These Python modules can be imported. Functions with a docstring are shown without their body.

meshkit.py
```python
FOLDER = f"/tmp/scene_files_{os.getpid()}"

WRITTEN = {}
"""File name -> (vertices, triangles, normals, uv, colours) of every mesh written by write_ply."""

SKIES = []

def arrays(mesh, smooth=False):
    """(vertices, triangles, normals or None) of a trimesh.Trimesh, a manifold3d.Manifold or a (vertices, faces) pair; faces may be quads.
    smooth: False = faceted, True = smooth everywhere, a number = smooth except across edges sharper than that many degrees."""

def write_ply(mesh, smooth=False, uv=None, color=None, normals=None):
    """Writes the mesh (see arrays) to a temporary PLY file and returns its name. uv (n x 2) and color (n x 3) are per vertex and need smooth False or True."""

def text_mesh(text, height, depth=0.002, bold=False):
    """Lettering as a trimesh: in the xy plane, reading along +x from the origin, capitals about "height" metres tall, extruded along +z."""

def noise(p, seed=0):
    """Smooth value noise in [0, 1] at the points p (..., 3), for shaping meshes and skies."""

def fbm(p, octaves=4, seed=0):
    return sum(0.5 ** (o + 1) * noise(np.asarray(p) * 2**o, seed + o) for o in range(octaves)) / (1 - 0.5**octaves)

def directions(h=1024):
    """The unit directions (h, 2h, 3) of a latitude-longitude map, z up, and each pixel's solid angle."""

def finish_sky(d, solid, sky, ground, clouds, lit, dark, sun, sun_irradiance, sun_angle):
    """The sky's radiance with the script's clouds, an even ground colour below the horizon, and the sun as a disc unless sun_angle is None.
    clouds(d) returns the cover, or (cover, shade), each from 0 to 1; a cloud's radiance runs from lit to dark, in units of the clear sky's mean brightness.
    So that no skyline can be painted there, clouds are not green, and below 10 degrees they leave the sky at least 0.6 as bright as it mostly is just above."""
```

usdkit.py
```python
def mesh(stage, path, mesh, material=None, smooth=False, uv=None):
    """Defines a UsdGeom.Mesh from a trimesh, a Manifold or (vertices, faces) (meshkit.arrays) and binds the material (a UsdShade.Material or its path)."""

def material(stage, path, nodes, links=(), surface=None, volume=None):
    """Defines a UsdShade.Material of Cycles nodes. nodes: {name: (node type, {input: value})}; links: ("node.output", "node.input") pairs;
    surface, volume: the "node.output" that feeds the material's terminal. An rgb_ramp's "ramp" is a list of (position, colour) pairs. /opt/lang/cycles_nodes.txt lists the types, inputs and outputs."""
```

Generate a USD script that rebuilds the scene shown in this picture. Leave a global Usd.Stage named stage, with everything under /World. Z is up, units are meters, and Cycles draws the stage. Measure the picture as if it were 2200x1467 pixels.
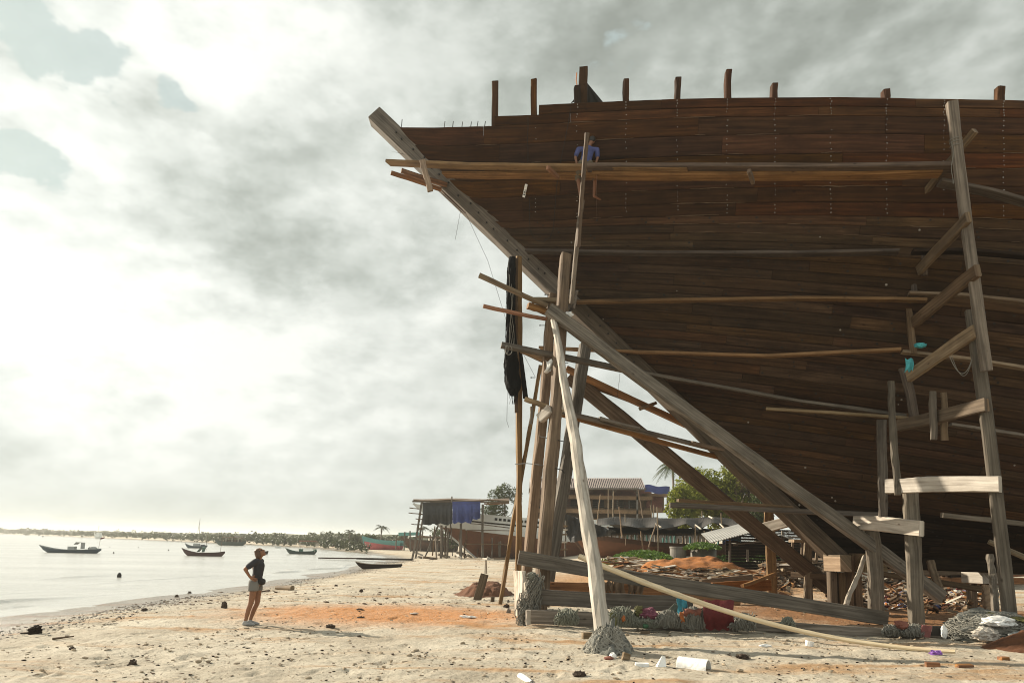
import math, random, numpy as np, trimesh, manifold3d, usdkit, meshkit
from pxr import Usd, UsdGeom, UsdLux, UsdShade, Gf, Sdf, Vt

stage = Usd.Stage.CreateInMemory()
UsdGeom.SetStageUpAxis(stage, 'Z')
UsdGeom.Xform.Define(stage, '/World')
R = random.Random(7)
NR = np.random.RandomState(11)

# ------------------------------------------------------------------ camera
EYE = np.array([0.0, 0.0, 1.84])
FPX, PITCH, ROLL, SHIFT = 1500.0, math.radians(7.8), math.radians(1.07), 223.0 / 1500.0
_f0 = np.array([0, math.cos(PITCH), math.sin(PITCH)]); _u0 = np.array([0, -math.sin(PITCH), math.cos(PITCH)]); _r0 = np.array([1.0, 0, 0])
CR = math.cos(ROLL) * _r0 + math.sin(ROLL) * _u0
CU = -math.sin(ROLL) * _r0 + math.cos(ROLL) * _u0
CF = _f0
cam = UsdGeom.Camera.Define(stage, '/World/camera')
cam.CreateHorizontalApertureAttr(36.0); cam.CreateVerticalApertureAttr(24.0)
cam.CreateFocalLengthAttr(36.0 * FPX / 2200.0)
cam.CreateVerticalApertureOffsetAttr(SHIFT * 36.0 * FPX / 2200.0)
cam.CreateClippingRangeAttr(Gf.Vec2f(0.05, 20000))
_m = np.eye(4); _m[0, :3] = CR; _m[1, :3] = CU; _m[2, :3] = -CF; _m[3, :3] = EYE
cam.AddTransformOp().Set(Gf.Matrix4d(_m.tolist()))
cam.CreateExposureAttr(1.3)

# ------------------------------------------------------------------ sun and sky
SUN = np.array([-0.80, 0.42, 0.428]); SUN /= np.linalg.norm(SUN)
sun = UsdLux.DistantLight.Define(stage, '/World/sun')
sun.CreateNormalizeAttr(True); sun.CreateIntensityAttr(1.0); sun.CreateAngleAttr(0.55); sun.CreateColorAttr(Gf.Vec3f(1.0, 0.89, 0.72))
_z = SUN; _x = np.cross([0, 0, 1.0], _z); _x /= np.linalg.norm(_x); _y = np.cross(_z, _x)
_m = np.eye(4); _m[0, :3] = _x; _m[1, :3] = _y; _m[2, :3] = _z
sun.AddTransformOp().Set(Gf.Matrix4d(_m.tolist()))

def ray(u, v):
    return CR * ((u - 1100.0) / FPX) + CU * (-(v - 733.5) / FPX + SHIFT) + CF
def P(u, v, Y):
    d = ray(u, v); return EYE + d * (Y / d[1])
def px(p):
    d = np.asarray(p, float) - EYE; w = d @ CF
    return np.array([1100 + FPX * (d @ CR) / w, 733.5 - FPX * ((d @ CU) / w - SHIFT)])
def GZ(u, v, z=0.0):
    d = ray(u, v); return EYE + d * ((z - EYE[2]) / d[2])

def skydir(u, v):
    d = ray(u, v); return d / np.linalg.norm(d)

def build_sky():
    N, L = {}, []
    def n(name, kind, **k): N[name] = (kind, k); return name
    n('sky', 'sky_texture', sky_type='single_scattering', sun_disc=False, sun_elevation=float(math.asin(SUN[2])), sun_rotation=float(math.atan2(SUN[0], SUN[1])), air_density=1.0, aerosol_density=2.0, ozone_density=1.0, altitude=0.0)
    n('tc', 'texture_coordinate')
    n('sep', 'separate_xyz'); L.append(('tc.generated', 'sep.vector'))
    n('zc', 'math', math_type='maximum', value2=0.0); L.append(('sep.z', 'zc.value1'))
    n('zd', 'math', math_type='add', value2=0.42); L.append(('zc.value', 'zd.value1'))
    n('pxx', 'math', math_type='divide'); L += [('sep.x', 'pxx.value1'), ('zd.value', 'pxx.value2')]
    n('pyy', 'math', math_type='divide'); L += [('sep.y', 'pyy.value1'), ('zd.value', 'pyy.value2')]
    n('cxy', 'combine_xyz'); L += [('pxx.value', 'cxy.x'), ('pyy.value', 'cxy.y')]
    # the cloud deck: broad banks, heaps and wisps, each also read a step towards the sun so that the heaps have a lit side
    n('mb', 'mapping', scale=(1.0, 1.0, 1.75), location=(CLOUD_AT[0], CLOUD_AT[1], 0.0)); L.append(('tc.generated', 'mb.vector'))
    n('n1', 'noise_texture', scale=3.2, detail=3.0, roughness=0.5); L.append(('mb.vector', 'n1.vector'))
    n('n2', 'noise_texture', scale=6.5, detail=10.0, roughness=0.50, lacunarity=2.05); L.append(('mb.vector', 'n2.vector'))
    n('mo', 'mapping', location=(-0.016, 0.006, 0.020)); L.append(('mb.vector', 'mo.vector'))
    n('n2b', 'noise_texture', scale=6.5, detail=10.0, roughness=0.50, lacunarity=2.05); L.append(('mo.vector', 'n2b.vector'))
    n('rel', 'math', math_type='subtract'); L += [('n2.fac', 'rel.value1'), ('n2b.fac', 'rel.value2')]
    n('hp', 'map_range', range_type='smoothstep', from_min=0.36, from_max=0.62, to_min=-0.5, to_max=0.5, clamp=True); L.append(('n2.fac', 'hp.value'))
    # thin streaks low in the sky
    n('nst', 'noise_texture', scale=1.5, detail=7.0, roughness=0.55); L.append(('cxy.vector', 'nst.vector'))
    n('sth', 'map_range', range_type='smoothstep', from_min=0.1, from_max=0.42, to_min=1.15, to_max=0.0, clamp=True); L.append(('sep.z', 'sth.value'))
    n('stc', 'math', math_type='subtract', value2=0.5); L.append(('nst.fac', 'stc.value1'))
    n('stm', 'math', math_type='multiply'); L += [('stc.value', 'stm.value1'), ('sth.result', 'stm.value2')]
    n('hpz', 'map_range', range_type='smoothstep', from_min=0.12, from_max=0.36, to_min=0.35, to_max=1.0, clamp=True); L.append(('sep.z', 'hpz.value'))
    # large masses of cloud, their outlines broken up by noise
    n('wn', 'noise_texture', scale=4.5, detail=6.0, roughness=0.55); L.append(('tc.generated', 'wn.vector'))
    n('ws', 'vector_math', math_type='subtract', vector2=(0.5, 0.5, 0.5)); L.append(('wn.color', 'ws.vector1'))
    n('wk', 'vector_math', math_type='scale', scale=0.24); L.append(('ws.vector', 'wk.vector1'))
    n('wd', 'vector_math', math_type='add'); L += [('tc.generated', 'wd.vector1'), ('wk.vector', 'wd.vector2')]
    acc = None
    for i, (u, v, r, a) in enumerate(SKY_MASSES):
        d = skydir(u, v)
        n(f'd{i}', 'vector_math', math_type='distance', vector2=tuple(map(float, d))); L.append(('wd.vector', f'd{i}.vector1'))
        n(f'm{i}', 'map_range', range_type='smootherstep', from_min=0.0, from_max=float(r), to_min=float(a), to_max=0.0, clamp=True); L.append((f'd{i}.value', f'm{i}.value'))
        if acc is None: acc = f'm{i}.result'
        else:
            n(f'a{i}', 'math', math_type='add'); L += [(acc, f'a{i}.value1'), (f'm{i}.result', f'a{i}.value2')]; acc = f'a{i}.value'
    # brightness of the deck: banks + heaps + lit sides + masses
    n('s1', 'math', math_type='multiply_add', value2=0.55, value3=0.10 + SKY_BASE - 0.375); L.append(('n1.fac', 's1.value1'))
    n('hpm', 'math', math_type='multiply'); L += [('hp.result', 'hpm.value1'), ('hpz.result', 'hpm.value2')]
    n('s2', 'math', math_type='multiply_add', value2=0.24); L += [('hpm.value', 's2.value1'), ('s1.value', 's2.value3')]
    n('s2r', 'math', math_type='multiply_add', value2=1.45); L += [('rel.value', 's2r.value1'), ('s2.value', 's2r.value3')]
    n('s2s', 'math', math_type='add'); L += [('s2r.value', 's2s.value1'), ('stm.value', 's2s.value2')]
    n('s3', 'math', math_type='add'); L += [('s2s.value', 's3.value1'), (acc, 's3.value2')]
    n('rmp', 'rgb_ramp', ramp=[(0.0, (0.462, 0.497, 0.444)), (0.22, (0.589, 0.632, 0.572)), (0.42, (0.737, 0.782, 0.718)), (0.6, (0.884, 0.925, 0.859)), (0.8, (1.031, 1.065, 0.996)), (1.0, (1.198, 1.22, 1.143))]); L.append(('s3.value', 'rmp.fac'))
    # light of the veiled sun through the deck
    n('sd', 'vector_math', math_type='dot_product', vector2=tuple(map(float, SUN))); L.append(('tc.generated', 'sd.vector1'))
    n('sg', 'map_range', range_type='linear', from_min=0.35, from_max=1.0, to_min=0.0, to_max=1.0, clamp=True); L.append(('sd.value', 'sg.value'))
    n('sp', 'math', math_type='power', value2=2.2); L.append(('sg.result', 'sp.value1'))
    n('sa', 'math', math_type='multiply_add', value2=0.30, value3=0.96); L.append(('sp.value', 'sa.value1'))
    n('cl', 'vector_math', math_type='scale'); L += [('rmp.color', 'cl.vector1'), ('sa.value', 'cl.scale')]
    n('cs', 'vector_math', math_type='scale', scale=CLOUD_SCALE); L.append(('cl.vector', 'cs.vector1'))
    # breaks in the deck: upper left
    acc = None
    for i, (u, v, r, a) in enumerate(SKY_BREAKS):
        d = skydir(u, v)
        n(f'bd{i}', 'vector_math', math_type='distance', vector2=tuple(map(float, d))); L.append(('wd.vector', f'bd{i}.vector1'))
        n(f'bm{i}', 'map_range', range_type='smootherstep', from_min=0.0, from_max=float(r), to_min=float(a), to_max=0.0, clamp=True); L.append((f'bd{i}.value', f'bm{i}.value'))
        if acc is None: acc = f'bm{i}.result'
        else:
            n(f'ba{i}', 'math', math_type='maximum'); L += [(acc, f'ba{i}.value1'), (f'bm{i}.result', f'ba{i}.value2')]; acc = f'ba{i}.value'
    n('b1', 'math', math_type='multiply_add', value2=-3.2, value3=1.6); L.append(('n2.fac', 'b1.value1'))
    n('b2', 'math', math_type='add'); L += [('b1.value', 'b2.value1'), (acc, 'b2.value2')]
    n('b3', 'map_range', range_type='smoothstep', from_min=0.62, from_max=0.80, to_min=1.0, to_max=0.25, clamp=True); L.append(('b2.value', 'b3.value'))
    n('skt', 'mix', mix_type='multiply', fac=1.0, color2=BREAK_TINT); L.append(('sky.color', 'skt.color1'))
    n('gap', 'mix', fac=0.85, color2=tuple(CLOUD_SCALE * c for c in (0.74, 0.85, 0.815))); L.append(('skt.color', 'gap.color1'))
    n('mx', 'mix', mix_type='mix'); L += [('b3.result', 'mx.fac'), ('gap.color', 'mx.color1'), ('cs.vector', 'mx.color2')]
    n('hz', 'map_range', range_type='smoothstep', from_min=0.0, from_max=0.15, to_min=0.6, to_max=0.0, clamp=True); L.append(('sep.z', 'hz.value'))
    n('hm', 'mix', color2=tuple(CLOUD_SCALE * c for c in (0.86, 0.905, 0.835))); L += [('hz.result', 'hm.fac'), ('mx.color', 'hm.color1')]
    n('bg', 'background_shader', strength=SKY_STRENGTH); L.append(('hm.color', 'bg.color'))
    mat = usdkit.material(stage, '/World/Looks/sky_look', N, L, surface='bg.background')
    dome = UsdLux.DomeLight.Define(stage, '/World/sky')
    UsdShade.MaterialBindingAPI.Apply(dome.GetPrim()).Bind(mat)
    dome.GetPrim().SetCustomDataByKey('kind', 'structure')

SKY_STRENGTH, CLOUD_SCALE = 0.1, 3.2
# pixel in the photograph, angular size, how much brighter (+) or darker (-) that mass of cloud is
SKY_BASE = 0.66
CLOUD_AT, BREAK_TINT = (3.47, 9.90), (0.50, 0.60, 0.50)
SKY_MASSES = [(300, 290, 0.12, -0.16), (420, 490, 0.15, -0.24), (600, 560, 0.15, -0.25), (770, 610, 0.14, -0.2), (570, 350, 0.12, -0.07), (800, 350, 0.16, -0.08), (860, 110, 0.15, -0.12), (1000, 540, 0.14, -0.02), (150, 470, 0.1, -0.1),
              (20, 640, 0.25, 0.30), (500, 740, 0.22, 0.34), (250, 620, 0.15, 0.2), (480, 230, 0.13, 0.2), (640, 90, 0.2, 0.24), (560, 640, 0.1, -0.12), (700, 860, 0.25, 0.1), (70, 150, 0.14, 0.1), (120, 370, 0.14, 0.2), (350, 60, 0.12, 0.15), (800, 480, 0.12, 0.1), (200, 860, 0.25, 0.1),
              (1400, 40, 0.45, -0.24), (2000, 60, 0.6, -0.33), (1150, 60, 0.25, -0.05)]
SKY_BREAKS = [(190, 120, 0.11, 0.72), (400, 205, 0.08, 0.85), (50, 230, 0.10, 0.7), (60, 20, 0.09, 0.66), (300, 60, 0.10, 0.55), (120, 300, 0.09, 0.6)]
build_sky()

# ------------------------------------------------------------------ helpers
LOOKS, used = {}, {}
def numbered(parent, name):
    k = (str(parent), name); n = used.get(k, 0); used[k] = n + 1
    return name if n == 0 else f'{name}_{n:03d}'
def tag(prim, label=None, cat=None, group=None, kind=None):
    for k, x in (('label', label), ('category', cat), ('group', group), ('kind', kind)):
        if x: prim.SetCustomDataByKey(k, x)
    return prim
BASE = {}
def thing(name, label, cat, base=(0, 0, 0), group=None, kind=None):
    path = '/World/' + numbered('/World', name)
    x = UsdGeom.Xform.Define(stage, path); x.AddTranslateOp().Set(Gf.Vec3d(*map(float, base)))
    BASE[path] = np.asarray(base, float)
    return tag(x.GetPrim(), label, cat, group, kind)
def part(parent, name, mesh, m, smooth=False, label=None, kind=None):
    """One mesh, given in world coordinates, as a part of a thing (or of a part)."""
    path = f'{parent.GetPath()}/' + numbered(parent.GetPath(), name)
    v, f, uv = mesh if len(mesh) == 3 else (mesh[0], mesh[1], None)
    base = BASE.get('/'.join(str(parent.GetPath()).split('/')[:3]), np.zeros(3))
    o = usdkit.mesh(stage, path, (np.asarray(v) - base, f), LOOKS[m], smooth, uv).GetPrim()
    return tag(o, label, kind=kind)
def top(name, mesh, m, label=None, cat=None, group=None, kind=None, smooth=False):
    path = '/World/' + numbered('/World', name)
    v, f, uv = mesh if len(mesh) == 3 else (mesh[0], mesh[1], None)
    v = np.asarray(v, float)
    o = usdkit.mesh(stage, path, (v, f), LOOKS[m], smooth, uv).GetPrim()
    return tag(o, label, cat, group, kind)
def tm(mesh):
    if hasattr(mesh, 'to_mesh'):
        k = mesh.to_mesh(); return np.array(k.vert_properties[:, :3], float), np.array(k.tri_verts)
    return np.array(mesh.vertices), np.array(mesh.faces)
def quads(f):
    f = np.asarray(f, int)
    return np.vstack([f[:, [0, 1, 2]], f[:, [0, 2, 3]]]) if f.shape[1] == 4 else f
def join(*ms):
    V, F, U, n = [], [], [], 0
    for m in ms:
        V.append(m[0]); F.append(quads(m[1]) + n); n += len(m[0])
        U.append(m[2] if len(m) == 3 and m[2] is not None else np.zeros((len(m[0]), 2)))
    return np.vstack(V), np.vstack(F), np.vstack(U)
def unit(a): a = np.asarray(a, float); return a / (np.linalg.norm(a) + 1e-12)
_uvid = [0]
def uvoff():
    _uvid[0] += 1; return np.array([R.uniform(0, 40), 10.0 * (_uvid[0] % 997)])
def timber(p0, p1, w, t, face=(0, -1, 0), seg=6, jit=0.006, taper=1.0, bow=0.0, sag=0.0, chamfer=0.13, skew=0.0):
    """A sawn or hewn piece of timber from p0 to p1: w across the face that looks along FACE, t deep."""
    p0, p1 = np.asarray(p0, float), np.asarray(p1, float)
    d = p1 - p0; ln = np.linalg.norm(d); d = d / ln
    face = np.asarray(face, float); n = unit(face - (face @ d) * d); s = np.cross(d, n)
    c = chamfer * min(w, t)
    a, b = w / 2, t / 2
    cs = np.array([(-a + c, b), (a - c, b), (a, b - c), (a, -b + c), (a - c, -b), (-a + c, -b), (-a, -b + c), (-a, b - c), (-a + c, b)])
    per = np.r_[0, np.cumsum(np.linalg.norm(np.diff(cs, axis=0), axis=1))]
    off = uvoff(); V, U = [], []
    ph = NR.uniform(0, 6.28, 4)
    j8 = NR.uniform(-1, 1, (seg + 1, 8, 2)) * jit + NR.normal(0, 1, (seg + 1, 1, 2)).cumsum(0) * jit * 0.35
    j8 -= np.linspace(0, 1, seg + 1)[:, None, None] * (j8[-1:].mean(1, keepdims=True)) * 0.7
    for i in range(seg + 1):
        q = i / seg; k = 1 + (taper - 1) * q
        cen = p0 + d * ln * q + s * (bow * math.sin(math.pi * q) + jit * 1.2 * math.sin(ph[0] + 5 * q)) + np.array([0, 0, -sag * math.sin(math.pi * q)])
        jj = np.vstack([j8[i], j8[i][:1]])
        end = skew * w * (-1 if i == 0 else 1 if i == seg else 0)
        pts = cen + np.outer(cs[:, 0] * k + jj[:, 0], s) + np.outer(cs[:, 1] * k + jj[:, 1], n) + np.outer(cs[:, 0] / max(w, 1e-6) * end, d)
        V.append(pts); U.append(np.c_[np.full(9, ln * q), per] + off)
    f = [(i * 9 + j, i * 9 + j + 1, (i + 1) * 9 + j + 1, (i + 1) * 9 + j) for i in range(seg) for j in range(8)]
    v = np.vstack(V); uv = np.vstack(U); F = quads(f)
    n0 = len(v)
    caps = np.vstack([v[:8], v[seg * 9: seg * 9 + 8]])
    cuv = np.vstack([off + [-0.3, 0] + np.c_[cs[:8, 0] * 0.1, cs[:8, 1]], off + [ln + 0.3, 0] + np.c_[cs[:8, 0] * 0.1, cs[:8, 1]]])
    fc = [(n0, n0 + j + 1, n0 + j) for j in range(1, 7)] + [(n0 + 8, n0 + 8 + j, n0 + 8 + j + 1) for j in range(1, 7)]
    f2 = np.vstack([F, fc])
    return np.vstack([v, caps]), f2[:, ::-1] if np.dot(np.cross(s, n), d) > 0 else f2, np.vstack([uv, cuv])
def pole(pts, radii, sides=9, jit=0.0, cap=True):
    """A round tapering pole, branch, rope or tube along the polyline."""
    p = np.asarray(pts, float); m = len(p)
    r = np.interp(np.linspace(0, 1, m), np.linspace(0, 1, len(np.atleast_1d(radii))), np.atleast_1d(radii))
    t = np.gradient(p, axis=0); t /= np.linalg.norm(t, axis=1, keepdims=True) + 1e-12
    ref = np.array([0, 0, 1.0]) if abs(t[:, 2].mean()) < 0.85 else np.array([0, 1.0, 0])
    a = np.cross(t, ref); a /= np.linalg.norm(a, axis=1, keepdims=True) + 1e-12
    b = np.cross(t, a)
    ang = np.linspace(0, 2 * np.pi, sides + 1)
    rr = r[:, None] * (1 + jit * NR.uniform(-1, 1, (m, sides + 1))); rr[:, -1] = rr[:, 0]
    v = p[:, None] + rr[:, :, None] * (np.cos(ang)[None, :, None] * a[:, None] + np.sin(ang)[None, :, None] * b[:, None])
    s = np.r_[0, np.cumsum(np.linalg.norm(np.diff(p, axis=0), axis=1))]
    uv = np.stack([np.broadcast_to(s[:, None], (m, sides + 1)), np.broadcast_to(ang[None] * r.mean(), (m, sides + 1))], -1).reshape(-1, 2) + uvoff()
    k = sides + 1
    f = [(i * k + j, (i + 1) * k + j, (i + 1) * k + j + 1, i * k + j + 1) for i in range(m - 1) for j in range(sides)]
    F = quads(f); v = v.reshape(-1, 3)
    if cap:
        F = np.vstack([F, [(0, j + 1, j) for j in range(1, sides - 1)][::-1], [((m - 1) * k, (m - 1) * k + j, (m - 1) * k + j + 1) for j in range(1, sides - 1)]])
    return v, F[:, ::-1], uv
def sheet(grid, thick=0.0):
    """A grid of points (a, b, 3) as a cloth or a board; with THICK it is closed."""
    g = np.asarray(grid, float); a, b = g.shape[:2]
    f = [(i * b + j, (i + 1) * b + j, (i + 1) * b + j + 1, i * b + j + 1) for i in range(a - 1) for j in range(b - 1)]
    du = np.r_[0, np.cumsum(np.linalg.norm(np.diff(g[:, b // 2], axis=0), axis=1))]; dv = np.r_[0, np.cumsum(np.linalg.norm(np.diff(g[a // 2], axis=0), axis=1))]
    uv = np.stack(np.meshgrid(du, dv, indexing='ij'), -1).reshape(-1, 2)
    v, F = g.reshape(-1, 3), quads(f)
    if not thick: return v, F, uv
    n = np.cross(np.gradient(g, axis=0), np.gradient(g, axis=1)); n /= np.linalg.norm(n, axis=-1, keepdims=True) + 1e-12
    v2 = (g - n * thick).reshape(-1, 3); k = len(v)
    rim = [i * b for i in range(a)] + [(a - 1) * b + j for j in range(1, b)] + [i * b + b - 1 for i in range(a - 2, -1, -1)] + [j for j in range(b - 2, 0, -1)]
    e = [(rim[i], rim[(i + 1) % len(rim)], rim[(i + 1) % len(rim)] + k, rim[i] + k) for i in range(len(rim))]
    return np.vstack([v, v2]), np.vstack([F, F[:, ::-1] + k, quads(e)[:, ::-1]]), np.vstack([uv, uv])
def box(c, size, rz=0.0, tilt=(0, 0), jit=0.0):
    m = trimesh.creation.box(size)
    v = np.array(m.vertices) * (1 + NR.uniform(-jit, jit, (8, 3)))
    M = trimesh.transformations.euler_matrix(tilt[0], tilt[1], rz)[:3, :3]
    w = np.asarray(size)
    uv = np.c_[v[:, np.argmax(w)], v[:, (np.argmax(w) + 1) % 3] + v[:, (np.argmax(w) + 2) % 3]] + uvoff()
    return v @ M.T + np.asarray(c, float), np.array(m.faces), uv
def catenary(a, b, sag, n=14):
    q = np.linspace(0, 1, n)[:, None]; return np.asarray(a) * (1 - q) + np.asarray(b) * q - np.array([0, 0, 1.0]) * sag * 4 * q * (1 - q)
def sstep(a, b, x): t = np.clip((np.asarray(x, float) - a) / (b - a), 0, 1); return t * t * (3 - 2 * t)

# ------------------------------------------------------------------ materials
def look(name, nodes, links, surface='p.BSDF', volume=None):
    LOOKS[name] = usdkit.material(stage, '/World/Looks/' + name, nodes, links, surface=surface, volume=volume)
def plain(name, color, rough=0.7, var=0.25, scale=6.0, metallic=0.0, bump=0.15, bscale=30.0, spec=0.4):
    c = np.array(color)
    look(name, {'g': ('geometry', {}), 'n': ('noise_texture', {'scale': scale, 'detail': 4.0}), 'r': ('rgb_ramp', {'ramp': [(0.25, tuple(c * (1 - var))), (0.75, tuple(np.minimum(c * (1 + var), 0.95)))]}),
                'n2': ('noise_texture', {'scale': bscale, 'detail': 3.0}), 'b': ('bump', {'strength': bump, 'distance': 0.02}),
                'p': ('principled_bsdf', {'roughness': rough, 'metallic': metallic, 'specular_ior_level': spec})},
         [('g.position', 'n.vector'), ('n.fac', 'r.fac'), ('r.color', 'p.base_color'), ('g.position', 'n2.vector'), ('n2.fac', 'b.height'), ('b.normal', 'p.normal')])
def wood(name, dark, mid, light, along=0.55, across=16.0, tone=0.45, rough=0.78, bump=0.35, weather=None, wamt=0.0, hue=0.0, spec=0.3):
    """Grain runs along u; every piece has its own tone, taken from the ten-metre band of v that it lies in."""
    N = {'uv': ('attribute', {'attribute': 'st'}), 'm': ('mapping', {'scale': (along, across, 1.0)}), 'n': ('noise_texture', {'scale': 1.0, 'detail': 7.0, 'roughness': 0.62, 'distortion': 0.35}),
         'r': ('rgb_ramp', {'ramp': [(0.28, dark), (0.48, mid), (0.72, light)]}),
         'm2': ('mapping', {'scale': (1.3, 3.2, 1.0)}), 'n2': ('noise_texture', {'scale': 1.0, 'detail': 4.0, 'roughness': 0.55}), 'r2': ('rgb_ramp', {'ramp': [(0.28, (0.45, 0.43, 0.41)), (0.5, (0.95, 0.94, 0.93)), (0.7, (1.2, 1.2, 1.2))]}),
         'x': ('mix', {'mix_type': 'multiply', 'fac': 0.8}),
         's': ('separate_xyz', {}), 'd': ('math', {'math_type': 'divide', 'value2': 10.0}), 'fl': ('math', {'math_type': 'floor'}), 'w': ('white_noise_texture', {'dimensions': '1D'}),
         'mr': ('map_range', {'from_min': 0.0, 'from_max': 1.0, 'to_min': 1 - tone, 'to_max': 1 + tone}),
         'sc': ('separate_color', {}), 'mh': ('map_range', {'to_min': 0.5 - hue, 'to_max': 0.5 + hue}), 'ms': ('map_range', {'to_min': 0.85, 'to_max': 1.12}), 'h': ('hsv', {}),
         'mk': ('mapping', {'scale': (1.0, 2.1, 1.0)}), 'vk': ('voronoi_texture', {'scale': 1.7}), 'rk': ('rgb_ramp', {'ramp': [(0.035, (0.12, 0.09, 0.07)), (0.055, (0.5, 0.42, 0.36)), (0.10, (1, 1, 1))]}), 'xk': ('mix', {'mix_type': 'multiply', 'fac': 0.7}),
         'b': ('bump', {'strength': bump, 'distance': 0.012}), 'p': ('principled_bsdf', {'roughness': rough, 'specular_ior_level': spec})}
    L = [('uv.vector', 'm.vector'), ('m.vector', 'n.vector'), ('n.fac', 'r.fac'), ('uv.vector', 'm2.vector'), ('m2.vector', 'n2.vector'), ('n2.fac', 'r2.fac'), ('r.color', 'x.color1'), ('r2.color', 'x.color2'),
         ('uv.vector', 's.vector'), ('s.y', 'd.value1'), ('d.value', 'fl.value1'), ('fl.value', 'w.w'), ('w.value', 'mr.value'), ('w.color', 'sc.color'), ('sc.g', 'mh.value'), ('sc.b', 'ms.value'),
         ('mr.result', 'h.value'), ('mh.result', 'h.hue'), ('ms.result', 'h.saturation'), ('x.color', 'h.color'),
         ('uv.vector', 'mk.vector'), ('mk.vector', 'vk.vector'), ('vk.distance', 'rk.fac'), ('h.color', 'xk.color1'), ('rk.color', 'xk.color2'),
         ('n.fac', 'b.height'), ('b.normal', 'p.normal')]
    out = 'xk.color'
    if weather is not None:
        N |= {'g': ('geometry', {}), 'wn': ('noise_texture', {'scale': 0.9, 'detail': 5.0, 'roughness': 0.6}), 'wr': ('map_range', {'from_min': 0.35, 'from_max': 0.65, 'to_min': 0.0, 'to_max': wamt, 'clamp': True}), 'wx': ('mix', {'mix_type': 'mix', 'color2': weather})}
        L += [('g.position', 'wn.vector'), ('wn.fac', 'wr.value'), ('wr.result', 'wx.fac'), ('xk.color', 'wx.color1')]
        out = 'wx.color'
    look(name, N, L + [(out, 'p.base_color')])
wood('plank_red', (0.018, 0.0067, 0.0024), (0.043, 0.0175, 0.0059), (0.084, 0.036, 0.0128), tone=0.38, hue=0.010, across=15, weather=(0.036, 0.0180, 0.0080), wamt=0.4, spec=0.1)
wood('plank_grey', (0.018, 0.0088, 0.0042), (0.043, 0.0232, 0.0115), (0.086, 0.050, 0.027), tone=0.42, hue=0.010, across=18, weather=(0.040, 0.0245, 0.0145), wamt=0.45, spec=0.1)
wood('plank_dark', (0.008, 0.0055, 0.0038), (0.019, 0.0125, 0.008), (0.036, 0.023, 0.0145), tone=0.4, hue=0.01, across=18, spec=0.08)
wood('timber_grey', (0.046, 0.037, 0.028), (0.104, 0.086, 0.067), (0.185, 0.158, 0.128), tone=0.28, hue=0.008, across=22, bump=0.5)
wood('timber_brown', (0.050, 0.030, 0.016), (0.10, 0.064, 0.036), (0.17, 0.118, 0.072), tone=0.28, hue=0.006, across=20, bump=0.45)
wood('timber_tan', (0.090, 0.060, 0.034), (0.165, 0.115, 0.069), (0.26, 0.195, 0.125), tone=0.24, hue=0.01, across=20, bump=0.45)
wood('timber_orange', (0.10, 0.043, 0.014), (0.18, 0.082, 0.028), (0.28, 0.14, 0.055), tone=0.25, hue=0.012, across=18)
wood('timber_white', (0.17, 0.145, 0.118), (0.35, 0.315, 0.265), (0.50, 0.46, 0.40), tone=0.18, hue=0.006, across=12, bump=0.7)
wood('timber_ochre', (0.075, 0.038, 0.014), (0.145, 0.078, 0.030), (0.235, 0.14, 0.062), tone=0.3, hue=0.012, across=18)
wood('timber_dark', (0.030, 0.020, 0.013), (0.062, 0.044, 0.030), (0.115, 0.086, 0.062), tone=0.3, hue=0.01, across=20, bump=0.5)
wood('bark', (0.06, 0.045, 0.035), (0.12, 0.095, 0.075), (0.2, 0.165, 0.13), tone=0.3, across=26, bump=0.8)
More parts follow.
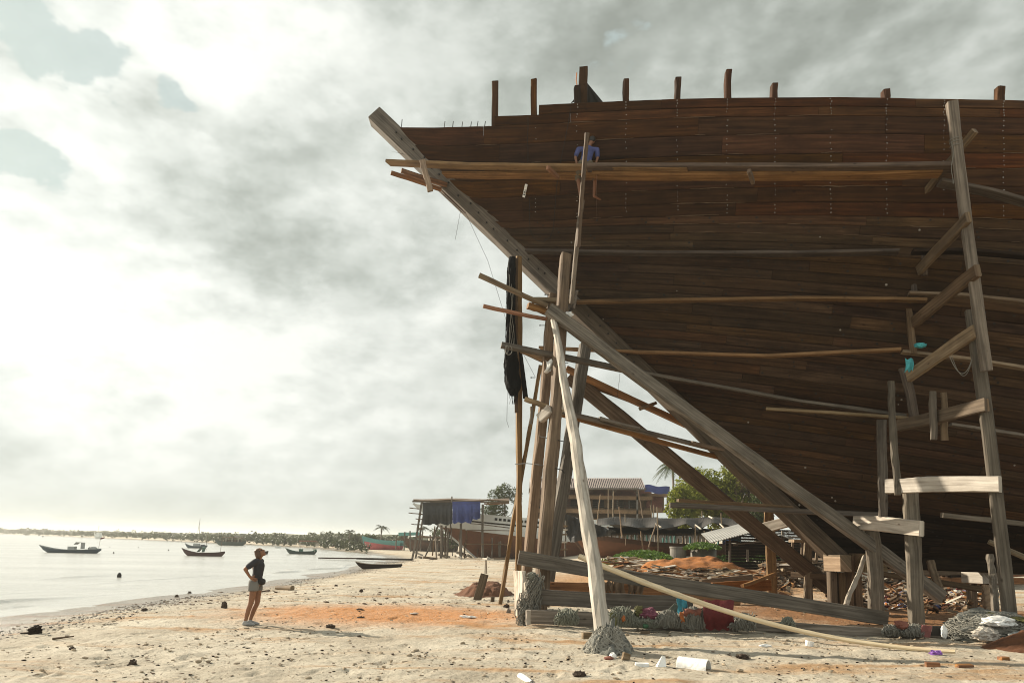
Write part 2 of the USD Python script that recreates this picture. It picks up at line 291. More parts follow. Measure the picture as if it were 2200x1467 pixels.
look('bamboo', {'uv': ('attribute', {'attribute': 'st'}), 'm': ('mapping', {'scale': (1.0, 30.0, 1.0)}), 'n': ('noise_texture', {'scale': 1.0, 'detail': 5.0}), 'r': ('rgb_ramp', {'ramp': [(0.3, (0.42, 0.33, 0.20)), (0.7, (0.62, 0.53, 0.37))]}), 'p': ('principled_bsdf', {'roughness': 0.45})},
     [('uv.vector', 'm.vector'), ('m.vector', 'n.vector'), ('n.fac', 'r.fac'), ('r.color', 'p.base_color')])

# ------------------------------------------------------------------ ground, beach and sea
WATER = -0.25
SHORE_Y = [-200, 0, 17, 28, 42, 60, 80, 101, 142, 195, 330, 627, 1100, 1700]
SHORE_X = [-14, -12.6, -12.3, -11.4, -11.3, -11.6, -14, -22, -42, -85, -200, -460, -900, -1500]
def shore(y): return np.interp(y, SHORE_Y, SHORE_X)
def ground(x, y):
    x, y = np.asarray(x, float), np.asarray(y, float)
    d = x - shore(y) + 0.9 * (meshkit.noise(np.stack([x * 0 + 3.0, y * 0.35, y * 0], -1), 5) - 0.5)
    z = np.where(d < 0, WATER + np.maximum(d * 0.09, -3.0), WATER * (1 - sstep(0, 5.5, d)))
    z = z + 1.0 * sstep(2, 12, x) * sstep(24, 50, y) + 2.5 * sstep(60, 260, d) * sstep(90, 250, y)
    p = np.stack([x, y, x * 0], -1)
    fade = np.clip(d / 3 + 0.3, 0.15, 1)
    z = z + fade * (0.07 * (meshkit.fbm(p * 0.35, 3, 3) - 0.5) + 0.035 * (meshkit.fbm(p * 1.6, 3, 9) - 0.5))
    return z
def gd(x, y): return float(ground(np.array([x]), np.array([y]))[0])
def GD(u, v):
    """The point of the ground seen at a pixel of the photograph."""
    z = 0.0
    for _ in range(12):
        p = GZ(u, v, z); z = 0.5 * z + 0.5 * gd(p[0], p[1])
    return GZ(u, v, z)
def axis(dense, step, out, growth=1.09):
    a = list(np.arange(dense[0], dense[1] + 1e-6, step)); s = step
    while a[-1] < out[1]: s *= growth; a.append(a[-1] + s)
    s = step
    while a[0] > out[0]: s *= growth; a.insert(0, a[0] - s)
    return np.array(a)
def build_ground():
    xs = axis((-13, 13), 0.055, (-1900, 1500), 1.10); ys = axis((7.5, 24), 0.075, (-90, 1800), 1.045)
    X, Y = np.meshgrid(xs, ys, indexing='ij')
    Z = ground(X, Y)
    # footprints, ruts and small hummocks near the camera
    p = np.stack([X, Y, X * 0], -1)
    w = sstep(-11, -8.5, X) * (1 - sstep(34, 60, Y)) * sstep(3, 7, Y)
    h = meshkit.fbm(p * np.array([3.4, 2.6, 1]), 4, 21); pit = np.clip(0.42 - meshkit.noise(p * 2.3, 31), 0, 1) * 0.16
    fine = meshkit.fbm(p * np.array([11.0, 8.0, 1]), 3, 61); lump = np.clip(meshkit.noise(p * 5.2, 47) - 0.66, 0, 1)
    Z = Z + w * (0.050 * (h - 0.5) - pit * 0.32 + 0.018 * (fine - 0.5) + 0.045 * lump)
    for k in range(230):
        x, y = R.uniform(-9, 12), R.uniform(7.5, 24); a = R.uniform(0, 3.14)
        i0, i1 = np.searchsorted(xs, [x - .4, x + .4]); j0, j1 = np.searchsorted(ys, [y - .4, y + .4])
        dx, dy = X[i0:i1, j0:j1] - x, Y[i0:i1, j0:j1] - y
        l, s = dx * math.cos(a) + dy * math.sin(a), -dx * math.sin(a) + dy * math.cos(a)
        r = np.sqrt((l / 0.16) ** 2 + (s / 0.075) ** 2)
        Z[i0:i1, j0:j1] += -0.035 * np.exp(-r ** 2) + 0.014 * np.exp(-((r - 1.7) / 0.5) ** 2)
    g = np.stack([X, Y, Z], -1)
    v, f, _ = sheet(g)
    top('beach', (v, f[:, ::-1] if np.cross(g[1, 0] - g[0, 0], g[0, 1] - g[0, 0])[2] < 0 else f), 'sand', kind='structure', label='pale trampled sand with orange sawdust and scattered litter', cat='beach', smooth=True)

def masks(N, L, items):
    """Patches lying on the ground: (name, centre x, y, half-length x, y, softness) -> name.result"""
    for nm, cx, cy, rx, ry, lo, hi in items:
        N[nm + 'm'] = ('mapping', {'location': (-cx / rx, -cy / ry, 0.0), 'scale': (1 / rx, 1 / ry, 0.0)})
        N[nm + 'l'] = ('vector_math', {'math_type': 'length'})
        N[nm + 'a'] = ('math', {'math_type': 'multiply_add', 'value2': 0.9})
        N[nm + 'r'] = ('map_range', {'range_type': 'smoothstep', 'from_min': hi, 'from_max': lo, 'to_min': 0.0, 'to_max': 1.0, 'clamp': True})
        L += [('g.position', nm + 'm.vector'), (nm + 'm.vector', nm + 'l.vector1'), ('pn.fac', nm + 'a.value1'), (nm + 'l.value', nm + 'a.value3'), (nm + 'a.value', nm + 'r.value')]
def look_sand():
    N, L = {}, []
    N = {'g': ('geometry', {}), 's': ('separate_xyz', {}), 'pn': ('noise_texture', {'scale': 1.3, 'detail': 6.0, 'roughness': 0.7}),
         'n1': ('noise_texture', {'scale': 0.55, 'detail': 6.0, 'roughness': 0.62}), 'r1': ('rgb_ramp', {'ramp': [(0.3, (0.315, 0.272, 0.208)), (0.5, (0.41, 0.366, 0.29)), (0.7, (0.49, 0.45, 0.368))]}),
         'ms': ('mapping', {'scale': (0.25, 1.1, 1.0), 'rotation': (0, 0, 0.25)}), 'n4': ('noise_texture', {'scale': 0.8, 'detail': 6.0, 'roughness': 0.65, 'distortion': 0.6}),
         'r4': ('map_range', {'range_type': 'smoothstep', 'from_min': 0.49, 'from_max': 0.68, 'to_min': 0.0, 'to_max': 0.95, 'clamp': True}), 'x4': ('mix', {'color2': (0.34, 0.205, 0.10)}),
         'n2': ('noise_texture', {'scale': 14.0, 'detail': 8.0, 'roughness': 0.72}), 'r2': ('rgb_ramp', {'ramp': [(0.34, (0.5, 0.46, 0.42)), (0.47, (0.98, 0.98, 0.98)), (0.66, (1.12, 1.11, 1.1))]}), 'x2': ('mix', {'mix_type': 'multiply', 'fac': 0.9}),
         'v3': ('voronoi_texture', {'scale': 15.0}), 'r3': ('rgb_ramp', {'ramp': [(0.1, (0.3, 0.24, 0.18)), (0.2, (1, 1, 1))]}), 'n3': ('noise_texture', {'scale': 1.1, 'detail': 4.0}), 'f3': ('map_range', {'from_min': 0.48, 'from_max': 0.66, 'to_min': 0.0, 'to_max': 0.85, 'clamp': True}), 'x3': ('mix', {'mix_type': 'multiply'}),
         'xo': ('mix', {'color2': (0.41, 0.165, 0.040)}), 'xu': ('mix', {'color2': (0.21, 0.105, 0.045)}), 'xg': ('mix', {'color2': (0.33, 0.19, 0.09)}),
         'dn': ('noise_texture', {'scale': 30.0, 'detail': 4.0}), 'dr': ('map_range', {'from_min': 0.3, 'from_max': 0.6, 'to_min': 0.45, 'to_max': 1.0, 'clamp': True}), 'dm': ('math', {'math_type': 'multiply'}),
         'wr': ('map_range', {'from_min': -0.06, 'from_max': -0.2, 'to_min': 0.0, 'to_max': 1.0, 'clamp': True}), 'xw': ('mix', {'mix_type': 'multiply', 'color2': (0.52, 0.50, 0.48)}),
         'rg': ('map_range', {'from_min': 0.35, 'from_max': 1.0, 'to_min': 0.92, 'to_max': 0.25, 'clamp': True}),
         'nb': ('noise_texture', {'scale': 9.0, 'detail': 9.0, 'roughness': 0.72}), 'b': ('bump', {'strength': 0.9, 'distance': 0.055}),
         'p': ('principled_bsdf', {'specular_ior_level': 0.25})}
    L = [('g.position', 's.vector'), ('g.position', 'n1.vector'), ('n1.fac', 'r1.fac'), ('g.position', 'ms.vector'), ('ms.vector', 'n4.vector'), ('n4.fac', 'r4.value'), ('r4.result', 'x4.fac'), ('r1.color', 'x4.color1'),
         ('g.position', 'pn.vector'), ('g.position', 'n2.vector'), ('n2.fac', 'r2.fac'), ('g.position', 'v3.vector'), ('v3.distance', 'r3.fac'), ('g.position', 'n3.vector'), ('n3.fac', 'f3.value'),
         ('g.position', 'dn.vector'), ('dn.fac', 'dr.value'), ('s.z', 'wr.value'), ('g.position', 'nb.vector'), ('nb.fac', 'b.height'), ('b.normal', 'p.normal'), ('wr.result', 'rg.value'), ('rg.result', 'p.roughness')]
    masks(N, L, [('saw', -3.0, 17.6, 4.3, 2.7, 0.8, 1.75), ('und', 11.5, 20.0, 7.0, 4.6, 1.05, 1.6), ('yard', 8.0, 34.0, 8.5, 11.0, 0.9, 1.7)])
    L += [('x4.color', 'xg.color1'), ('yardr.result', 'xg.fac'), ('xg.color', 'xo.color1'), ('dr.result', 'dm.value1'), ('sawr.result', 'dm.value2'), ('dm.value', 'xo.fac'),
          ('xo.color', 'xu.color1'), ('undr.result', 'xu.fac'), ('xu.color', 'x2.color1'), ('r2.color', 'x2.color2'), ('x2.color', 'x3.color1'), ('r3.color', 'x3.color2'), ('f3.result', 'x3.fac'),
          ('x3.color', 'xw.color1'), ('wr.result', 'xw.fac'), ('xw.color', 'p.base_color')]
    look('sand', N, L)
look_sand()
build_ground()

def look_water():
    N = {'g': ('geometry', {}), 'm': ('mapping', {'scale': (0.55, 1.7, 1.0), 'rotation': (0, 0, 0.35)}), 'n': ('noise_texture', {'scale': 1.6, 'detail': 6.0, 'roughness': 0.6, 'distortion': 0.4}),
         'm2': ('mapping', {'scale': (0.06, 0.2, 1.0), 'rotation': (0, 0, 0.3)}), 'n2': ('noise_texture', {'scale': 1.0, 'detail': 4.0}), 'a': ('math', {'math_type': 'multiply_add', 'value2': 0.6}),
         'b': ('bump', {'strength': 0.8, 'distance': 0.18}), 'r': ('rgb_ramp', {'ramp': [(0.3, (0.34, 0.34, 0.31)), (0.7, (0.48, 0.475, 0.44))]}),
         'p': ('principled_bsdf', {'roughness': 0.16, 'ior': 1.33, 'specular_ior_level': 0.6})}
    L = [('g.position', 'm.vector'), ('m.vector', 'n.vector'), ('g.position', 'm2.vector'), ('m2.vector', 'n2.vector'), ('n.fac', 'a.value1'), ('n2.fac', 'a.value3'), ('a.value', 'b.height'), ('b.normal', 'p.normal'), ('n2.fac', 'r.fac'), ('r.color', 'p.base_color')]
    look('water', N, L)
look_water()
def build_sea():
    xs = axis((-26, -9), 0.14, (-2200, -2), 1.10); ys = axis((8, 50), 0.16, (-150, 1800), 1.05)
    X, Y = np.meshgrid(xs, ys, indexing='ij')
    d = shore(Y) - X
    p = np.stack([X * 0.28 - Y * 0.1, Y * 0.9 * 0.28 + X * 0.1, X * 0], -1)
    Z = WATER + 0.05 * (meshkit.fbm(p * 2.2, 4, 41) - 0.5) * sstep(-0.5, 3, d)
    # small breaking ripples that run along the shore
    ph = d + 0.7 * (meshkit.noise(np.stack([Y * 0.35, X * 0.1, X * 0], -1), 8) - 0.5) * 4
    for c, h, w in ((1.1, 0.045, 0.16), (2.7, 0.06, 0.22), (5.4, 0.05, 0.3), (9.5, 0.05, 0.4)):
        br = sstep(0.52, 0.66, meshkit.noise(np.stack([Y * 0.16 + c * 3, X * 0.0 + c, X * 0], -1), 17))
        Z += 1.7 * h * br * np.exp(-((ph - c) / w) ** 2)
    g = np.stack([X, Y, Z], -1); v, f, _ = sheet(g)
    top('sea', (v, f[:, ::-1] if np.cross(g[1, 0] - g[0, 0], g[0, 1] - g[0, 0])[2] < 0 else f), 'water', kind='structure', label='calm pale sea reflecting the bright sky', cat='sea', smooth=True)
build_sea()

# ------------------------------------------------------------------ the great hull on its blocks
YC = 20.5
class Hull:
    """Half-breadths of a raked-bow wooden hull whose bow points to -x; the near side is y = yc - F(x, z)."""
    def __init__(s, yc, stem_top, stem_foot, rail, keel, bmid, entry, xa, n=1.8, dead=2.6, crowd=1.3):
        s.yc, s.st, s.sf, s.rail, s.keel, s.bm, s.entry, s.xa, s.n, s.dead, s.crowd = yc, stem_top, stem_foot, rail, keel, bmid, entry, xa, n, dead, crowd
        s.gz = None
        z = np.linspace(s.zk(xa), s.zr(xa), 200); y = s.F(np.full(200, xa), z)
        g = np.r_[0, np.cumsum(np.hypot(np.diff(z), np.diff(y)))]; s.g = (g / g[-1], z)
        s.girth = g[-1]
    def xs(s, z): (x1, z1), (x0, z0) = s.st, s.sf; return x0 + (np.asarray(z, float) - z0) * (x1 - x0) / (z1 - z0)
    def zr(s, x): return np.interp(x, *s.rail)
    def zk(s, x): return s.sf[1] + s.keel * (np.asarray(x, float) - s.sf[0])
    def F(s, x, z):
        x, z = np.asarray(x, float), np.asarray(z, float)
        d = np.clip(x - s.xs(np.maximum(z, s.sf[1])), 0, None)
        zt = np.clip((z - s.zk(x)) / (s.zr(x) - s.zk(x)), 0, 1.05)
        e = s.entry[0] + (s.entry[1] - s.entry[0]) * zt
        b = s.bm * (1 - np.clip(1 - zt, 0, 1) ** s.dead) ** 0.8
        return b * (1 - (1 - np.clip(d / e, 0, 1)) ** s.n) + 0.1
    def zline(s, t, lam):
        """Height of strake t (0 keel, 1 rail) at lam (0 stem, 1 aft): low strakes follow the girth aft, the upper ones run parallel to the sheer."""
        t, lam = np.asarray(t, float), np.asarray(lam, float)
        h = s.sf[1] + (s.st[1] - s.sf[1]) * t
        x = s.xs(h) + (s.xa - s.xs(h)) * lam
        ga = np.interp(t ** s.crowd, *s.g)
        e = 1 - (1 - lam) ** 1.25
        low = h * (1 - e) + ga * e
        hi = s.zr(x) - (s.st[1] - h) * (1 - 0.12 * lam)
        k = sstep(0.62, 0.9, t)
        return low * (1 - k) + hi * k, x
    def S(s, t, lam, off=0.0, side=-1):
        z, x = s.zline(t, lam)
        y = s.F(x, z)
        return np.stack([x, s.yc + side * (y + off), z], -1)
    def hit(s, u, v, off=0.0):
        """The point of the near side seen at a pixel, moved OFF metres towards the camera."""
        Y = np.linspace(s.yc - s.bm - 1, s.yc + 0.3, 900)
        d = ray(u, v); p = EYE + d * (Y / d[1])[:, None]
        k = np.argmax((s.yc - p[:, 1]) <= s.F(p[:, 0], p[:, 2]))
        if (s.yc - p[k, 1]) > s.F(p[k, 0], p[k, 2]): k = len(Y) - 1
        return EYE + d * ((Y[k] - off) / d[1])
_a, _b = P(801, 238.6, YC), P(1796, 1193, YC)
def _rail():
    """Sheer line: where the top of the planking is seen, on a hull whose half-breadth there is known."""
    X, Z = [_a[0]], [_a[2]]
    for u, v in ((1000, 230.5), (1155, 225), (1280, 219), (1400, 214), (1560, 210), (1700, 209), (2000, 212.5), (2200, 216), (2400, 222)):
        Y = 18.0
        for _ in range(60):
            p = P(u, v, Y); d = max(p[0] - (_b[0] + (p[2] - _b[2]) * (_a[0] - _b[0]) / (_a[2] - _b[2])), 0); F = 5.0 * (1 - (1 - min(d / 15.0, 1)) ** 1.8) + 0.1
            Y = 0.6 * Y + 0.4 * (YC - F)
        X.append(p[0]); Z.append(p[2])
    return X + [30.0], Z + [Z[-1] - 0.5]
SHIP = Hull(YC, (_a[0], _a[2]), (_b[0], _b[2]), _rail(), -0.02, 5.0, (9.0, 15.0), 22.0)

def strake(h, t0, t1, x0, x1, n=9, thick=0.07, off=0.0, gap=0.006, side=-1):
    """One curved hull plank between strakes t0, t1 and stations x0 (None: the stem), x1; its butts are upright."""
    ga = gap / h.girth
    def line(t, o):
        xs = float(h.xs(h.sf[1] + (h.st[1] - h.sf[1]) * t)); a = xs if x0 is None else max(x0, xs)
        lam = np.clip((np.linspace(a, x1, n) - xs) / (h.xa - xs), 0, 1)
        return h.S(np.full(n, t), lam, o, side)
    A, B, A2, B2 = line(t0 + ga, off), line(t1 - ga, off), line(t0 + ga, off - thick), line(t1 - ga, off - thick)
    ch = 0.07; A1 = A * (1 - ch) + B * ch; B1 = B * (1 - ch) + A * ch
    dn = 0.011
    A = A + (A2 - A) / thick * dn; B = B + (B2 - B) / thick * dn
    rings = np.stack([A2, A, A1, B1, B, B2], 1)
    s = np.r_[0, np.cumsum(np.linalg.norm(np.diff(A1, axis=0), axis=1))]
    w = np.linalg.norm(B1 - A1, axis=1).mean(); per = np.array([-0.08, 0.0, 0.03, w, w + 0.03, w + 0.1])
    uv = np.stack([np.broadcast_to(s[:, None], (n, 6)), np.broadcast_to(per[None], (n, 6))], -1).reshape(-1, 2) + uvoff()
    v = rings.reshape(-1, 3)
    f = quads([(i * 6 + j, (i + 1) * 6 + j, (i + 1) * 6 + j + 1, i * 6 + j + 1) for i in range(n - 1) for j in range(5)])
    e = (n - 1) * 6
    f = np.vstack([f, [(0, 1, 2), (0, 2, 3), (0, 3, 4), (0, 4, 5), (e, e + 2, e + 1), (e, e + 3, e + 2), (e, e + 4, e + 3), (e, e + 5, e + 4)]])
    return v, f if side < 0 else f[:, ::-1], uv
def shell(h, off, t0=0.0, t1=1.0, side=-1, nt=24, nl=30, l1=1.0):
    T, Lm = np.meshgrid(np.linspace(t0, t1, nt), np.linspace(0, l1, nl), indexing='ij')
    return sheet(h.S(T, Lm, off, side))

def build_ship():
    h = SHIP
    b = h.S(0.0, 0.0)
    t = thing('wooden_ship', 'huge unfinished wooden ship hull on blocks, its bow overhanging the beach', 'ship', (b[0], b[1], b[2] - 0.3))
    NS = 45
    edges = np.r_[np.linspace(0, 0.765, NS - 8 + 1)[:-1], np.linspace(0.765, 0.965, 7), 0.9825, 1.0]
    edges = edges + np.r_[0, NR.uniform(-0.12, 0.12, NS - 1) / NS, 0] * np.r_[np.ones(NS - 3), 0, 0, 0, 0]
    starts = {NS - 1: 1158, NS - 2: 1062}
    for k in range(NS):
        t0, t1 = edges[k], edges[k + 1]
        m = 'plank_red' if k >= NS - 8 else 'plank_grey' if k > 5 else 'plank_dark'
        x, first = None, True
        xstem = float(h.xs(h.sf[1] + (h.st[1] - h.sf[1]) * t0))
        if k in starts:
            ls = np.linspace(0, 0.6, 800); q = h.S(np.full(800, (t0 + t1) / 2), ls); us = np.array([px(p)[0] for p in q])
            x = float(q[np.argmin(abs(us - starts[k])), 0])
        while (x is None) or x < 22 - 1e-6:
            e = (xstem if x is None else x) + R.uniform(3.2, 6.6) * (R.uniform(0.45, 0.9) if first else 1)
            if 22 - e < 1.5: e = 22.0
            n = max(3, int((e - (xstem if x is None else x)) / 0.7))
            part(t, 'plank', strake(h, t0, t1, None if x is None else x + (0.0 if first else 0.006), e, n, off=R.uniform(-0.008, 0.010)), m)
            x = e; first = False
    # what stands behind the planks: ceiling planking, the far side, deck, stern bulkhead
    part(t, 'inner_lining', shell(h, -0.075, t1=0.95), 'plank_dark')
    part(t, 'far_side', shell(h, 0.0, side=1, t1=0.96), 'plank_grey')
    xs = np.linspace(h.st[0] + 0.6, 22, 24); zz = h.zr(xs) - 1.2
    F = h.F(xs, zz) - 0.1
    part(t, 'deck', sheet(np.stack([np.stack([xs, YC - F, zz], -1), np.stack([xs, YC + F, zz], -1)], 1)), 'plank_grey')
    zz = np.linspace(h.zk(22), h.zr(22) - 0.3, 16); F = h.F(np.full(16, 22.0), zz) - 0.05
    part(t, 'bulkhead', sheet(np.stack([np.stack([zz * 0 + 21.97, YC - F, zz], -1), np.stack([zz * 0 + 21.97, YC + F, zz], -1)], 1)), 'plank_dark')
    # stem timbers and keel
    stem1 = part(t, 'stem', timber(P(807, 251, YC), P(1232, 660, YC), 0.50, 0.52, seg=14, jit=0.006, chamfer=0.05), 'timber_grey')
    stem2 = part(t, 'stem', timber(P(1236, 664, YC), P(1806, 1206, YC), 0.46, 0.62, seg=16, jit=0.008, chamfer=0.05), 'timber_dark', label='lower stem timber butted under the weathered upper one')
    k0 = h.S(0.0, 0.0); part(t, 'keel', timber(k0 + [-0.25, 0.0, -0.12], [22, YC, h.zk(22) - 0.12], 0.36, 0.42, seg=12), 'plank_dark')
    # bulwark stanchions
    for u, v0, v1, w, mt in ((1064, 178, 262, 15, 'plank_red'), (1147, 174, 242, 14, 'plank_red'), (1240, 188, 226, 14, 'plank_dark'), (1345, 174, 222, 13, 'plank_red'), (1455, 170, 218, 13, 'plank_red'), (1564, 154, 214, 13, 'plank_red'), (1663, 183, 214, 14, 'plank_red'), (1902, 196, 216, 15, 'plank_red'), (2147, 190, 222, 17, 'plank_red')):
        p = h.hit(u, v1 + 14); Y = p[1] + 0.24
        a, c = P(u + R.uniform(-1, 1), v0, Y), P(u, v1 + 40, Y)
        part(t, 'stanchion', timber(c, a, w * Y / 1500, 0.2, seg=4, jit=0.008, skew=R.uniform(-0.1, 0.2)), mt)
    # nails in straight columns through the red topsides, plugs and bolts in the older planking
    V = []
    disc = trimesh.creation.cylinder(radius=1, height=1, sections=6); dv, df = np.array(disc.vertices), np.array(disc.faces)
    def disc_at(t_, l_, r, hgt, off=0.004):
        p = h.S(t_, l_, off); q = h.S(t_, l_ + 0.004, off); w_ = h.S(min(t_ + 0.004, 1), l_, off)
        n = unit(np.cross(q - p, w_ - p)); n = -n if n[1] > 0 else n
        a = unit(np.cross(n, [0, 0, 1])); b_ = np.cross(n, a)
        return (dv[:, :1] * r) * a + (dv[:, 1:2] * r) * b_ + (dv[:, 2:] * hgt) * n + p, df
    cols = {1150: 0.5, 1240: 0.6, 1345: 0.8, 1455: 1, 1562: 1, 1665: 1, 1785: 1, 1905: 1, 2028: 1, 2156: 1}
    ls = np.linspace(0, 0.9, 1500)
    nails, plugs, bolts = [], [], []
    for u, pr in cols.items():
        for k in range(NS - 8, NS):
            for q in (0.2, 0.5, 0.8):
                us = h.S(np.full(1500, edges[k] + q * (edges[k + 1] - edges[k])), ls); dd = (us - EYE); uu = 1100 + FPX * (dd @ CR) / (dd @ CF)
                l_ = float(ls[np.argmin(abs(uu - u))])
                if R.random() < pr * 0.9 and (k < NS - 2 or u > 1200):
                    nails.append(disc_at(edges[k] + q * (edges[k + 1] - edges[k]), l_ + R.uniform(-0.0006, 0.0006), R.uniform(0.009, 0.013), 0.008))
    for k in range(3, NS - 8):
        l_ = R.uniform(0.01, 0.04)
        while l_ < 0.85:
            for q in (0.28, 0.72):
                if R.random() < 0.6:
                    (bolts if R.random() < 0.06 else plugs).append(disc_at(edges[k] + q * (edges[k + 1] - edges[k]), l_ + R.uniform(-0.002, 0.002), R.uniform(0.018, 0.032), 0.01))
            l_ += R.uniform(0.03, 0.075)
    sp = []
    for k_ in range(44):
        k = R.randint(NS - 10, NS - 2); l0 = R.uniform(0.05, 0.62); n_ = R.uniform(0.008, 0.045)
        q = h.S(np.full(5, edges[k] + R.uniform(-0.0006, 0.0012)), np.linspace(l0, l0 + n_, 5), 0.006); q[1:-1] += NR.uniform(-0.006, 0.006, (3, 3))
        sp.append(pole(q, [0.003, R.uniform(0.004, 0.008), 0.003], 4)[:2])
    part(t, 'splinter', join(*sp), 'timber_tan', kind='stuff', label='pale raw splinters along the seams')
    part(t, 'nail_head', join(*nails), 'steel', kind='stuff', label='rows of bright nail heads')
    part(t, 'plug', join(*plugs), 'black', kind='stuff', label='dark wooden plugs in the planking')
    part(t, 'bolt', join(*bolts), 'steel_dull', kind='stuff', label='pale bolt heads in the planking')
    # bolts in the stem
    sb = []
    for a, c, n in ((P(850, 293, YC), P(1190, 620, YC), 17), (P(1262, 690, YC), P(1560, 975, YC), 15)):
        for i in range(n):
            q = a + (c - a) * (i + R.uniform(-0.2, 0.2)) / n + np.array([0, -0.285 if n == 17 else -0.33, 0]) + np.array([R.uniform(-.08, .08), 0, R.uniform(-.04, .04)])
            sb.append((np.c_[dv[:, 0] * 0.024, dv[:, 2] * 0.05, dv[:, 1] * 0.024] + q, df))
    part(stem1, 'bolt', join(*sb[:17]), 'black', kind='stuff'); part(stem2, 'bolt', join(*sb[17:]), 'black', kind='stuff')
    # thin spikes standing on the bow planking
    for u, v0, v1 in ((864, 257, 272), (956, 261, 272), (974, 261, 271), (994, 262, 270), (1013, 262, 269), (1027, 261, 268), (1043, 261, 267)):
        p = h.hit(u, v1 + 12); Y = p[1] + 0.05
        part(t, 'spike', pole([P(u - 2, v1 + 6, Y), P(u, v0, Y)], [0.012], 5), 'black')
plain('steel', (0.36, 0.35, 0.33), rough=0.45, var=0.1)
plain('steel_dull', (0.20, 0.18, 0.155), rough=0.6, var=0.2)
plain('black', (0.012, 0.011, 0.010), rough=0.85, var=0.2)
build_ship()

# ------------------------------------------------------------------ scaffolding, shores and timbers round the hull
def bent(pts, depth, thick, seg=None, jit=0.006):
    """A plank laid flat along a bent line: depth across, thick up."""
    p = np.asarray(pts, float); n = len(p)
    d = np.gradient(p, axis=0); d /= np.linalg.norm(d, axis=1, keepdims=True)
    s = np.cross(d, [0, 0, 1.0]); s /= np.linalg.norm(s, axis=1, keepdims=True); up = np.cross(s, d)
    c = 0.12 * min(depth, thick); a, b = depth / 2, thick / 2
    cs = np.array([(-a + c, b), (a - c, b), (a, b - c), (a, -b + c), (a - c, -b), (-a + c, -b), (-a, -b + c), (-a, b - c), (-a + c, b)])
    per = np.r_[0, np.cumsum(np.linalg.norm(np.diff(cs, axis=0), axis=1))]
    jj = NR.uniform(-jit, jit, (n, 9, 2)); jj[:, -1] = jj[:, 0]
    v = p[:, None] + (cs[None, :, 0] + jj[..., 0])[..., None] * s[:, None] + (cs[None, :, 1] + jj[..., 1])[..., None] * up[:, None]
    l = np.r_[0, np.cumsum(np.linalg.norm(np.diff(p, axis=0), axis=1))]; off = uvoff()
    uv = np.stack([np.broadcast_to(l[:, None], (n, 9)), np.broadcast_to(per[None], (n, 9))], -1).reshape(-1, 2) + off
    f = quads([(i * 9 + j, i * 9 + j + 1, (i + 1) * 9 + j + 1, (i + 1) * 9 + j) for i in range(n - 1) for j in range(8)])
    v = v.reshape(-1, 3); k = (n - 1) * 9
    f = np.vstack([f, [(0, j + 1, j) for j in range(1, 7)], [(k, k + j, k + j + 1) for j in range(1, 7)]])
    nrm = np.cross(v[f[0, 1]] - v[f[0, 0]], v[f[0, 2]] - v[f[0, 0]])
    return v, (f if nrm @ (v[f[0, 0]] - p[0]) > 0 else f[:, ::-1]), uv
def along(uvs, off, n=12):
    """A line along the hull's near side over the pixels given, OFF metres out; it runs on straight past the stem."""
    uvs = np.asarray(uvs, float)
    u = np.linspace(uvs[0, 0], uvs[-1, 0], n); v = np.interp(u, uvs[:, 0], uvs[:, 1])
    Y = np.array([SHIP.hit(a, b)[1] for a, b in zip(u, v)]); ok = Y < YC - 0.25
    i0 = int(np.argmax(ok))
    if i0 + 2 < n:
        m = (Y[i0 + 2] - Y[i0]) / (u[i0 + 2] - u[i0])
        for i in range(i0): Y[i] = Y[i0] + m * (u[i] - u[i0])
    return np.array([P(a, b, y - off) for a, b, y in zip(u, v, Y)])
SCAF = 'planks of the scaffolding along the hull'
def plank(mesh, m, label, cat='plank', name='scaffold_plank', group=None):
    return top(name, mesh, m, label, cat, group)
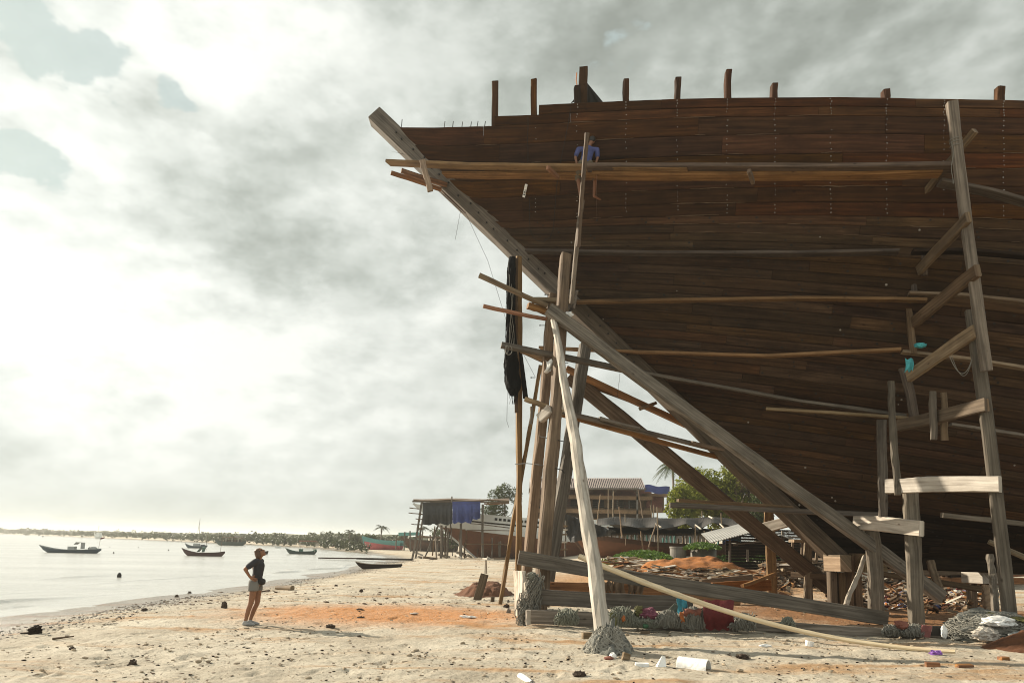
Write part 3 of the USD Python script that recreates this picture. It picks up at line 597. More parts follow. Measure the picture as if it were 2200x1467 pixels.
def build_ledgers():
    A = along
    for pts, off, dep, th, m, lab in (
        ([(834, 350), (1000, 357), (1300, 362), (1478, 366)], 0.62, 0.32, 0.085, 'timber_ochre', 'long walkway plank sticking out past the bow, topmost at its left tip'),
        ([(955, 376), (1200, 378), (1485, 381)], 0.40, 0.34, 0.075, 'timber_ochre', 'ochre walkway plank lying just under the top plank near the stem'),
        ([(1262, 361), (1560, 362), (1800, 364), (2062, 360)], 0.62, 0.40, 0.11, 'timber_dark', 'dark old walkway plank that the man in blue sits on'),
        ([(1275, 377), (1600, 379), (1880, 377), (2020, 372)], 0.50, 0.34, 0.10, 'timber_ochre', 'ochre plank under the dark old walkway right of the seated man'),
        ([(1132, 540), (1400, 545), (1700, 545), (1930, 541)], 0.22, 0.26, 0.085, 'timber_dark', 'thin ledger plank along the hull at the height of the tallest post top'),
        ([(1232, 649), (1500, 645), (1750, 641), (1990, 645)], 0.25, 0.22, 0.08, 'timber_ochre', 'orange ledger plank running along the hull from the lower stem end'),
        ([(1160, 747), (1380, 757), (1650, 765), (1935, 751)], 0.22, 0.22, 0.075, 'timber_ochre', 'slightly sagging orange ledger plank, second below the lower stem end'),
        ([(1332, 792), (1500, 822), (1720, 862), (1945, 893)], 0.22, 0.20, 0.085, 'timber_grey', 'grey ledger plank sloping down along the hull to the right ladder frame'),
        ([(1646, 878), (1800, 887), (1950, 899)], 0.45, 0.16, 0.075, 'timber_tan', 'loose pale plank propped in front of the sloping grey ledger'),
        ([(2018, 392), (2120, 412), (2260, 452)], 0.3, 0.30, 0.09, 'timber_dark', 'dark sloping plank behind the ladder post at the upper right edge'),
        ([(1952, 630), (2080, 636), (2260, 657)], 0.28, 0.22, 0.075, 'timber_brown', 'ledger plank behind the ladder post, level with the second bracket'),
        ([(1938, 756), (2080, 772), (2260, 800)], 0.28, 0.22, 0.075, 'timber_tan', 'ledger plank behind the ladder post carrying the turquoise rag'),
        ([(2042, 912), (2130, 925), (2260, 946)], 0.3, 0.22, 0.075, 'timber_grey', 'ledger plank right of the ladder post at the height of the lowest brown bracket'),
        ([(1960, 541), (2080, 540), (2260, 556)], 0.28, 0.24, 0.085, 'plank_dark', 'black shaded ledger plank behind the upper ladder post'),
    ):
        plank(bent(A(pts, off), dep, th), m, lab)
    S = []
    def st(p0, p1, w, t, m, lab, cat='plank', name='scaffold_plank', face=(0, -1, 0), **k):
        a, b = P(*p0), P(*p1); top(name, timber(a, b, w * (p0[2] + p1[2]) / 3000, t, face=face, **k), m, lab, cat)
    # stubs and cleats on the walkway
    st((840, 371, 19.5), (948, 407, 20.0), 8, 0.12, 'timber_orange', 'lower of two orange stubs poking left under the bow walkway')
    st((862, 367, 19.7), (960, 398, 20.2), 10, 0.12, 'timber_orange', 'upper of two orange stubs poking left under the bow walkway')
    st((908, 345, 18.95), (924, 411, 18.95), 13, 0.10, 'timber_tan', 'pale cleat nailed upright across the walkway planks at the stem', 'cleat', 'cleat', jit=0.01)
    st((1177, 360, 17.0), (1199, 382, 17.5), 9, 0.09, 'timber_orange', 'short cleat under the walkway left of the seated man', 'cleat', 'cleat')
    st((1609, 367, 15.45), (1618, 392, 15.9), 9, 0.09, 'timber_brown', 'short cleat under the dark walkway right of the seated man', 'cleat', 'cleat')
    # planks that stick out left of the tower
    st((1029, 592, 18.4), (1176, 657, 18.7), 9, 0.16, 'timber_tan', 'topmost of the planks poking left from the bow tower')
    st((1134, 656, 18.7), (1178, 672, 18.9), 13, 0.18, 'timber_orange', 'stubby orange board end tucked under the topmost tower plank')
    st((1143, 646, 18.8), (1236, 646, 18.9), 10, 0.2, 'timber_tan', 'level board end between the tower posts at the stem joint')
    st((1038, 658, 18.6), (1186, 688, 18.9), 7, 0.12, 'timber_orange', 'slim orange batten poking left from the bow tower')
    st((1077, 741, 18.3), (1340, 794, 18.7), 11, 0.22, 'timber_grey', 'grey plank through the tower with a loop of rope on its left end')
    st((1120, 752, 18.9), (1189, 780, 19.0), 11, 0.3, 'timber_tan', 'short wide board end under the grey tower plank')
    st((1128, 857, 18.0), (1181, 876, 17.9), 10, 0.14, 'timber_tan', 'short plank nailed across two leaning tower posts')
    st((1216, 792, 21.3), (1500, 925, 21.6), 11, 0.3, 'timber_orange', 'orange plank sloping down from the tower under the stem')
    st((1240, 818, 21.7), (1490, 912, 21.9), 7, 0.14, 'timber_orange', 'thin orange batten just under the orange sloping plank')
    st((1376, 878, 21.2), (1408, 866, 21.6), 7, 0.14, 'timber_tan', 'pale cleat poking out under the orange sloping plank', 'cleat', 'cleat')
    st((1202, 884, 18.6), (1573, 974, 20.6), 9, 0.16, 'timber_grey', 'long grey plank from the tower to the stem below the braces')
    st((1204, 890, 18.9), (1570, 989, 20.9), 9, 0.16, 'timber_orange', 'long brown plank right under the grey one below the braces')
    st((1288, 899, 18.9), (1372, 921, 19.3), 7, 0.16, 'timber_grey', 'short weathered board lying on the long grey plank')
    st((1485, 951, 19.9), (1560, 968, 20.3), 6, 0.16, 'timber_brown', 'dark short board lying on the long grey plank near the stem')
    st((1439, 1085, 19.3), (1905, 1106, 19.35), 11, 0.12, 'timber_grey', 'level grey plank under the bow in front of the big tree', seg=10)
    st((1456, 1074, 19.55), (1700, 1090, 19.55), 6, 0.28, 'timber_brown', 'dark board lying on the level grey plank under the bow', seg=8)
    st((2023, 1106, 16.6), (2260, 1133, 16.9), 11, 0.1, 'timber_grey', 'pale ledger under the hull at the lower right edge')
    st((1889, 1231, 20.0), (2110, 1266, 19.8), 12, 0.2, 'timber_brown', 'dark beam lying low between the posts under the keel', 'beam', 'beam')
build_ledgers()

def post(p0, p1, w, t, m, label, cat='post', name='shore_post', face=(0, -1, 0), ground_end=None, **k):
    a, b = P(*p0), P(*p1)
    k.setdefault('seg', 14); k.setdefault('jit', 0.013)
    return top(name, timber(a, b, w * (p0[2] + p1[2]) / 3000, t, face=face, **k), m, label, cat)
def build_tower():
    """The leaning posts in front of the stem."""
    F = (0.25, -1, 0)
    post((1115, 552, 19.7), (1114, 1296, 20.1), 12, 0.16, 'timber_ochre', 'thin upright brown post with the black net hung on it', face=F)
    top('splice', timber(P(1108, 556, 19.55), P(1109, 886, 19.6), 0.10, 0.14), 'timber_brown', 'board spliced to the left of the net post', 'board')
    post((1160, 784, 19.6), (1075, 1297, 20.6), 8, 0.10, 'timber_ochre', 'thinnest stick of the tower, leaning with its foot farthest left', cat='stick', name='prop_stick', face=F)
    post((1189, 634, 19.0), (1124, 1318, 17.6), 20, 0.24, 'timber_tan', 'brown squared tower post with a dark knot, third from the left', face=F, jit=0.016)
    post((1215, 549, 18.55), (1159, 1318, 17.0), 22, 0.27, 'timber_brown', 'tallest squared tower post, rounded at its top beside the stem', face=F, taper=1.25, jit=0.02)
    post((1259, 742, 19.9), (1168, 1300, 18.6), 25, 0.28, 'timber_grey', 'squared grey post leaning left behind the tallest tower post', face=F, jit=0.014)
    # the split white trunk in front
    n = 26; q = np.linspace(0, 1, n)[:, None]
    a, b = P(1189, 686, 18.0), GD(1303, 1392)
    pts = a * (1 - q) + (b + [0, 0, -0.2]) * q + np.c_[0.05 * np.sin(np.pi * q[:, 0]) + .018 * np.sin(q[:, 0] * 17), .02 * np.cos(q[:, 0] * 13), 0 * q[:, 0]]
    top('pale_prop', pole(pts, [0.085, 0.12, 0.135, 0.15], 9, jit=0.13), 'timber_white', 'pale bleached trunk leaning in front of the tower, foot wrapped in nets', 'prop')
    # stud and pieces beside the seated man
    post((1261, 286, 16.6), (1243, 530, 17.3), 9, 0.10, 'timber_brown', 'slim upright stud in front of the seated man', face=F, jit=0.006)
    post((1250, 430, 17.2), (1228, 652, 18.0), 9, 0.11, 'timber_grey', 'slim pale stud below the seated man', face=F, jit=0.006)
    post((1240, 624, 18.3), (1232, 662, 18.4), 7, 0.09, 'timber_grey', 'tiny upright peg on the lower stem end', cat='peg', name='peg')
    # cleats between the posts
    top('cleat', timber(P(1160, 900, 17.9), P(1183, 879, 17.7), 0.26, 0.16, face=(-.5, -1, .2), seg=3), 'timber_white', 'pale cleat between the second and third leaning tower posts', 'cleat')
    top('cleat', timber(P(1199, 877, 17.9), P(1224, 868, 17.7), 0.24, 0.16, face=(-.5, -1, .2), seg=3), 'timber_white', 'pale cleat behind the white trunk on the tower', 'cleat')
    top('cleat', timber(P(1142, 874, 18.0), P(1141, 911, 18.0), 0.08, 0.14, seg=3), 'timber_grey', 'narrow grey cleat on the left of the brown tower post', 'cleat')
    for k, (pts, lab) in enumerate(([[(1153, 936, 18.3), (1176, 941, 17.9), (1211, 948, 17.4)], 'upper iron rod driven through the tower posts'],
                       [[(1107, 997, 19.6), (1132, 995, 18.6), (1158, 998, 17.8), (1207, 1009, 17.3), (1213, 1016, 17.3)], 'bent iron rod driven through the tower posts'])):
        top('iron_rod', pole([P(*p) for p in pts], [0.012], 6), 'black', lab, 'rod')
    for k, (u, v, Y, l, lab) in enumerate(((1163, 699, 18.7, 14, 'long nail left of the brown tower post, lower pair'), (1174, 633, 18.8, 10, 'nail under the stem left of the tallest post'), (1144, 811, 18.8, 9, 'lowest nail in the leaning stick top'), (1216, 780, 17.8, 8, 'nail right of the white trunk under the brace'))):
        top('nail', join(pole([P(u - 3, v, Y), P(u - 3 + l, v, Y)], [0.010], 5), pole([P(u - 4, v, Y), P(u - 2, v, Y)], [0.022], 6)), 'black', lab, 'nail')
    # the long braces
    post((1178, 664, 17.9), (2022, 1283, 18.6), 27, 0.26, 'timber_grey', 'heavy grey brace running diagonally from the tower to the keel blocks', 'brace', 'brace', seg=20, jit=0.012, chamfer=0.12, face=(0, -1, 0.1))
    post((1222, 808, 21.7), (1816, 1290, 22.3), 33, 0.28, 'timber_brown', 'brown diagonal brace behind the tower, parallel below the stem', 'brace', 'brace', seg=16, jit=0.012, face=(-0.1, -1, -0.25))
    post((1114, 1196, 16.75), (1905, 1327, 17.3), 29, 0.16, 'timber_grey', 'low grey beam sloping from the tower foot to the right posts', 'beam', 'beam', seg=16, jit=0.012, bow=0.04)
    # bamboo pole
    n = 60; q = np.linspace(0, 1, n); c = np.array([P(1246, 1196, 15.9), P(1467, 1283, 14.9), P(1740, 1364, 13.9), GD(2050, 1406) + [0, 0, 0.03]])
    s = np.array([0, 0.3, 0.66, 1.0]); pts = np.stack([np.interp(q, s, c[:, k]) for k in range(3)], 1)
    pts = np.stack([np.polyval(np.polyfit(q, pts[:, k], 3), q) for k in range(3)], 1)
    rad = np.interp(q, [0, 0.2, 1], [0.062, 0.06, 0.035]) * (1 + 0.13 * np.exp(-(((q * 19) % 1 - 0.5) / 0.10) ** 2))
    top('bamboo_pole', pole(pts, rad, 10), 'bamboo', 'long pale bamboo pole sloping across the nets to the sand', 'pole', smooth=True)
build_tower()

def build_right_frame():
    t = thing('ladder_frame', 'tall frame of weathered posts and brackets against the hull at right', 'scaffold', GD(2172, 1362))
    F = (-0.35, -1, 0)
    def pc(name, p0, p1, w, tt, m, face=F, lab=None, **k):
        k.setdefault('seg', 8); k.setdefault('jit', 0.01)
        return part(t, name, timber(P(*p0), P(*p1), w * (p0[2] + p1[2]) / 3000, tt, face=face, **k), m, label=lab)
    pc('outer_post', (2043, 221, 14.35), (2119, 797, 14.6), 22, 0.16, 'timber_grey', lab='upper length of the outer post')
    pc('outer_post', (2087, 666, 14.85), (2176, 1372, 15.0), 23, 0.18, 'timber_grey', lab='lower length of the outer post, lapped behind the upper', taper=1.08)
    for k, (a, b, w) in enumerate((((1974, 430, 16.3), (2094, 280, 14.55), 14), ((1975, 582, 16.5), (2080, 466, 14.22), 24), ((1963, 692, 16.9), (2101, 581, 14.25), 27), ((1952, 808, 17.0), (2097, 711, 14.60), 27), ((1930, 914, 17.2), (2120, 871, 14.66), 27))):
        pc('bracket', a, b, w, 0.12, 'timber_brown' if k != 3 else 'timber_tan', face=(-1, -0.45, 0), seg=4)
    pc('bracket', (1905, 1044, 16.9), (2149, 1040, 14.68), 33, 0.13, 'timber_white', face=(-1, -0.45, 0), lab='broad bleached lowest bracket, half in sunlight', seg=5, jit=0.014)
    for a, b, w, m in (((1976, 401, 16.3), (1988, 592, 16.5), 12, 'timber_dark'), ((1952, 552, 16.7), (1966, 650, 16.8), 14, 'timber_dark'), ((1949, 659, 17.0), (1964, 760, 17.0), 13, 'timber_brown'), ((1941, 790, 17.2), (1966, 902, 17.3), 18, 'timber_dark')):
        pc('inner_post', a, b, w, 0.14, m, seg=4)
    W = 'timber_grey'
    post((1914, 820, 16.9), (1928, 1063, 16.6), 13, 0.13, 'timber_grey', 'pale hanging batten left of the lowest ladder brackets', 'batten', 'hanging_batten', face=F)
    post((1893, 902, 17.5), (1898, 1110, 17.6), 18, 0.16, W, 'thicker grey batten left of the pale hanging batten', 'batten', 'hanging_batten', face=F)
    post((2005, 841, 15.9), (2005, 944, 15.9), 13, 0.1, W, 'left of two short upright battens on the lowest brown bracket', 'batten', 'hanging_batten', face=F, seg=4)
    post((2026, 843, 15.95), (2030, 946, 16.1), 12, 0.1, 'timber_tan', 'right of two short upright battens on the lowest brown bracket', 'batten', 'hanging_batten', face=F, seg=4)
    post((1953, 1028, 17.0), (1972, 1344, 17.05), 28, 0.3, W, 'stout grey post carrying the broad bleached bracket', face=F, jit=0.012)
    post((1873, 1128, 18.55), (1883, 1340, 18.4), 29, 0.3, W, 'stout post left of the bracket post, under the bleached short beam', face=F)
    top('beam', timber(P(1838, 1122, 18.6), P(1980, 1134, 16.35), 0.36, 0.14, face=(-1, -0.5, 0), seg=5, jit=0.014), 'timber_white', 'bleached short beam on two posts, its right end sunlit', 'beam')
    post((1736, 1136, 22.2), (1736, 1296, 22.2), 17, 0.24, 'timber_tan', 'square sunlit post left of the keel under the bow', face=F)
    post((1652, 1058, 23.6), (1660, 1285, 23.6), 20, 0.26, 'timber_ochre', 'brown post with a sunlit edge in front of the wood heap', face=F)
    top('beam', timber(P(1634, 1136, 22.6), P(1717, 1113, 21.9), 0.33, 0.14, face=(-1, -0.6, 0), seg=3), 'timber_white', 'sunlit white plank under the bow beside the stem', 'beam')
    top('beam', timber(P(1717, 1133, 21.8), P(1738, 1140, 21.2), 0.26, 0.12, face=(-1, -0.6, 0), seg=3), 'timber_white', 'small sunlit board end on the square post at the stem', 'beam')
    post((1857, 1194, 18.9), (1820, 1300, 18.3), 9, 0.1, 'timber_white', 'thin white prop leaning under the forefoot', 'prop', 'prop', face=F)
    post((1823, 1192, 20.3), (1823, 1312, 20.3), 20, 0.34, 'timber_brown', 'keel post under the forefoot between two sunlit blocks', face=F)
    post((1999, 1204, 19.2), (2022, 1290, 18.9), 14, 0.2, 'timber_tan', 'slanting sunlit prop behind the stout bracket post', 'prop', 'prop', face=F)
    post((2127, 1190, 15.6), (2143, 1340, 15.5), 11, 0.16, 'timber_grey', 'short leaning board against the ladder foot', 'board', 'leaning_board', face=F)
    post((2115, 1258, 18.6), (2124, 1330, 18.3), 12, 0.2, 'timber_tan', 'small sunlit stake behind the ladder foot', 'stake', 'stake', face=F)
    for u0, u1, v0, v1, Y, lab in ((1786, 1813, 1192, 1227, 20.1, 'sunlit keel block left of the forefoot post'), (1835, 1891, 1190, 1228, 20.2, 'orange stained sunlit keel block right of the white prop'), (2084, 2132, 1206, 1252, 20.9, 'big sunlit keel block with a square grid of lines')):
        a = P((u0 + u1) / 2, v1, Y); w = (u1 - u0) * Y / 1500; h = (v1 - v0) * Y / 1500
        b = thing('keel_block', lab, 'block', a, 'blocks under the keel')
        part(b, 'block', box(a + [0, 0, h / 2], (w, 0.7, h), 0.25, jit=0.03), 'timber_white' if u0 > 2000 else 'timber_tan')
        part(b, 'bearer', timber(a + [-w * 0.35, 0.1, -0.02], [a[0] - w * 0.35, a[1] + 0.1, gd(a[0], a[1]) - 0.1], 0.22, 0.24, seg=3), 'timber_brown')
        part(b, 'bearer', timber(a + [w * 0.35, 0.1, -0.02], [a[0] + w * 0.35, a[1] + 0.1, gd(a[0], a[1]) - 0.1], 0.2, 0.24, seg=3), 'timber_brown')
    n = 8; q = np.linspace(0, 1, n)[:, None]
    top('log', pole(P(2124, 1163, 15.6) * (1 - q) + P(2290, 1236, 15.2) * q, [0.055, 0.07], 9, jit=0.05), 'timber_tan', 'round pole end poking left past the ladder post', 'pole')
build_right_frame()

def build_cribs():
    # timber crib at the tower foot: its left end boards face the sun
    a = GD(1134, 1338); t = thing('timber_crib', 'low timber crib at the tower foot with bleached end boards', 'crib', a)
    def pc(name, p0, p1, w, tt, m, face=(0, -1, 0), **k): part(t, name, timber(P(*p0), P(*p1), w, tt, face=face, **k), m)
    L = (-1, -0.25, 0.0)
    pc('end_board', (1121, 1226, 16.6), (1123, 1330, 16.6), 0.36, 0.10, 'timber_white', face=L, jit=0.015)
    pc('end_board', (1112, 1226, 17.1), (1114, 1322, 17.1), 0.40, 0.10, 'timber_white', face=L, jit=0.015)
    pc('end_board', (1134, 1250, 16.1), (1138, 1334, 15.95), 0.30, 0.12, 'timber_white', face=L, jit=0.015)
    pc('corner_post', (1149, 1256, 16.1), (1152, 1336, 15.9), 0.16, 0.16, 'timber_grey')
    pc('side_board', (1150, 1281, 16.0), (1488, 1299, 15.9), 0.34, 0.10, 'timber_grey', seg=10)
    pc('side_board', (1131, 1324, 15.7), (1585, 1341, 15.35), 0.30, 0.12, 'timber_grey', seg=10)
    pc('back_board', (1178, 1262, 18.2), (1420, 1268, 18.2), 0.30, 0.10, 'timber_orange', seg=6)
    pc('back_board', (1400, 1276, 18.4), (1590, 1290, 18.3), 0.26, 0.10, 'timber_orange', seg=6)
    pc('stake', (1135, 1310, 15.4), (1135, 1341, 15.4), 0.07, 0.1, 'timber_white', face=L, seg=3)
    top('sill_board', timber(P(1580, 1341, 15.35), P(2082, 1365, 14.75), 0.22, 0.16, seg=12, jit=0.012), 'timber_grey', 'long grey sill board on the sand from the red cloth to the right nets', 'board')
    # planks lying on the ground behind the low beam
    for p0, p1, w, m, lab in (((1505, 1252, 24.5), (1615, 1240, 26.0), 0.22, 'timber_brown', 'dark plank edge lying before the sawdust heap'), ((1530, 1262, 22.5), (1655, 1256, 22.9), 0.34, 'timber_orange', 'wide brown plank lying left of the brown post'), ((1700, 1234, 22.5), (1815, 1241, 21.5), 0.18, 'timber_brown', 'dark timber lying under the brown brace'), ((1595, 1258, 22.0), (1664, 1233, 23.2), 0.1, 'timber_orange', 'reddish stick leaning against the brown post')):
        top('lying_plank', timber(P(*p0), P(*p1), w, 0.12, seg=6), m, lab, 'plank')
    a = GD(1024, 1288); top('leaning_board', timber(a + [0, 0, -0.1], P(1041, 1233, a[1] + 0.25), 0.25, 0.07, seg=4), 'timber_brown', 'dark board stuck slanting in the sand left of the tower', 'board')
    a = GD(1058, 1292); top('stump', timber(a + [0, 0, -0.1], a + [0.01, 0, 0.15], 0.12, 0.12, seg=2), 'timber_brown', 'small square stump in the sand beside the slanting board', 'stump')
    a = GD(1042, 1232); top('twin_sticks', join(pole([a + [0, 0, -.1], P(1043, 1203, a[1])], [0.03, 0.02], 6), pole([a + [0.1, 0, -.1], P(1045, 1203, a[1])], [0.03, 0.02], 6)), 'timber_brown', 'pair of thin sticks standing behind the slanting board', 'sticks')
build_cribs()

# ------------------------------------------------------------------ background: ships, sheds, house, trees, boats
def leaf_look(name, a, b, trans=0.35):
    look(name, {'oi': ('geometry', {}), 'w': ('noise_texture', {'scale': 1.3, 'detail': 3.0}), 'r': ('rgb_ramp', {'ramp': [(0.3, a), (0.7, b)]}), 'hs': ('map_range', {'to_min': 0.65, 'to_max': 1.35}), 'h': ('hsv', {}),
                'd': ('principled_bsdf', {'roughness': 0.55, 'specular_ior_level': 0.3}), 't': ('translucent_bsdf', {}), 'm': ('mix_closure', {'fac': trans})},
         [('oi.position', 'w.vector'), ('w.fac', 'r.fac'), ('oi.random_per_island', 'hs.value'), ('hs.result', 'h.value'), ('r.color', 'h.color'), ('h.color', 'd.base_color'), ('h.color', 't.color'), ('d.BSDF', 'm.closure1'), ('t.BSDF', 'm.closure2')], surface='m.closure')
leaf_look('leaf_bright', (0.17, 0.20, 0.022), (0.36, 0.38, 0.055), 0.5)
leaf_look('leaf_dark', (0.045, 0.065, 0.016), (0.10, 0.125, 0.028), 0.4)
leaf_look('leaf_vine', (0.06, 0.12, 0.015), (0.12, 0.21, 0.03), 0.35)
leaf_look('leaf_far', (0.055, 0.068, 0.034), (0.095, 0.11, 0.055), 0.3)
leaf_look('leaf_dead', (0.09, 0.055, 0.03), (0.16, 0.11, 0.06), 0.25)
plain('tarp_black', (0.022, 0.021, 0.020), rough=0.6, var=0.4, scale=1.0, bump=0.3, bscale=6)
plain('tarp_grey', (0.024, 0.0205, 0.0175), rough=0.75, var=0.45, scale=0.7, bump=0.3, bscale=5)
plain('tarp_blue', (0.03, 0.045, 0.16), rough=0.5, var=0.35, scale=1.0, bump=0.3, bscale=6)
plain('tarp_cyan', (0.03, 0.16, 0.30), rough=0.5, var=0.3, scale=1.0)
plain('hull_brown', (0.125, 0.046, 0.018), rough=0.6, var=0.3, scale=0.8, bump=0.2)
plain('hull_white', (0.55, 0.56, 0.54), rough=0.5, var=0.15, scale=0.7)
plain('hull_pink', (0.36, 0.085, 0.09), rough=0.55, var=0.25, scale=0.6)
plain('hull_teal', (0.09, 0.24, 0.22), rough=0.55, var=0.25, scale=0.6)
plain('hull_wood', (0.075, 0.034, 0.017), rough=0.75, var=0.4, scale=1.2)
plain('wall_tan', (0.17, 0.105, 0.055), rough=0.85, var=0.3, scale=0.9)
plain('wall_brick', (0.17, 0.07, 0.05), rough=0.9, var=0.3, scale=2)
plain('concrete', (0.17, 0.155, 0.135), rough=0.9, var=0.4, scale=1.5)
plain('roof_metal', (0.22, 0.18, 0.165), rough=0.5, var=0.2, scale=0.8)
plain('zinc', (0.20, 0.195, 0.18), rough=0.5, var=0.25, scale=0.8)
plain('house_pale', (0.42, 0.38, 0.33), rough=0.85, var=0.2)
plain('roof_rust', (0.16, 0.085, 0.06), rough=0.8, var=0.3)
plain('paint_green', (0.014, 0.07, 0.05), rough=0.5)
plain('paint_darkgreen', (0.018, 0.035, 0.03), rough=0.5)
plain('paint_blue', (0.022, 0.04, 0.056), rough=0.5)
plain('paint_maroon', (0.04, 0.012, 0.011), rough=0.5)
plain('paint_grey', (0.25, 0.26, 0.25), rough=0.6)
plain('red_cloth', (0.085, 0.006, 0.007), rough=0.75, var=0.25, scale=5, bump=0.3)
plain('white_cloth', (0.62, 0.62, 0.60), rough=0.8)
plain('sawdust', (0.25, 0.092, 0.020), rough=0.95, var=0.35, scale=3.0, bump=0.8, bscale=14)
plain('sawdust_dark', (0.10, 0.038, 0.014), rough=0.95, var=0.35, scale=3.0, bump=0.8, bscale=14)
plain('far_land', (0.06, 0.065, 0.035), rough=0.95, var=0.3, scale=0.05)

def leaves(cs, size, aspect=0.45, droop=0.0, n=None):
    """Leaf-sized folded faces at the points given."""
    cs = np.asarray(cs, float); k = len(cs)
    a = NR.normal(size=(k, 3)); a[:, 2] = a[:, 2] * 0.6 - droop; a /= np.linalg.norm(a, axis=1, keepdims=True)
    b = np.cross(a, NR.normal(size=(k, 3))); b /= np.linalg.norm(b, axis=1, keepdims=True)
    s = (size * NR.uniform(0.6, 1.4, k))[:, None]
    c = np.cross(a, b) * 0.22
    v = np.stack([cs - a * s, cs + (b * aspect + c) * s, cs + a * s, cs - (b * aspect - c) * s], 1).reshape(-1, 3)
    i = np.arange(k)[:, None] * 4
    return v, np.vstack([i + [0, 1, 2], i + [0, 2, 3]])
def crown_points(c, rad, n, lumps=9, seed=0, hollow=0.55):
    """Points in an uneven crown made of overlapping boughs, thicker towards their outsides."""
    r = np.random.RandomState(seed); rad = np.asarray(rad, float); pts = []
    cen = r.normal(size=(lumps, 3)); cen /= np.linalg.norm(cen, axis=1, keepdims=True); cen *= r.uniform(0.25, 0.75, (lumps, 1))
    sz = r.uniform(0.32, 0.55, lumps)
    for q, s in zip(cen, sz):
        m = int(n * s ** 2 / (sz ** 2).sum())
        d = r.normal(size=(m, 3)); d /= np.linalg.norm(d, axis=1, keepdims=True)
        rr = (hollow + (1 - hollow) * r.uniform(0, 1, (m, 1)) ** 0.6) * (1 + 0.35 * (meshkit.noise(d * 2.6 + q * 9, seed)[:, None] - 0.5))
        pts.append(q + d * rr * s)
    return np.vstack(pts) * rad + np.asarray(c, float)
def tree(name, label, foot, c, rad, n, size, mat, trunk=0.18, seed=1, group=None, cat='tree', lumps=9):
    t = thing(name, label, cat, foot, group)
    c = np.asarray(c, float); foot = np.asarray(foot, float)
    limbs = [pole([foot - [0, 0, .3], foot * 0.6 + c * 0.4 + [0.1, 0, 0], c], [trunk, trunk * 0.8, trunk * 0.4], 8, jit=0.1)]
    r = np.random.RandomState(seed)
    for k in range(7):
        d = r.normal(size=3); d[2] = abs(d[2]) * 0.6; d = d / np.linalg.norm(d) * np.asarray(rad) * 0.7
        o = foot * (0.5 - 0.05 * k) + c * (0.5 + 0.05 * k)
        limbs.append(pole([o, o + d * 0.5 + [0, 0, 0.2], c + d], [trunk * 0.45, trunk * 0.25, trunk * 0.08], 6))
    part(t, 'trunk', join(*limbs), 'bark')
    part(t, 'crown', leaves(crown_points(c, rad, n, lumps, seed), size), mat)
    return t
def palm(name, label, foot, topz, fr, nf, mat, seed=1, droop=1.0, lean=0.3, group=None):
    r = np.random.RandomState(seed); foot = np.asarray(foot, float)
    t = thing(name, label, 'palm', foot, group)
    hd = foot + [lean, 0, topz]
    q = np.linspace(0, 1, 9)[:, None]
    part(t, 'trunk', pole(foot + (hd - foot) * q + np.c_[lean * 0.3 * np.sin(np.pi * q[:, 0]), 0 * q, 0 * q] - [0, 0, 0.2], [0.17, 0.11], 7, jit=0.06), 'bark')
    fr_m = []
    for k in range(nf):
        a = 2 * math.pi * k / nf + r.uniform(-.2, .2); el = r.uniform(-0.1, 0.9); L = fr * r.uniform(0.8, 1.1)
        s = np.linspace(0, 1, 12)
        rr = L * (np.cos(el) * s); zz = L * (np.sin(el) * s - droop * 0.62 * s ** 2)
        spine = hd + np.c_[rr * math.cos(a), rr * math.sin(a), zz]
        side = np.array([-math.sin(a), math.cos(a), 0.0])
        V, Fc = [], []
        for i in range(1, 12):
            w = fr * 0.22 * math.sin(math.pi * min(0.97, 0.12 + 0.86 * s[i])) ** 0.7
            for sg in (-1, 1):
                for o in (0.0, 0.5):
                    p0 = spine[i] * (1 - o) + spine[i - 1] * o; d = unit(spine[i] - spine[i - 1])
                    p1 = p0 + side * sg * w + d * w * 0.55 - np.array([0, 0, w * r.uniform(0.3, 0.8)])
                    n0 = len(V); V += [p0 - d * 0.05 * fr / 2, p0 + d * 0.05 * fr / 2, p1]; Fc.append((n0, n0 + 1, n0 + 2))
        fr_m.append((np.array(V), np.array(Fc)))
        fr_m.append(pole(spine, [0.03, 0.008], 4)[:2])
    part(t, 'crown', join(*fr_m), mat)
    return t

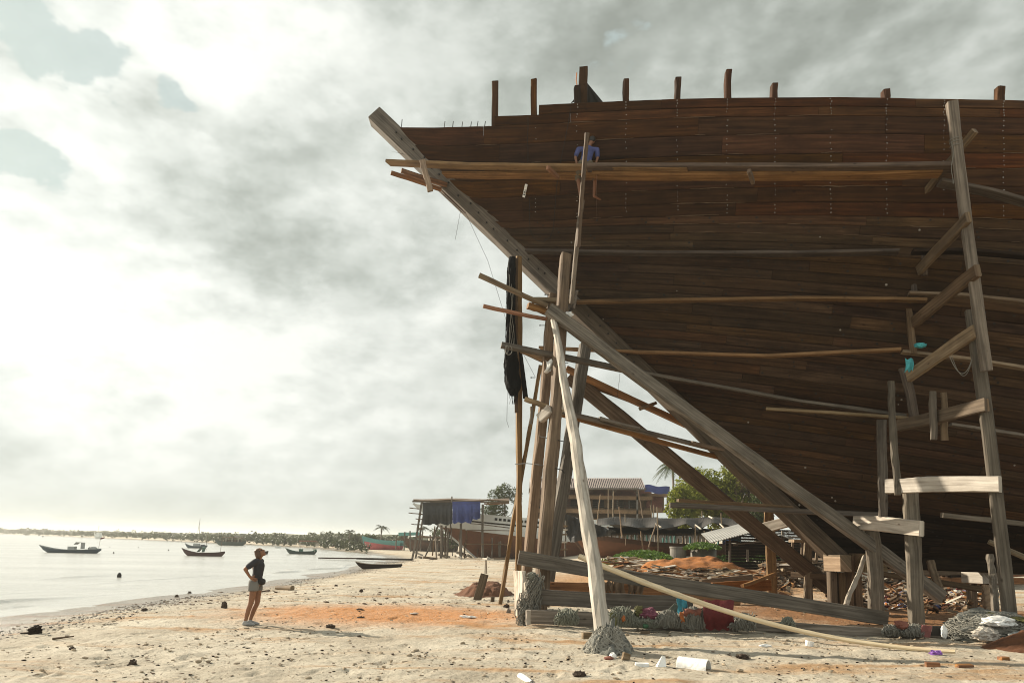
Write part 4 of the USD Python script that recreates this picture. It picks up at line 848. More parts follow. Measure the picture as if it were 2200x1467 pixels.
def far_shore():
    # wooded far side of the bay: one mass of trees, with the palms that stand out of it
    r = np.random.RandomState(5); cl = []
    u = -420.0
    while u < 905:
        D = float(np.interp(u, [-400, 0, 200, 450, 650, 760, 900], [900, 640, 430, 262, 190, 165, 150])) * r.uniform(1.0, 1.3)
        vt = float(np.interp(u, [-400, 0, 150, 300, 450, 650, 750, 850, 905], [1122, 1132, 1136, 1139, 1141, 1143, 1142, 1146, 1150])) + r.normal(0, 1.6) + 2.0
        tp = P(u, vt, D); g = gd(tp[0], tp[1]); hgt = max(tp[2] - g, 1.5)
        w = hgt * r.uniform(0.5, 0.9)
        m = 46
        c = crown_points((tp[0], tp[1], g + hgt * 0.52), (w, w, hgt * 0.5), m, 4, int(r.randint(1 << 20)), hollow=0.4)
        cl.append(leaves(c, hgt * 0.13, 0.6))
        low = np.c_[r.uniform(tp[0] - w * 1.3, tp[0] + w * 1.3, 16), np.full(16, tp[1] - 2.0), g + r.uniform(0, 0.45 * hgt, 16)]
        cl.append(leaves(low, hgt * 0.14, 0.7))
        u += 900.0 * w / D * 0.55
    for u in np.arange(-420, 790, 5.0):
        Ys = np.linspace(60, 1600, 3000); d = ray(u, 1150); w = np.nonzero((d[0] / d[1]) * Ys < shore(Ys))[0]
        if not len(w) or Ys[w[-1]] > 1400: continue
        D = float(Ys[w[-1]]) + 5 + r.uniform(0, 8) * (1 if u > 300 else 4)
        vt = float(np.interp(u, [-400, 0, 150, 300, 450, 650, 750, 790], [1124, 1135, 1140, 1144, 1147, 1153, 1157, 1160])) + r.normal(0, 2.2)
        tp = P(u, vt, D); g = gd(tp[0], tp[1]); hgt = tp[2] - g
        if hgt < .8: continue
        w = hgt * r.uniform(0.6, 1.0)
        cl.append(leaves(crown_points((tp[0], tp[1], g + hgt * 0.5), (w, w, hgt * 0.5), 34, 3, int(r.randint(1 << 20)), hollow=0.4), hgt * 0.15, 0.65))
    top('far_woods', join(*cl), 'leaf_far', 'hazy belt of woods and palms along the far shore of the bay', 'woods', kind='stuff')
    ridge = []
    for u in np.linspace(-500, 920, 70):
        D = float(np.interp(u, [-400, 0, 200, 450, 650, 760, 900], [1200, 880, 600, 370, 275, 240, 215]))
        vt = float(np.interp(u, [-400, 0, 150, 300, 450, 650, 750, 850, 905], [1124, 1135, 1139, 1142, 1144, 1146, 1145, 1148, 1152])) + 1.0 + 1.2 * math.sin(u * 0.05)
        a = P(u, vt, D); ridge.append([[a[0], a[1] - 12, gd(a[0], a[1] - 12) - 1], a, [a[0] * 1.05, a[1] * 1.05, -3]])
    top('far_hills', sheet(np.array(ridge)), 'far_land', kind='structure', label='low wooded rise behind the far shore', cat='hills')
    for k, (u, v, w, h, D, m, lab) in enumerate(((628, 1163, 16, 7, 170, 'house_pale', 'leftmost pale house on the far shore'), (652, 1165, 14, 8, 165, 'concrete', 'grey house on the far shore between two pale ones'), (676, 1166, 13, 9, 155, 'house_pale', 'pale house on the far shore right above the longtail boat with canopy'),
                                              (699, 1167, 16, 10, 150, 'house_pale', 'pale house with rusty roof left of the far palms'), (725, 1168, 20, 11, 145, 'roof_rust', 'long rusty house on the shore below a palm'), (760, 1169, 12, 9, 140, 'concrete', 'small grey hut left of the pink hull'))):
        p = P(u, v + h * 0.5, D); g = gd(p[0], p[1]); W, H = w * D / 1500, h * D / 1500
        t = thing('far_house', lab, 'house', (p[0], p[1], g), 'houses on the far shore')
        part(t, 'wall', box((p[0], p[1], g + H * 0.35), (W, W * 0.7, H * 0.75)), m)
        z = g + H * 0.7
        part(t, 'roof', (np.array([[p[0] - W * .6, p[1] - W * .45, z], [p[0] + W * .6, p[1] - W * .45, z], [p[0] + W * .5, p[1], z + H * .4], [p[0] - W * .5, p[1], z + H * .4], [p[0] - W * .6, p[1] + W * .45, z], [p[0] + W * .6, p[1] + W * .45, z]]), np.array([(0, 1, 2), (0, 2, 3), (3, 2, 5), (3, 5, 4)])), 'roof_rust')
    for k, (u, v0, v1, D, fr, lab) in enumerate(((817, 1132, 1165, 150, 1.9, 'tallest far palm, standing over the pink hull'), (749, 1141, 1165, 155, 1.7, 'far palm left of the pink hull'), (668, 1146, 1163, 190, 1.7, 'small far palm over the pale houses'), (732, 1148, 1166, 150, 1.2, 'stubby far palm beside the rusty house'), (905, 1133, 1160, 130, 1.5, 'far palm behind the covered bow'), (590, 1146, 1160, 220, 1.6, 'leftmost far palm on the shore'))):
        p = P(u, v0, D); g = gd(p[0], p[1])
        palm('far_palm', lab, (p[0], p[1], g), p[2] - g, fr, 13, 'leaf_far', seed=k + 2, group='palms on the far shore')
    p = P(427, 1142, 420); q = P(430, 1113, 420); g = gd(p[0], p[1])
    m = [pole([[p[0] + a, p[1] + b, g], [q[0], q[1], q[2]]], [0.14, 0.08], 4) for a, b in ((-.8, -.4), (.8, -.4), (0, .8))] + [pole([[p[0] + (q[0] - p[0]) * s - .8 * (1 - s), p[1] - .4 * (1 - s), g + (q[2] - g) * s], [p[0] + (q[0] - p[0]) * s + .8 * (1 - s), p[1] - .4 * (1 - s), g + (q[2] - g) * (s + .08)]], [0.07], 4) for s in np.linspace(0.05, 0.85, 9)]
    top('radio_mast', join(*m), 'paint_grey', 'thin lattice radio mast over the far woods', 'mast')
far_shore()

def boat_mesh(L, beam, h, rise, n=15):
    """Narrow wooden boat along x, its high bow at -x."""
    s = np.linspace(-1, 1, n)
    half = beam / 2 * (1 - np.abs(s) ** 2.4) ** 0.8 + 0.02
    sheer = h + rise * np.clip(-s, 0, 1) ** 2.4 * 1.5 + rise * 0.5 * np.clip(s, 0, 1) ** 2.4
    keel = (sheer + 0.1) * (np.clip((-s - 0.45) / 0.55, 0, 1) ** 1.8 * 0.97 + np.clip((s - 0.7) / 0.3, 0, 1) ** 1.8 * 0.8)
    ring = []
    for i in range(n):
        x, b, z0, z1 = s[i] * L / 2, half[i], keel[i] - 0.15, sheer[i]
        ring.append([[x, -b, z1], [x, -b * 0.85, z0 * .5 + z1 * .5], [x, -b * 0.4, z0], [x, b * 0.4, z0], [x, b * 0.85, z0 * .5 + z1 * .5], [x, b, z1], [x, b * 0.86, z1], [x, b * 0.7, z0 * .4 + z1 * .6], [x, -b * 0.7, z0 * .4 + z1 * .6], [x, -b * 0.86, z1], [x, -b, z1]])
    return sheet(np.array(ring)), s, half, sheer
def boats():
    W = WATER
    def place(m, o, rz): c, s_ = math.cos(rz), math.sin(rz); M = np.array([[c, -s_, 0], [s_, c, 0], [0, 0, 1]]); return np.asarray(m[0]) @ M.T + o, m[1]
    def mk(label, u0, u1, v, hullm, insm, extras, Lz=0.34, rise=0.3, rz=0.0, Y=None, z=WATER, beam=0.13, name='fishing_boat', cat='boat'):
        mid = GZ((u0 + u1) / 2, v, z)
        L = (u1 - u0) * mid[1] / 1500
        (hm, s, half, sheer) = boat_mesh(L, L * beam, Lz, rise)
        t = thing(name, label, cat, mid)
        hp = part(t, 'hull', place(hm, mid, rz), hullm)
        # gunwale stripe
        st = np.stack([s * L / 2, -half * 1.02, sheer], 1); part(hp, 'gunwale', place(pole(st, [0.03], 5), mid, rz), insm)
        part(t, 'deck', place(sheet(np.stack([np.stack([s * L / 2, -half * .8, sheer - 0.1], 1), np.stack([s * L / 2, half * .8, sheer - 0.1], 1)], 1)), mid, rz), insm)
        made = {}
        for nm, geo, m in extras(L, sheer): made[nm] = part(made.get('flag_pole', t) if nm == 'flag' else t, nm, place(geo, mid, rz), m)
        return t
    def ex1(L, sh):
        g = [('awning', sheet(np.array([[[L * .08, -.35, .9], [L * .08, .35, .9]], [[L * .12, -.4, 1.15], [L * .12, .4, 1.15]], [[L * .2, -.35, 1.1], [L * .2, .35, 1.1]], [[L * .2, -.35, .45], [L * .2, .35, .45]]]), 0.03), 'paint_grey'),
             ('engine_box', box((L * .03, 0, .5), (.7, .5, .35)), 'paint_grey'), ('flag_pole', pole([[L * .45, 0, .3], [L * .47, 0, 1.6]], [.02], 5), 'timber_white'),
             ('flag', sheet(np.array([[[L * .47, 0, 1.62], [L * .47, 0, 1.45]], [[L * .47 + .22, .05, 1.68], [L * .47 + .22, .05, 1.52]], [[L * .47 + .42, 0, 1.74], [L * .47 + .42, 0, 1.58]]])), 'red_cloth'),
             ('net_heap', (lambda m: (np.array(m.vertices) * [.5, .3, .22] + [L * .36, 0, .5], np.array(m.faces)))(trimesh.creation.icosphere(1)), 'paint_grey')]
        return g
    mk('blue grey longtail boat with a grey canopy and a small red and white flag', 84, 216, 1187, 'paint_blue', 'paint_grey', ex1)
    def ex2(L, sh): return [('tarpaulin', sheet(np.array([[[-L * .12, -.3, .45], [-L * .12, .3, .45]], [[-L * .02, -.35, .95], [-L * .02, .35, .95]], [[L * .02, -.35, .9], [L * .02, .35, .9]], [[L * .0, -.3, .4], [L * .0, .3, .4]]]), .03), 'paint_green'), ('mast', pole([[L * .4, 0, .3], [L * .4, 0, 1.5]], [.02], 5), 'timber_brown')]
    mk('dark maroon longtail boat with a green tarpaulin amidships', 390, 482, 1194, 'paint_maroon', 'paint_maroon', ex2)
    def ex3(L, sh): return [('cabin', box((L * .02, 0, .55), (.9, .6, .4)), 'paint_grey'), ('mast', pole([[L * .46, 0, .3], [L * .46, 0, 2.3]], [.04], 5), 'timber_brown'), ('stern_box', box((L * .3, 0, .45), (.6, .5, .3)), 'paint_blue')]
    mk('small blue longtail boat with a short mast at its stern', 397, 445, 1177, 'paint_blue', 'paint_grey', ex3)
    def ex4(L, sh):
        o = [('roof', box((L * .08, 0, 1.75), (L * .62, 1.3, .1)), 'roof_rust')]
        o += [('roof_post', box((L * (-.2 + .095 * k), -.55, 1.25), (.14, .08, .95)), 'timber_white' if k % 2 else 'timber_brown') for k in range(7)]
        return o + [('cargo', box((L * .08, .1, 1.0), (L * .5, .8, .55)), 'plank_dark'), ('net_frame', box((L * .2, 0, 2.0), (L * .12, .5, .35)), 'zinc')]
    mk('wooden passenger boat with a long roof, farthest big boat left of the woman', 460, 528, 1171.5, 'paint_darkgreen', 'plank_dark', ex4, Lz=0.85, rise=0.35, beam=0.17)
    def ex5(L, sh):
        o = [('canopy', box((L * .2, 0, 1.62), (L * .52, .9, .16)), 'roof_rust'), ('engine_box', box((0, 0, .5), (.4, .4, .3)), 'paint_green'), ('stern_board', box((L * .44, 0, .5), (.3, .4, .3)), 'paint_green')]
        return o + [('canopy_post', pole([[L * a, b, .3], [L * a, b, 1.6]], [.02], 5), 'timber_white') for a in (-.05, .45) for b in (-.3, .3)]
    mk('green longtail boat under a flat canopy right of the woman', 613, 680, 1190, 'paint_darkgreen', 'paint_green', ex5)
    mk('small dark boat half hidden behind the head of the woman', 552, 576, 1190, 'plank_dark', 'plank_dark', lambda L, s: [], Lz=.3, rise=.2)
    def ex6(L, sh): return [('thwart', box((L * a, 0, .22), (.12, L * .1, .04)), 'timber_brown') for a in (-.2, .05, .28)]
    mk('white edged dark canoe drawn up at the edge of the water', 764, 863, 1220, 'plank_dark', 'timber_white', ex6, Lz=.27, rise=.1, z=-0.12, beam=.15, name='canoe', cat='canoe')
    mk('tiny white skiff far out under the far woods', 590, 603, 1177, 'hull_white', 'hull_white', lambda L, s: [], Lz=.3, rise=.2)
    def ex7(L, sh): return [('wheelhouse', box((L * .1, 0, 1.6), (L * .4, 1.4, 1.6)), 'hull_white'), ('rigging', pole([[0, 0, .5], [0, 0, 5.0]], [.08], 5), 'timber_white')]
    mk('pale trawler with a wheelhouse far out to the left', 201, 219, 1157, 'hull_white', 'hull_white', ex7, Lz=1.2, rise=.9, beam=.25)
    mk('white outrigger boat with a mast far out to the left', 174, 190, 1152, 'hull_white', 'hull_white', ex7, Lz=1.0, rise=.6, beam=.25)
    a, b = GZ(686, 1199, -.2), GZ(886, 1204, -.05)
    top('log_raft', join(timber(a + [0, 0, .05], b + [0, 0, .1], .12, .3, seg=10), timber(a * .55 + b * .45 + [0, -.6, .1], b + [0, -.6, .1], .16, .3, seg=8)), 'plank_dark', 'long dark timber lying half in the water behind the canoe', 'log')
    for u, v, s, lab in ((256, 1239, .17, 'black float bobbing nearest on the water'), (244, 1188, .12, 'black float just right of the blue grey boat'), (92, 1153, .5, 'tiny dark float far out on the left'), (362, 1182, .12, 'dark float between the two dark longtail boats'), (236, 1175, .09, 'leftmost of the floats near the flag'), (297, 1176, .1, 'flat dark float right of the flag')):
        p = GZ(u, v, W); t_ = trimesh.creation.icosphere(1); v_ = np.array(t_.vertices) * [s * .6, s * .6, s] + p + [0, 0, s * .3]
        top('float', (v_, np.array(t_.faces)), 'black', lab, 'float', 'floats on the water', smooth=True)
boats()

LAST = {}
def hull_thing(name, label, h, zones, cat='ship', extra=None):
    b = h.S(0.0, 0.0); t = thing(name, label, cat, (b[0], b[1], gd(b[0], b[1])))
    for nm, t0, t1, m in zones:
        t_last = part(t, nm, shell(h, 0.0, t0, t1, nt=10, nl=22), m)
        part(t, nm, shell(h, 0.0, t0, t1, side=1, nt=8, nl=16), m)
    xs = np.linspace(h.st[0] + 0.2, h.xa, 20); zz = h.zr(xs) - 0.35; F = np.maximum(h.F(xs, zz) - 0.06, .02)
    part(t, 'deck', sheet(np.stack([np.stack([xs, h.yc - F, zz], -1), np.stack([xs, h.yc + F, zz], -1)], 1)), 'hull_wood')
    part(t, 'stem', timber([h.st[0] - .05, h.yc, h.st[1]], [h.sf[0], h.yc, h.sf[1] - .1], .22, .22, seg=4), zones[-1][3])
    t.SetCustomDataByKey('label', label); LAST[name] = t_last
    return t
def mkhull(yc, st, sf, rail, bm, entry, uend, **k):
    a, b = P(*st, yc), P(*sf, yc); rx, rz = [], []
    for i, (u, v) in enumerate(rail): p = P(u, v, yc - bm * min(1, i / max(1, len(rail) - 1) * 1.3)); rx.append(p[0]); rz.append(p[2])
    rx[0], rz[0] = a[0], a[2]
    return Hull(yc, (a[0], a[2]), (b[0], b[2]), (rx, rz), -0.01, bm, entry, P(uend, 1100, yc)[0], **k)
def covered_ship():
    h = mkhull(75, (889, 1081), (1024, 1197), [(889, 1081), (960, 1096), (1040, 1105), (1107, 1111), (1160, 1114), (1330, 1117)], 2.3, (5, 7), 1330)
    t = hull_thing('covered_ship', 'white and rust red wooden ship under a scaffold roof down the beach', h, [('bottom', 0.0, 0.56, 'hull_brown'), ('topside', 0.56, 0.80, 'hull_white'), ('stripe', 0.80, 0.845, 'plank_dark'), ('bulwark', 0.845, 1.0, 'hull_white')])
    ls = np.linspace(0, 0.95, 600); us = np.array([px(p)[0] for p in h.S(np.full(600, .92), ls)])
    for k, u in enumerate(np.arange(1066, 1165, 9.2)):
        i = int(np.argmin(abs(us - u))); p = h.S(.925, ls[i], .02); q = h.S(.925, ls[i] + .008, .02)
        d = unit(q - p); part(LAST['covered_ship'], 'port', timber(p - d * .14, p + d * .14, .26, .08, face=(0, -1, 0), seg=1, jit=0), 'black')
    Y = 73.0
    def b(u0, v0, u1, v1, Y0=Y, Y1=Y, w=3.2, m='timber_brown'): return timber(P(u0, v0, Y0), P(u1, v1, Y1), w * Y / 1500, w * Y / 1500, seg=3, jit=.02)
    s = thing('scaffold_roof', 'flat plank roof on leaning poles over the white and rust red ship', 'scaffold', GD(960, 1200))
    n = 12; us = np.linspace(888, 1094, n)
    g = np.array([[P(u, 1074 + 1.5 * math.sin(u * .07), Y - 2.0), P(u, 1071 + 1.0 * math.sin(u * .05), Y + 4)] for u in us])
    part(s, 'roof', sheet(g, .12), 'timber_brown')
    part(s, 'eave_beam', b(886, 1076, 1094, 1079, Y - 2, Y - 2, 3.5), 'timber_brown')
    part(s, 'eave_beam', b(1040, 1082, 1094, 1081, Y - 2, Y - 2, 2.5), 'timber_orange')
    for u0, v0, u1, v1, Y0, w in ((906, 1076, 886, 1202, 71, 4), (914, 1088, 892, 1202, 72, 3.5), (942, 1128, 910, 1202, 71, 3), (971, 1066, 968, 1137, 70.5, 2.6), (948, 1128, 948, 1202, 70.5, 4.5), (963, 1136, 960, 1199, 72, 4), (991, 1124, 990, 1200, 70.8, 4.5), (1037, 1083, 1037, 1198, 70.5, 4.5), (1058, 1155, 1056, 1198, 70.5, 3), (1072, 1163, 1072, 1195, 70.5, 2)):
        part(s, 'pole', b(u0, v0, u1, v1, Y0, Y0 + .3, w), 'timber_grey')
    for k in range(16):
        u = R.uniform(915, 1085); v1 = R.uniform(1192, 1201); part(s, 'pole', b(u + R.uniform(-6, 6), R.choice([1086, 1120, 1130, 1140]), u, v1, R.uniform(71, 79), R.uniform(71, 78), R.uniform(1.6, 3.2)), R.choice(['timber_grey', 'timber_dark', 'timber_brown']))
    for k in range(12): u = R.uniform(900, 1080); v = R.uniform(1090, 1180); part(s, 'rail', b(u, v, u + R.uniform(25, 90), v + R.uniform(-3, 5), 79, 79, 1.8), 'timber_dark')
    for k in range(24): u = R.uniform(905, 1095); v = R.uniform(1190, 1203); p = GD(u, v); part(s, 'scrap_timber', timber(p + [0, 0, .08], p + [R.uniform(-1.6, 1.6), R.uniform(-1, 1), R.uniform(.05, .6)], .2, .15, seg=1), R.choice(['timber_dark', 'timber_tan', 'timber_white', 'timber_brown']))
    for u0, v0, u1, v1 in ((878, 1101, 909, 1105), (884, 1125, 906, 1127), (893, 1114, 907, 1115), (897, 1134, 912, 1136), (950, 1103, 1030, 1105), (970, 1135, 1000, 1137), (1003, 1138, 1107, 1140), (1010, 1124, 1095, 1133), (1000, 1168, 1095, 1170), (880, 1090, 900, 1093)):
        part(s, 'rail', b(u0, v0, u1, v1, 70.4, 70.4, 1.6), 'timber_brown')
    def drape(u0, u1, v0, v1, Yd, m, name, lab, holes=False):
        gu, gv = np.linspace(u0, u1, 16), np.linspace(0, 1, 8)
        g = np.array([[P(u, v0 + (v1 - v0 + 7 * (float(meshkit.noise(np.array([u * .13, v1 * 1.0, 1.0]), 7)) - .5) + (-9 if m == 'tarp_blue' and u > 1014 else 0)) * q, Yd + .25 * math.sin(u * .35) * q + .1 * math.sin(q * 9)) for q in gv] for u in gu])
        top(name, sheet(g, .02), m, lab, 'tarpaulin')
    drape(908, 971, 1079, 1126, 70.2, 'tarp_black', 'tarpaulin', 'black tarpaulin hung over the bow of the covered ship')
    drape(972, 1032, 1077, 1122, 70.0, 'tarp_blue', 'tarpaulin', 'blue violet tarpaulin with a torn corner beside the black one')
covered_ship()

def more_ships():
    h = mkhull(118, (779, 1151), (788, 1185), [(779, 1151), (800, 1157), (830, 1161), (858, 1161), (880, 1160)], 1.7, (3.5, 5), 866, crowd=1.0)
    hull_thing('pink_ship', 'pink ship hull with a turquoise upper strake on the far beach', h, [('bottom', 0, .68, 'hull_pink'), ('topside', .68, 1, 'hull_teal')])
    h = mkhull(112, (862, 1152), (885, 1184), [(862, 1152), (890, 1160), (920, 1161), (960, 1160), (1000, 1160)], 1.6, (4, 5), 985)
    hull_thing('brown_ship', 'dark brown ship hull behind poles between the pink and the covered ship', h, [('bottom', 0, 1.0, 'hull_wood')])
    s = thing('pole_shed', 'tangle of poles and a green board over the dark brown hull', 'shed', GD(900, 1188))
    for u, v0, v1 in ((850, 1150, 1180), (868, 1142, 1182), (882, 1140, 1184), (903, 1146, 1184), (925, 1148, 1184), (940, 1150, 1186)):
        part(s, 'pole', timber(P(u + R.uniform(-3, 3), v0, 108), P(u, v1, 108), .2, .2, seg=2), 'timber_grey')
    part(s, 'board', timber(P(856, 1147, 108), P(902, 1146, 108), .5, .1, seg=2), 'hull_teal'); part(s, 'roof', timber(P(895, 1152, 108), P(955, 1155, 108), .35, 2.0, seg=2), 'timber_brown')
    part(s, 'rail', timber(P(850, 1158, 108), P(945, 1162, 108), .12, .1, seg=2), 'timber_brown')
    # the low brown hull under dark awnings
    h = mkhull(54, (1203, 1112), (1266, 1198), [(1203, 1112), (1250, 1137), (1290, 1151), (1400, 1164), (1520, 1169), (1700, 1166)], 2.0, (4, 7), 1740)
    t = hull_thing('low_ship', 'low brown planked ship hull under dark awnings behind the bow tower', h, [('bottom', 0, .5, 'hull_brown'), ('topside', .5, 1, 'hull_wood')])
    ls = np.linspace(0.05, 0.95, 700); us = np.array([px(p)[0] for p in h.S(np.full(700, 1.0), ls)])
    for u in np.arange(1288, 1545, 8.5):
        i = int(np.argmin(abs(us - u))); p = h.S(.98, ls[i], -.1); hh = R.uniform(.35, .95)
        part(t, 'rib', timber(p - [0, 0, .2], p + [R.uniform(-.05, .05), 0, hh], .11, .12, seg=1), R.choice(['timber_white', 'timber_tan', 'timber_grey', 'hull_teal']))
    part(t, 'cabin_wall', sheet(np.array([[P(u, 1146, 55), P(u, 1166, 55)] for u in (1290, 1370, 1450, 1535)])), 'house_pale', label='pale boarding behind the ribs')
    # awnings on bamboo
    Y = 50
    def awn(us, front, back, Yf, Yb, m, lab, sag=.5):
        g = []
        for i, u in enumerate(np.linspace(us[0], us[-1], 26)):
            vf, vb = np.interp(u, us, front), np.interp(u, us, back); a, b = P(u, vf, Yf), P(u, vb, Yb); q = np.linspace(0, 1, 7)[:, None]
            g.append(a * (1 - q) + b * q - np.c_[0 * q, 0 * q, sag * np.sin(np.pi * q) * (.6 + .4 * math.sin(u * .11))])
        top('awning', sheet(np.array(g), .02), m, lab, 'awning')
    awn([1283, 1325, 1370, 1412], [1128, 1126, 1133, 1132], [1114, 1109, 1113, 1110], 49, 53, 'tarp_grey', 'left grey shade net awning over the low brown ship')
    awn([1405, 1450, 1475, 1500], [1138, 1131, 1124, 1140], [1112, 1113, 1112, 1113], 49, 53.5, 'tarp_grey', 'middle shade net awning with a peaked front edge')
    awn([1492, 1530, 1560, 1640], [1141, 1122, 1126, 1152], [1112, 1110, 1112, 1128], 49.5, 54, 'tarp_grey', 'right shade net awning reaching towards the big tree')
    awn([1300, 1380, 1460, 1545], [1150, 1147, 1150, 1147], [1132, 1131, 1134, 1136], 50.5, 51.5, 'tarp_black', 'dark inner awning with a ragged thatch edge over the ribs', .1)
    fr = []
    for u in np.arange(1292, 1545, 1.6):
        p = P(u, 1146 + R.uniform(-2, 1), 50.4); fr.append(pole([p, p + [R.uniform(-.1, .1), 0, -R.uniform(.15, .5)]], [.03, .008], 3))
    top('thatch_fringe', join(*fr), 'leaf_dead', 'ragged straw fringe hanging under the dark awning', 'thatch', kind='stuff')
    g = []
    for i, u in enumerate(np.linspace(1212, 1322, 16)):
        vt, vb = np.interp(u, [1212, 1240, 1322], [1103, 1112, 1140]), np.interp(u, [1212, 1222, 1262, 1322], [1120, 1166, 1157, 1147]); q = np.linspace(0, 1, 7)
        g.append([P(u, vt + (vb - vt) * s, 47.5 + .2 * math.sin(u * .2 + s * 3)) for s in q])
    top('shade_net', sheet(np.array(g), .02), 'tarp_black', 'dark shade net draped over the bow of the low brown ship', 'net')
    for k, (u0, v0, u1, v1, Yp, w, lab) in enumerate(((1412, 1088, 1414, 1190, 48, 3.4, 'tall bamboo pole in front of the middle awning'), (1330, 1088, 1336, 1145, 48, 3.0, 'bamboo pole leaning at the left awning'), (1410, 1124, 1387, 1190, 47.6, 3.2, 'slanting bamboo prop under the middle awning'), (1376, 1140, 1383, 1190, 48.2, 3.0, 'dark stake left of the slanting bamboo prop'),
            (1494, 1128, 1493, 1170, 49, 3.0, 'bamboo pole under the peak of the middle awning'), (1513, 1140, 1513, 1172, 48.6, 2.6, 'first short pole right of the middle awning'), (1529, 1138, 1530, 1172, 48.6, 2.6, 'second short pole right of the middle awning'), (1549, 1102, 1552, 1150, 50, 3.2, 'bamboo pole at the right awning'), (1343, 1104, 1344, 1162, 52, 2.0, 'thin pole behind the left awning'),
            (1397, 1084, 1402, 1112, 56, 2.4, 'left thin pole rising behind the awnings'), (1405, 1084, 1404, 1112, 56, 2.4, 'right thin pole rising behind the awnings'), (1508, 1097, 1509, 1114, 54, 2.6, 'thin pole rising in front of the tree'), (1290, 1062, 1283, 1116, 58, 2.6, 'slanting scaffold pole before the house front'), (1307, 1050, 1307, 1117, 60, 2.4, 'left upright scaffold pole before the house'), (1318, 1055, 1317, 1117, 60, 2.8, 'right upright scaffold pole before the house'), (1371, 1052, 1382, 1112, 60, 2.6, 'slanting pole at the right end of the house'))):
        a, b = P(u0, v0, Yp), P(u1, v1, Yp); top('bamboo_stake', pole([a, a * .5 + b * .5, b - [0, 0, .3]], [w * Yp / 3000 * .8, w * Yp / 3000], 6), 'timber_tan', lab, 'pole')
    for k, (u0, v0, u1, v1, lab) in enumerate(((1409, 1125, 1420, 1132, 'bare pole end poking out of the middle awning, left'), (1494, 1127, 1506, 1136, 'bare pole end poking out of the middle awning, right'), (1547, 1125, 1560, 1139, 'bare pole end poking out of the right awning'), (1523, 1109, 1531, 1113, 'bare pole end on top of the right awning'))):
        top('pole_end', pole([P(u0, v0, 48.8), P(u1, v1, 47.6)], [.055], 6), 'timber_white', lab, 'pole')
    # small ladder and steps left of the shade net
    s = thing('bamboo_ladder', 'rough ladder with pale treads in front of the bow of the low brown ship', 'ladder', GD(1204, 1192))
    for u in (1199, 1214): part(s, 'side_pole', pole([P(u + 2, 1118, 46.5), P(u, 1196, 46.2)], [.05], 6), 'timber_grey')
    for v in (1130, 1138, 1148, 1164, 1180): part(s, 'tread', timber(P(1197, v, 46.2), P(1219, v, 46.2), .1, .1, seg=1), 'timber_white' if v in (1138, 1164) else 'timber_brown')
more_ships()

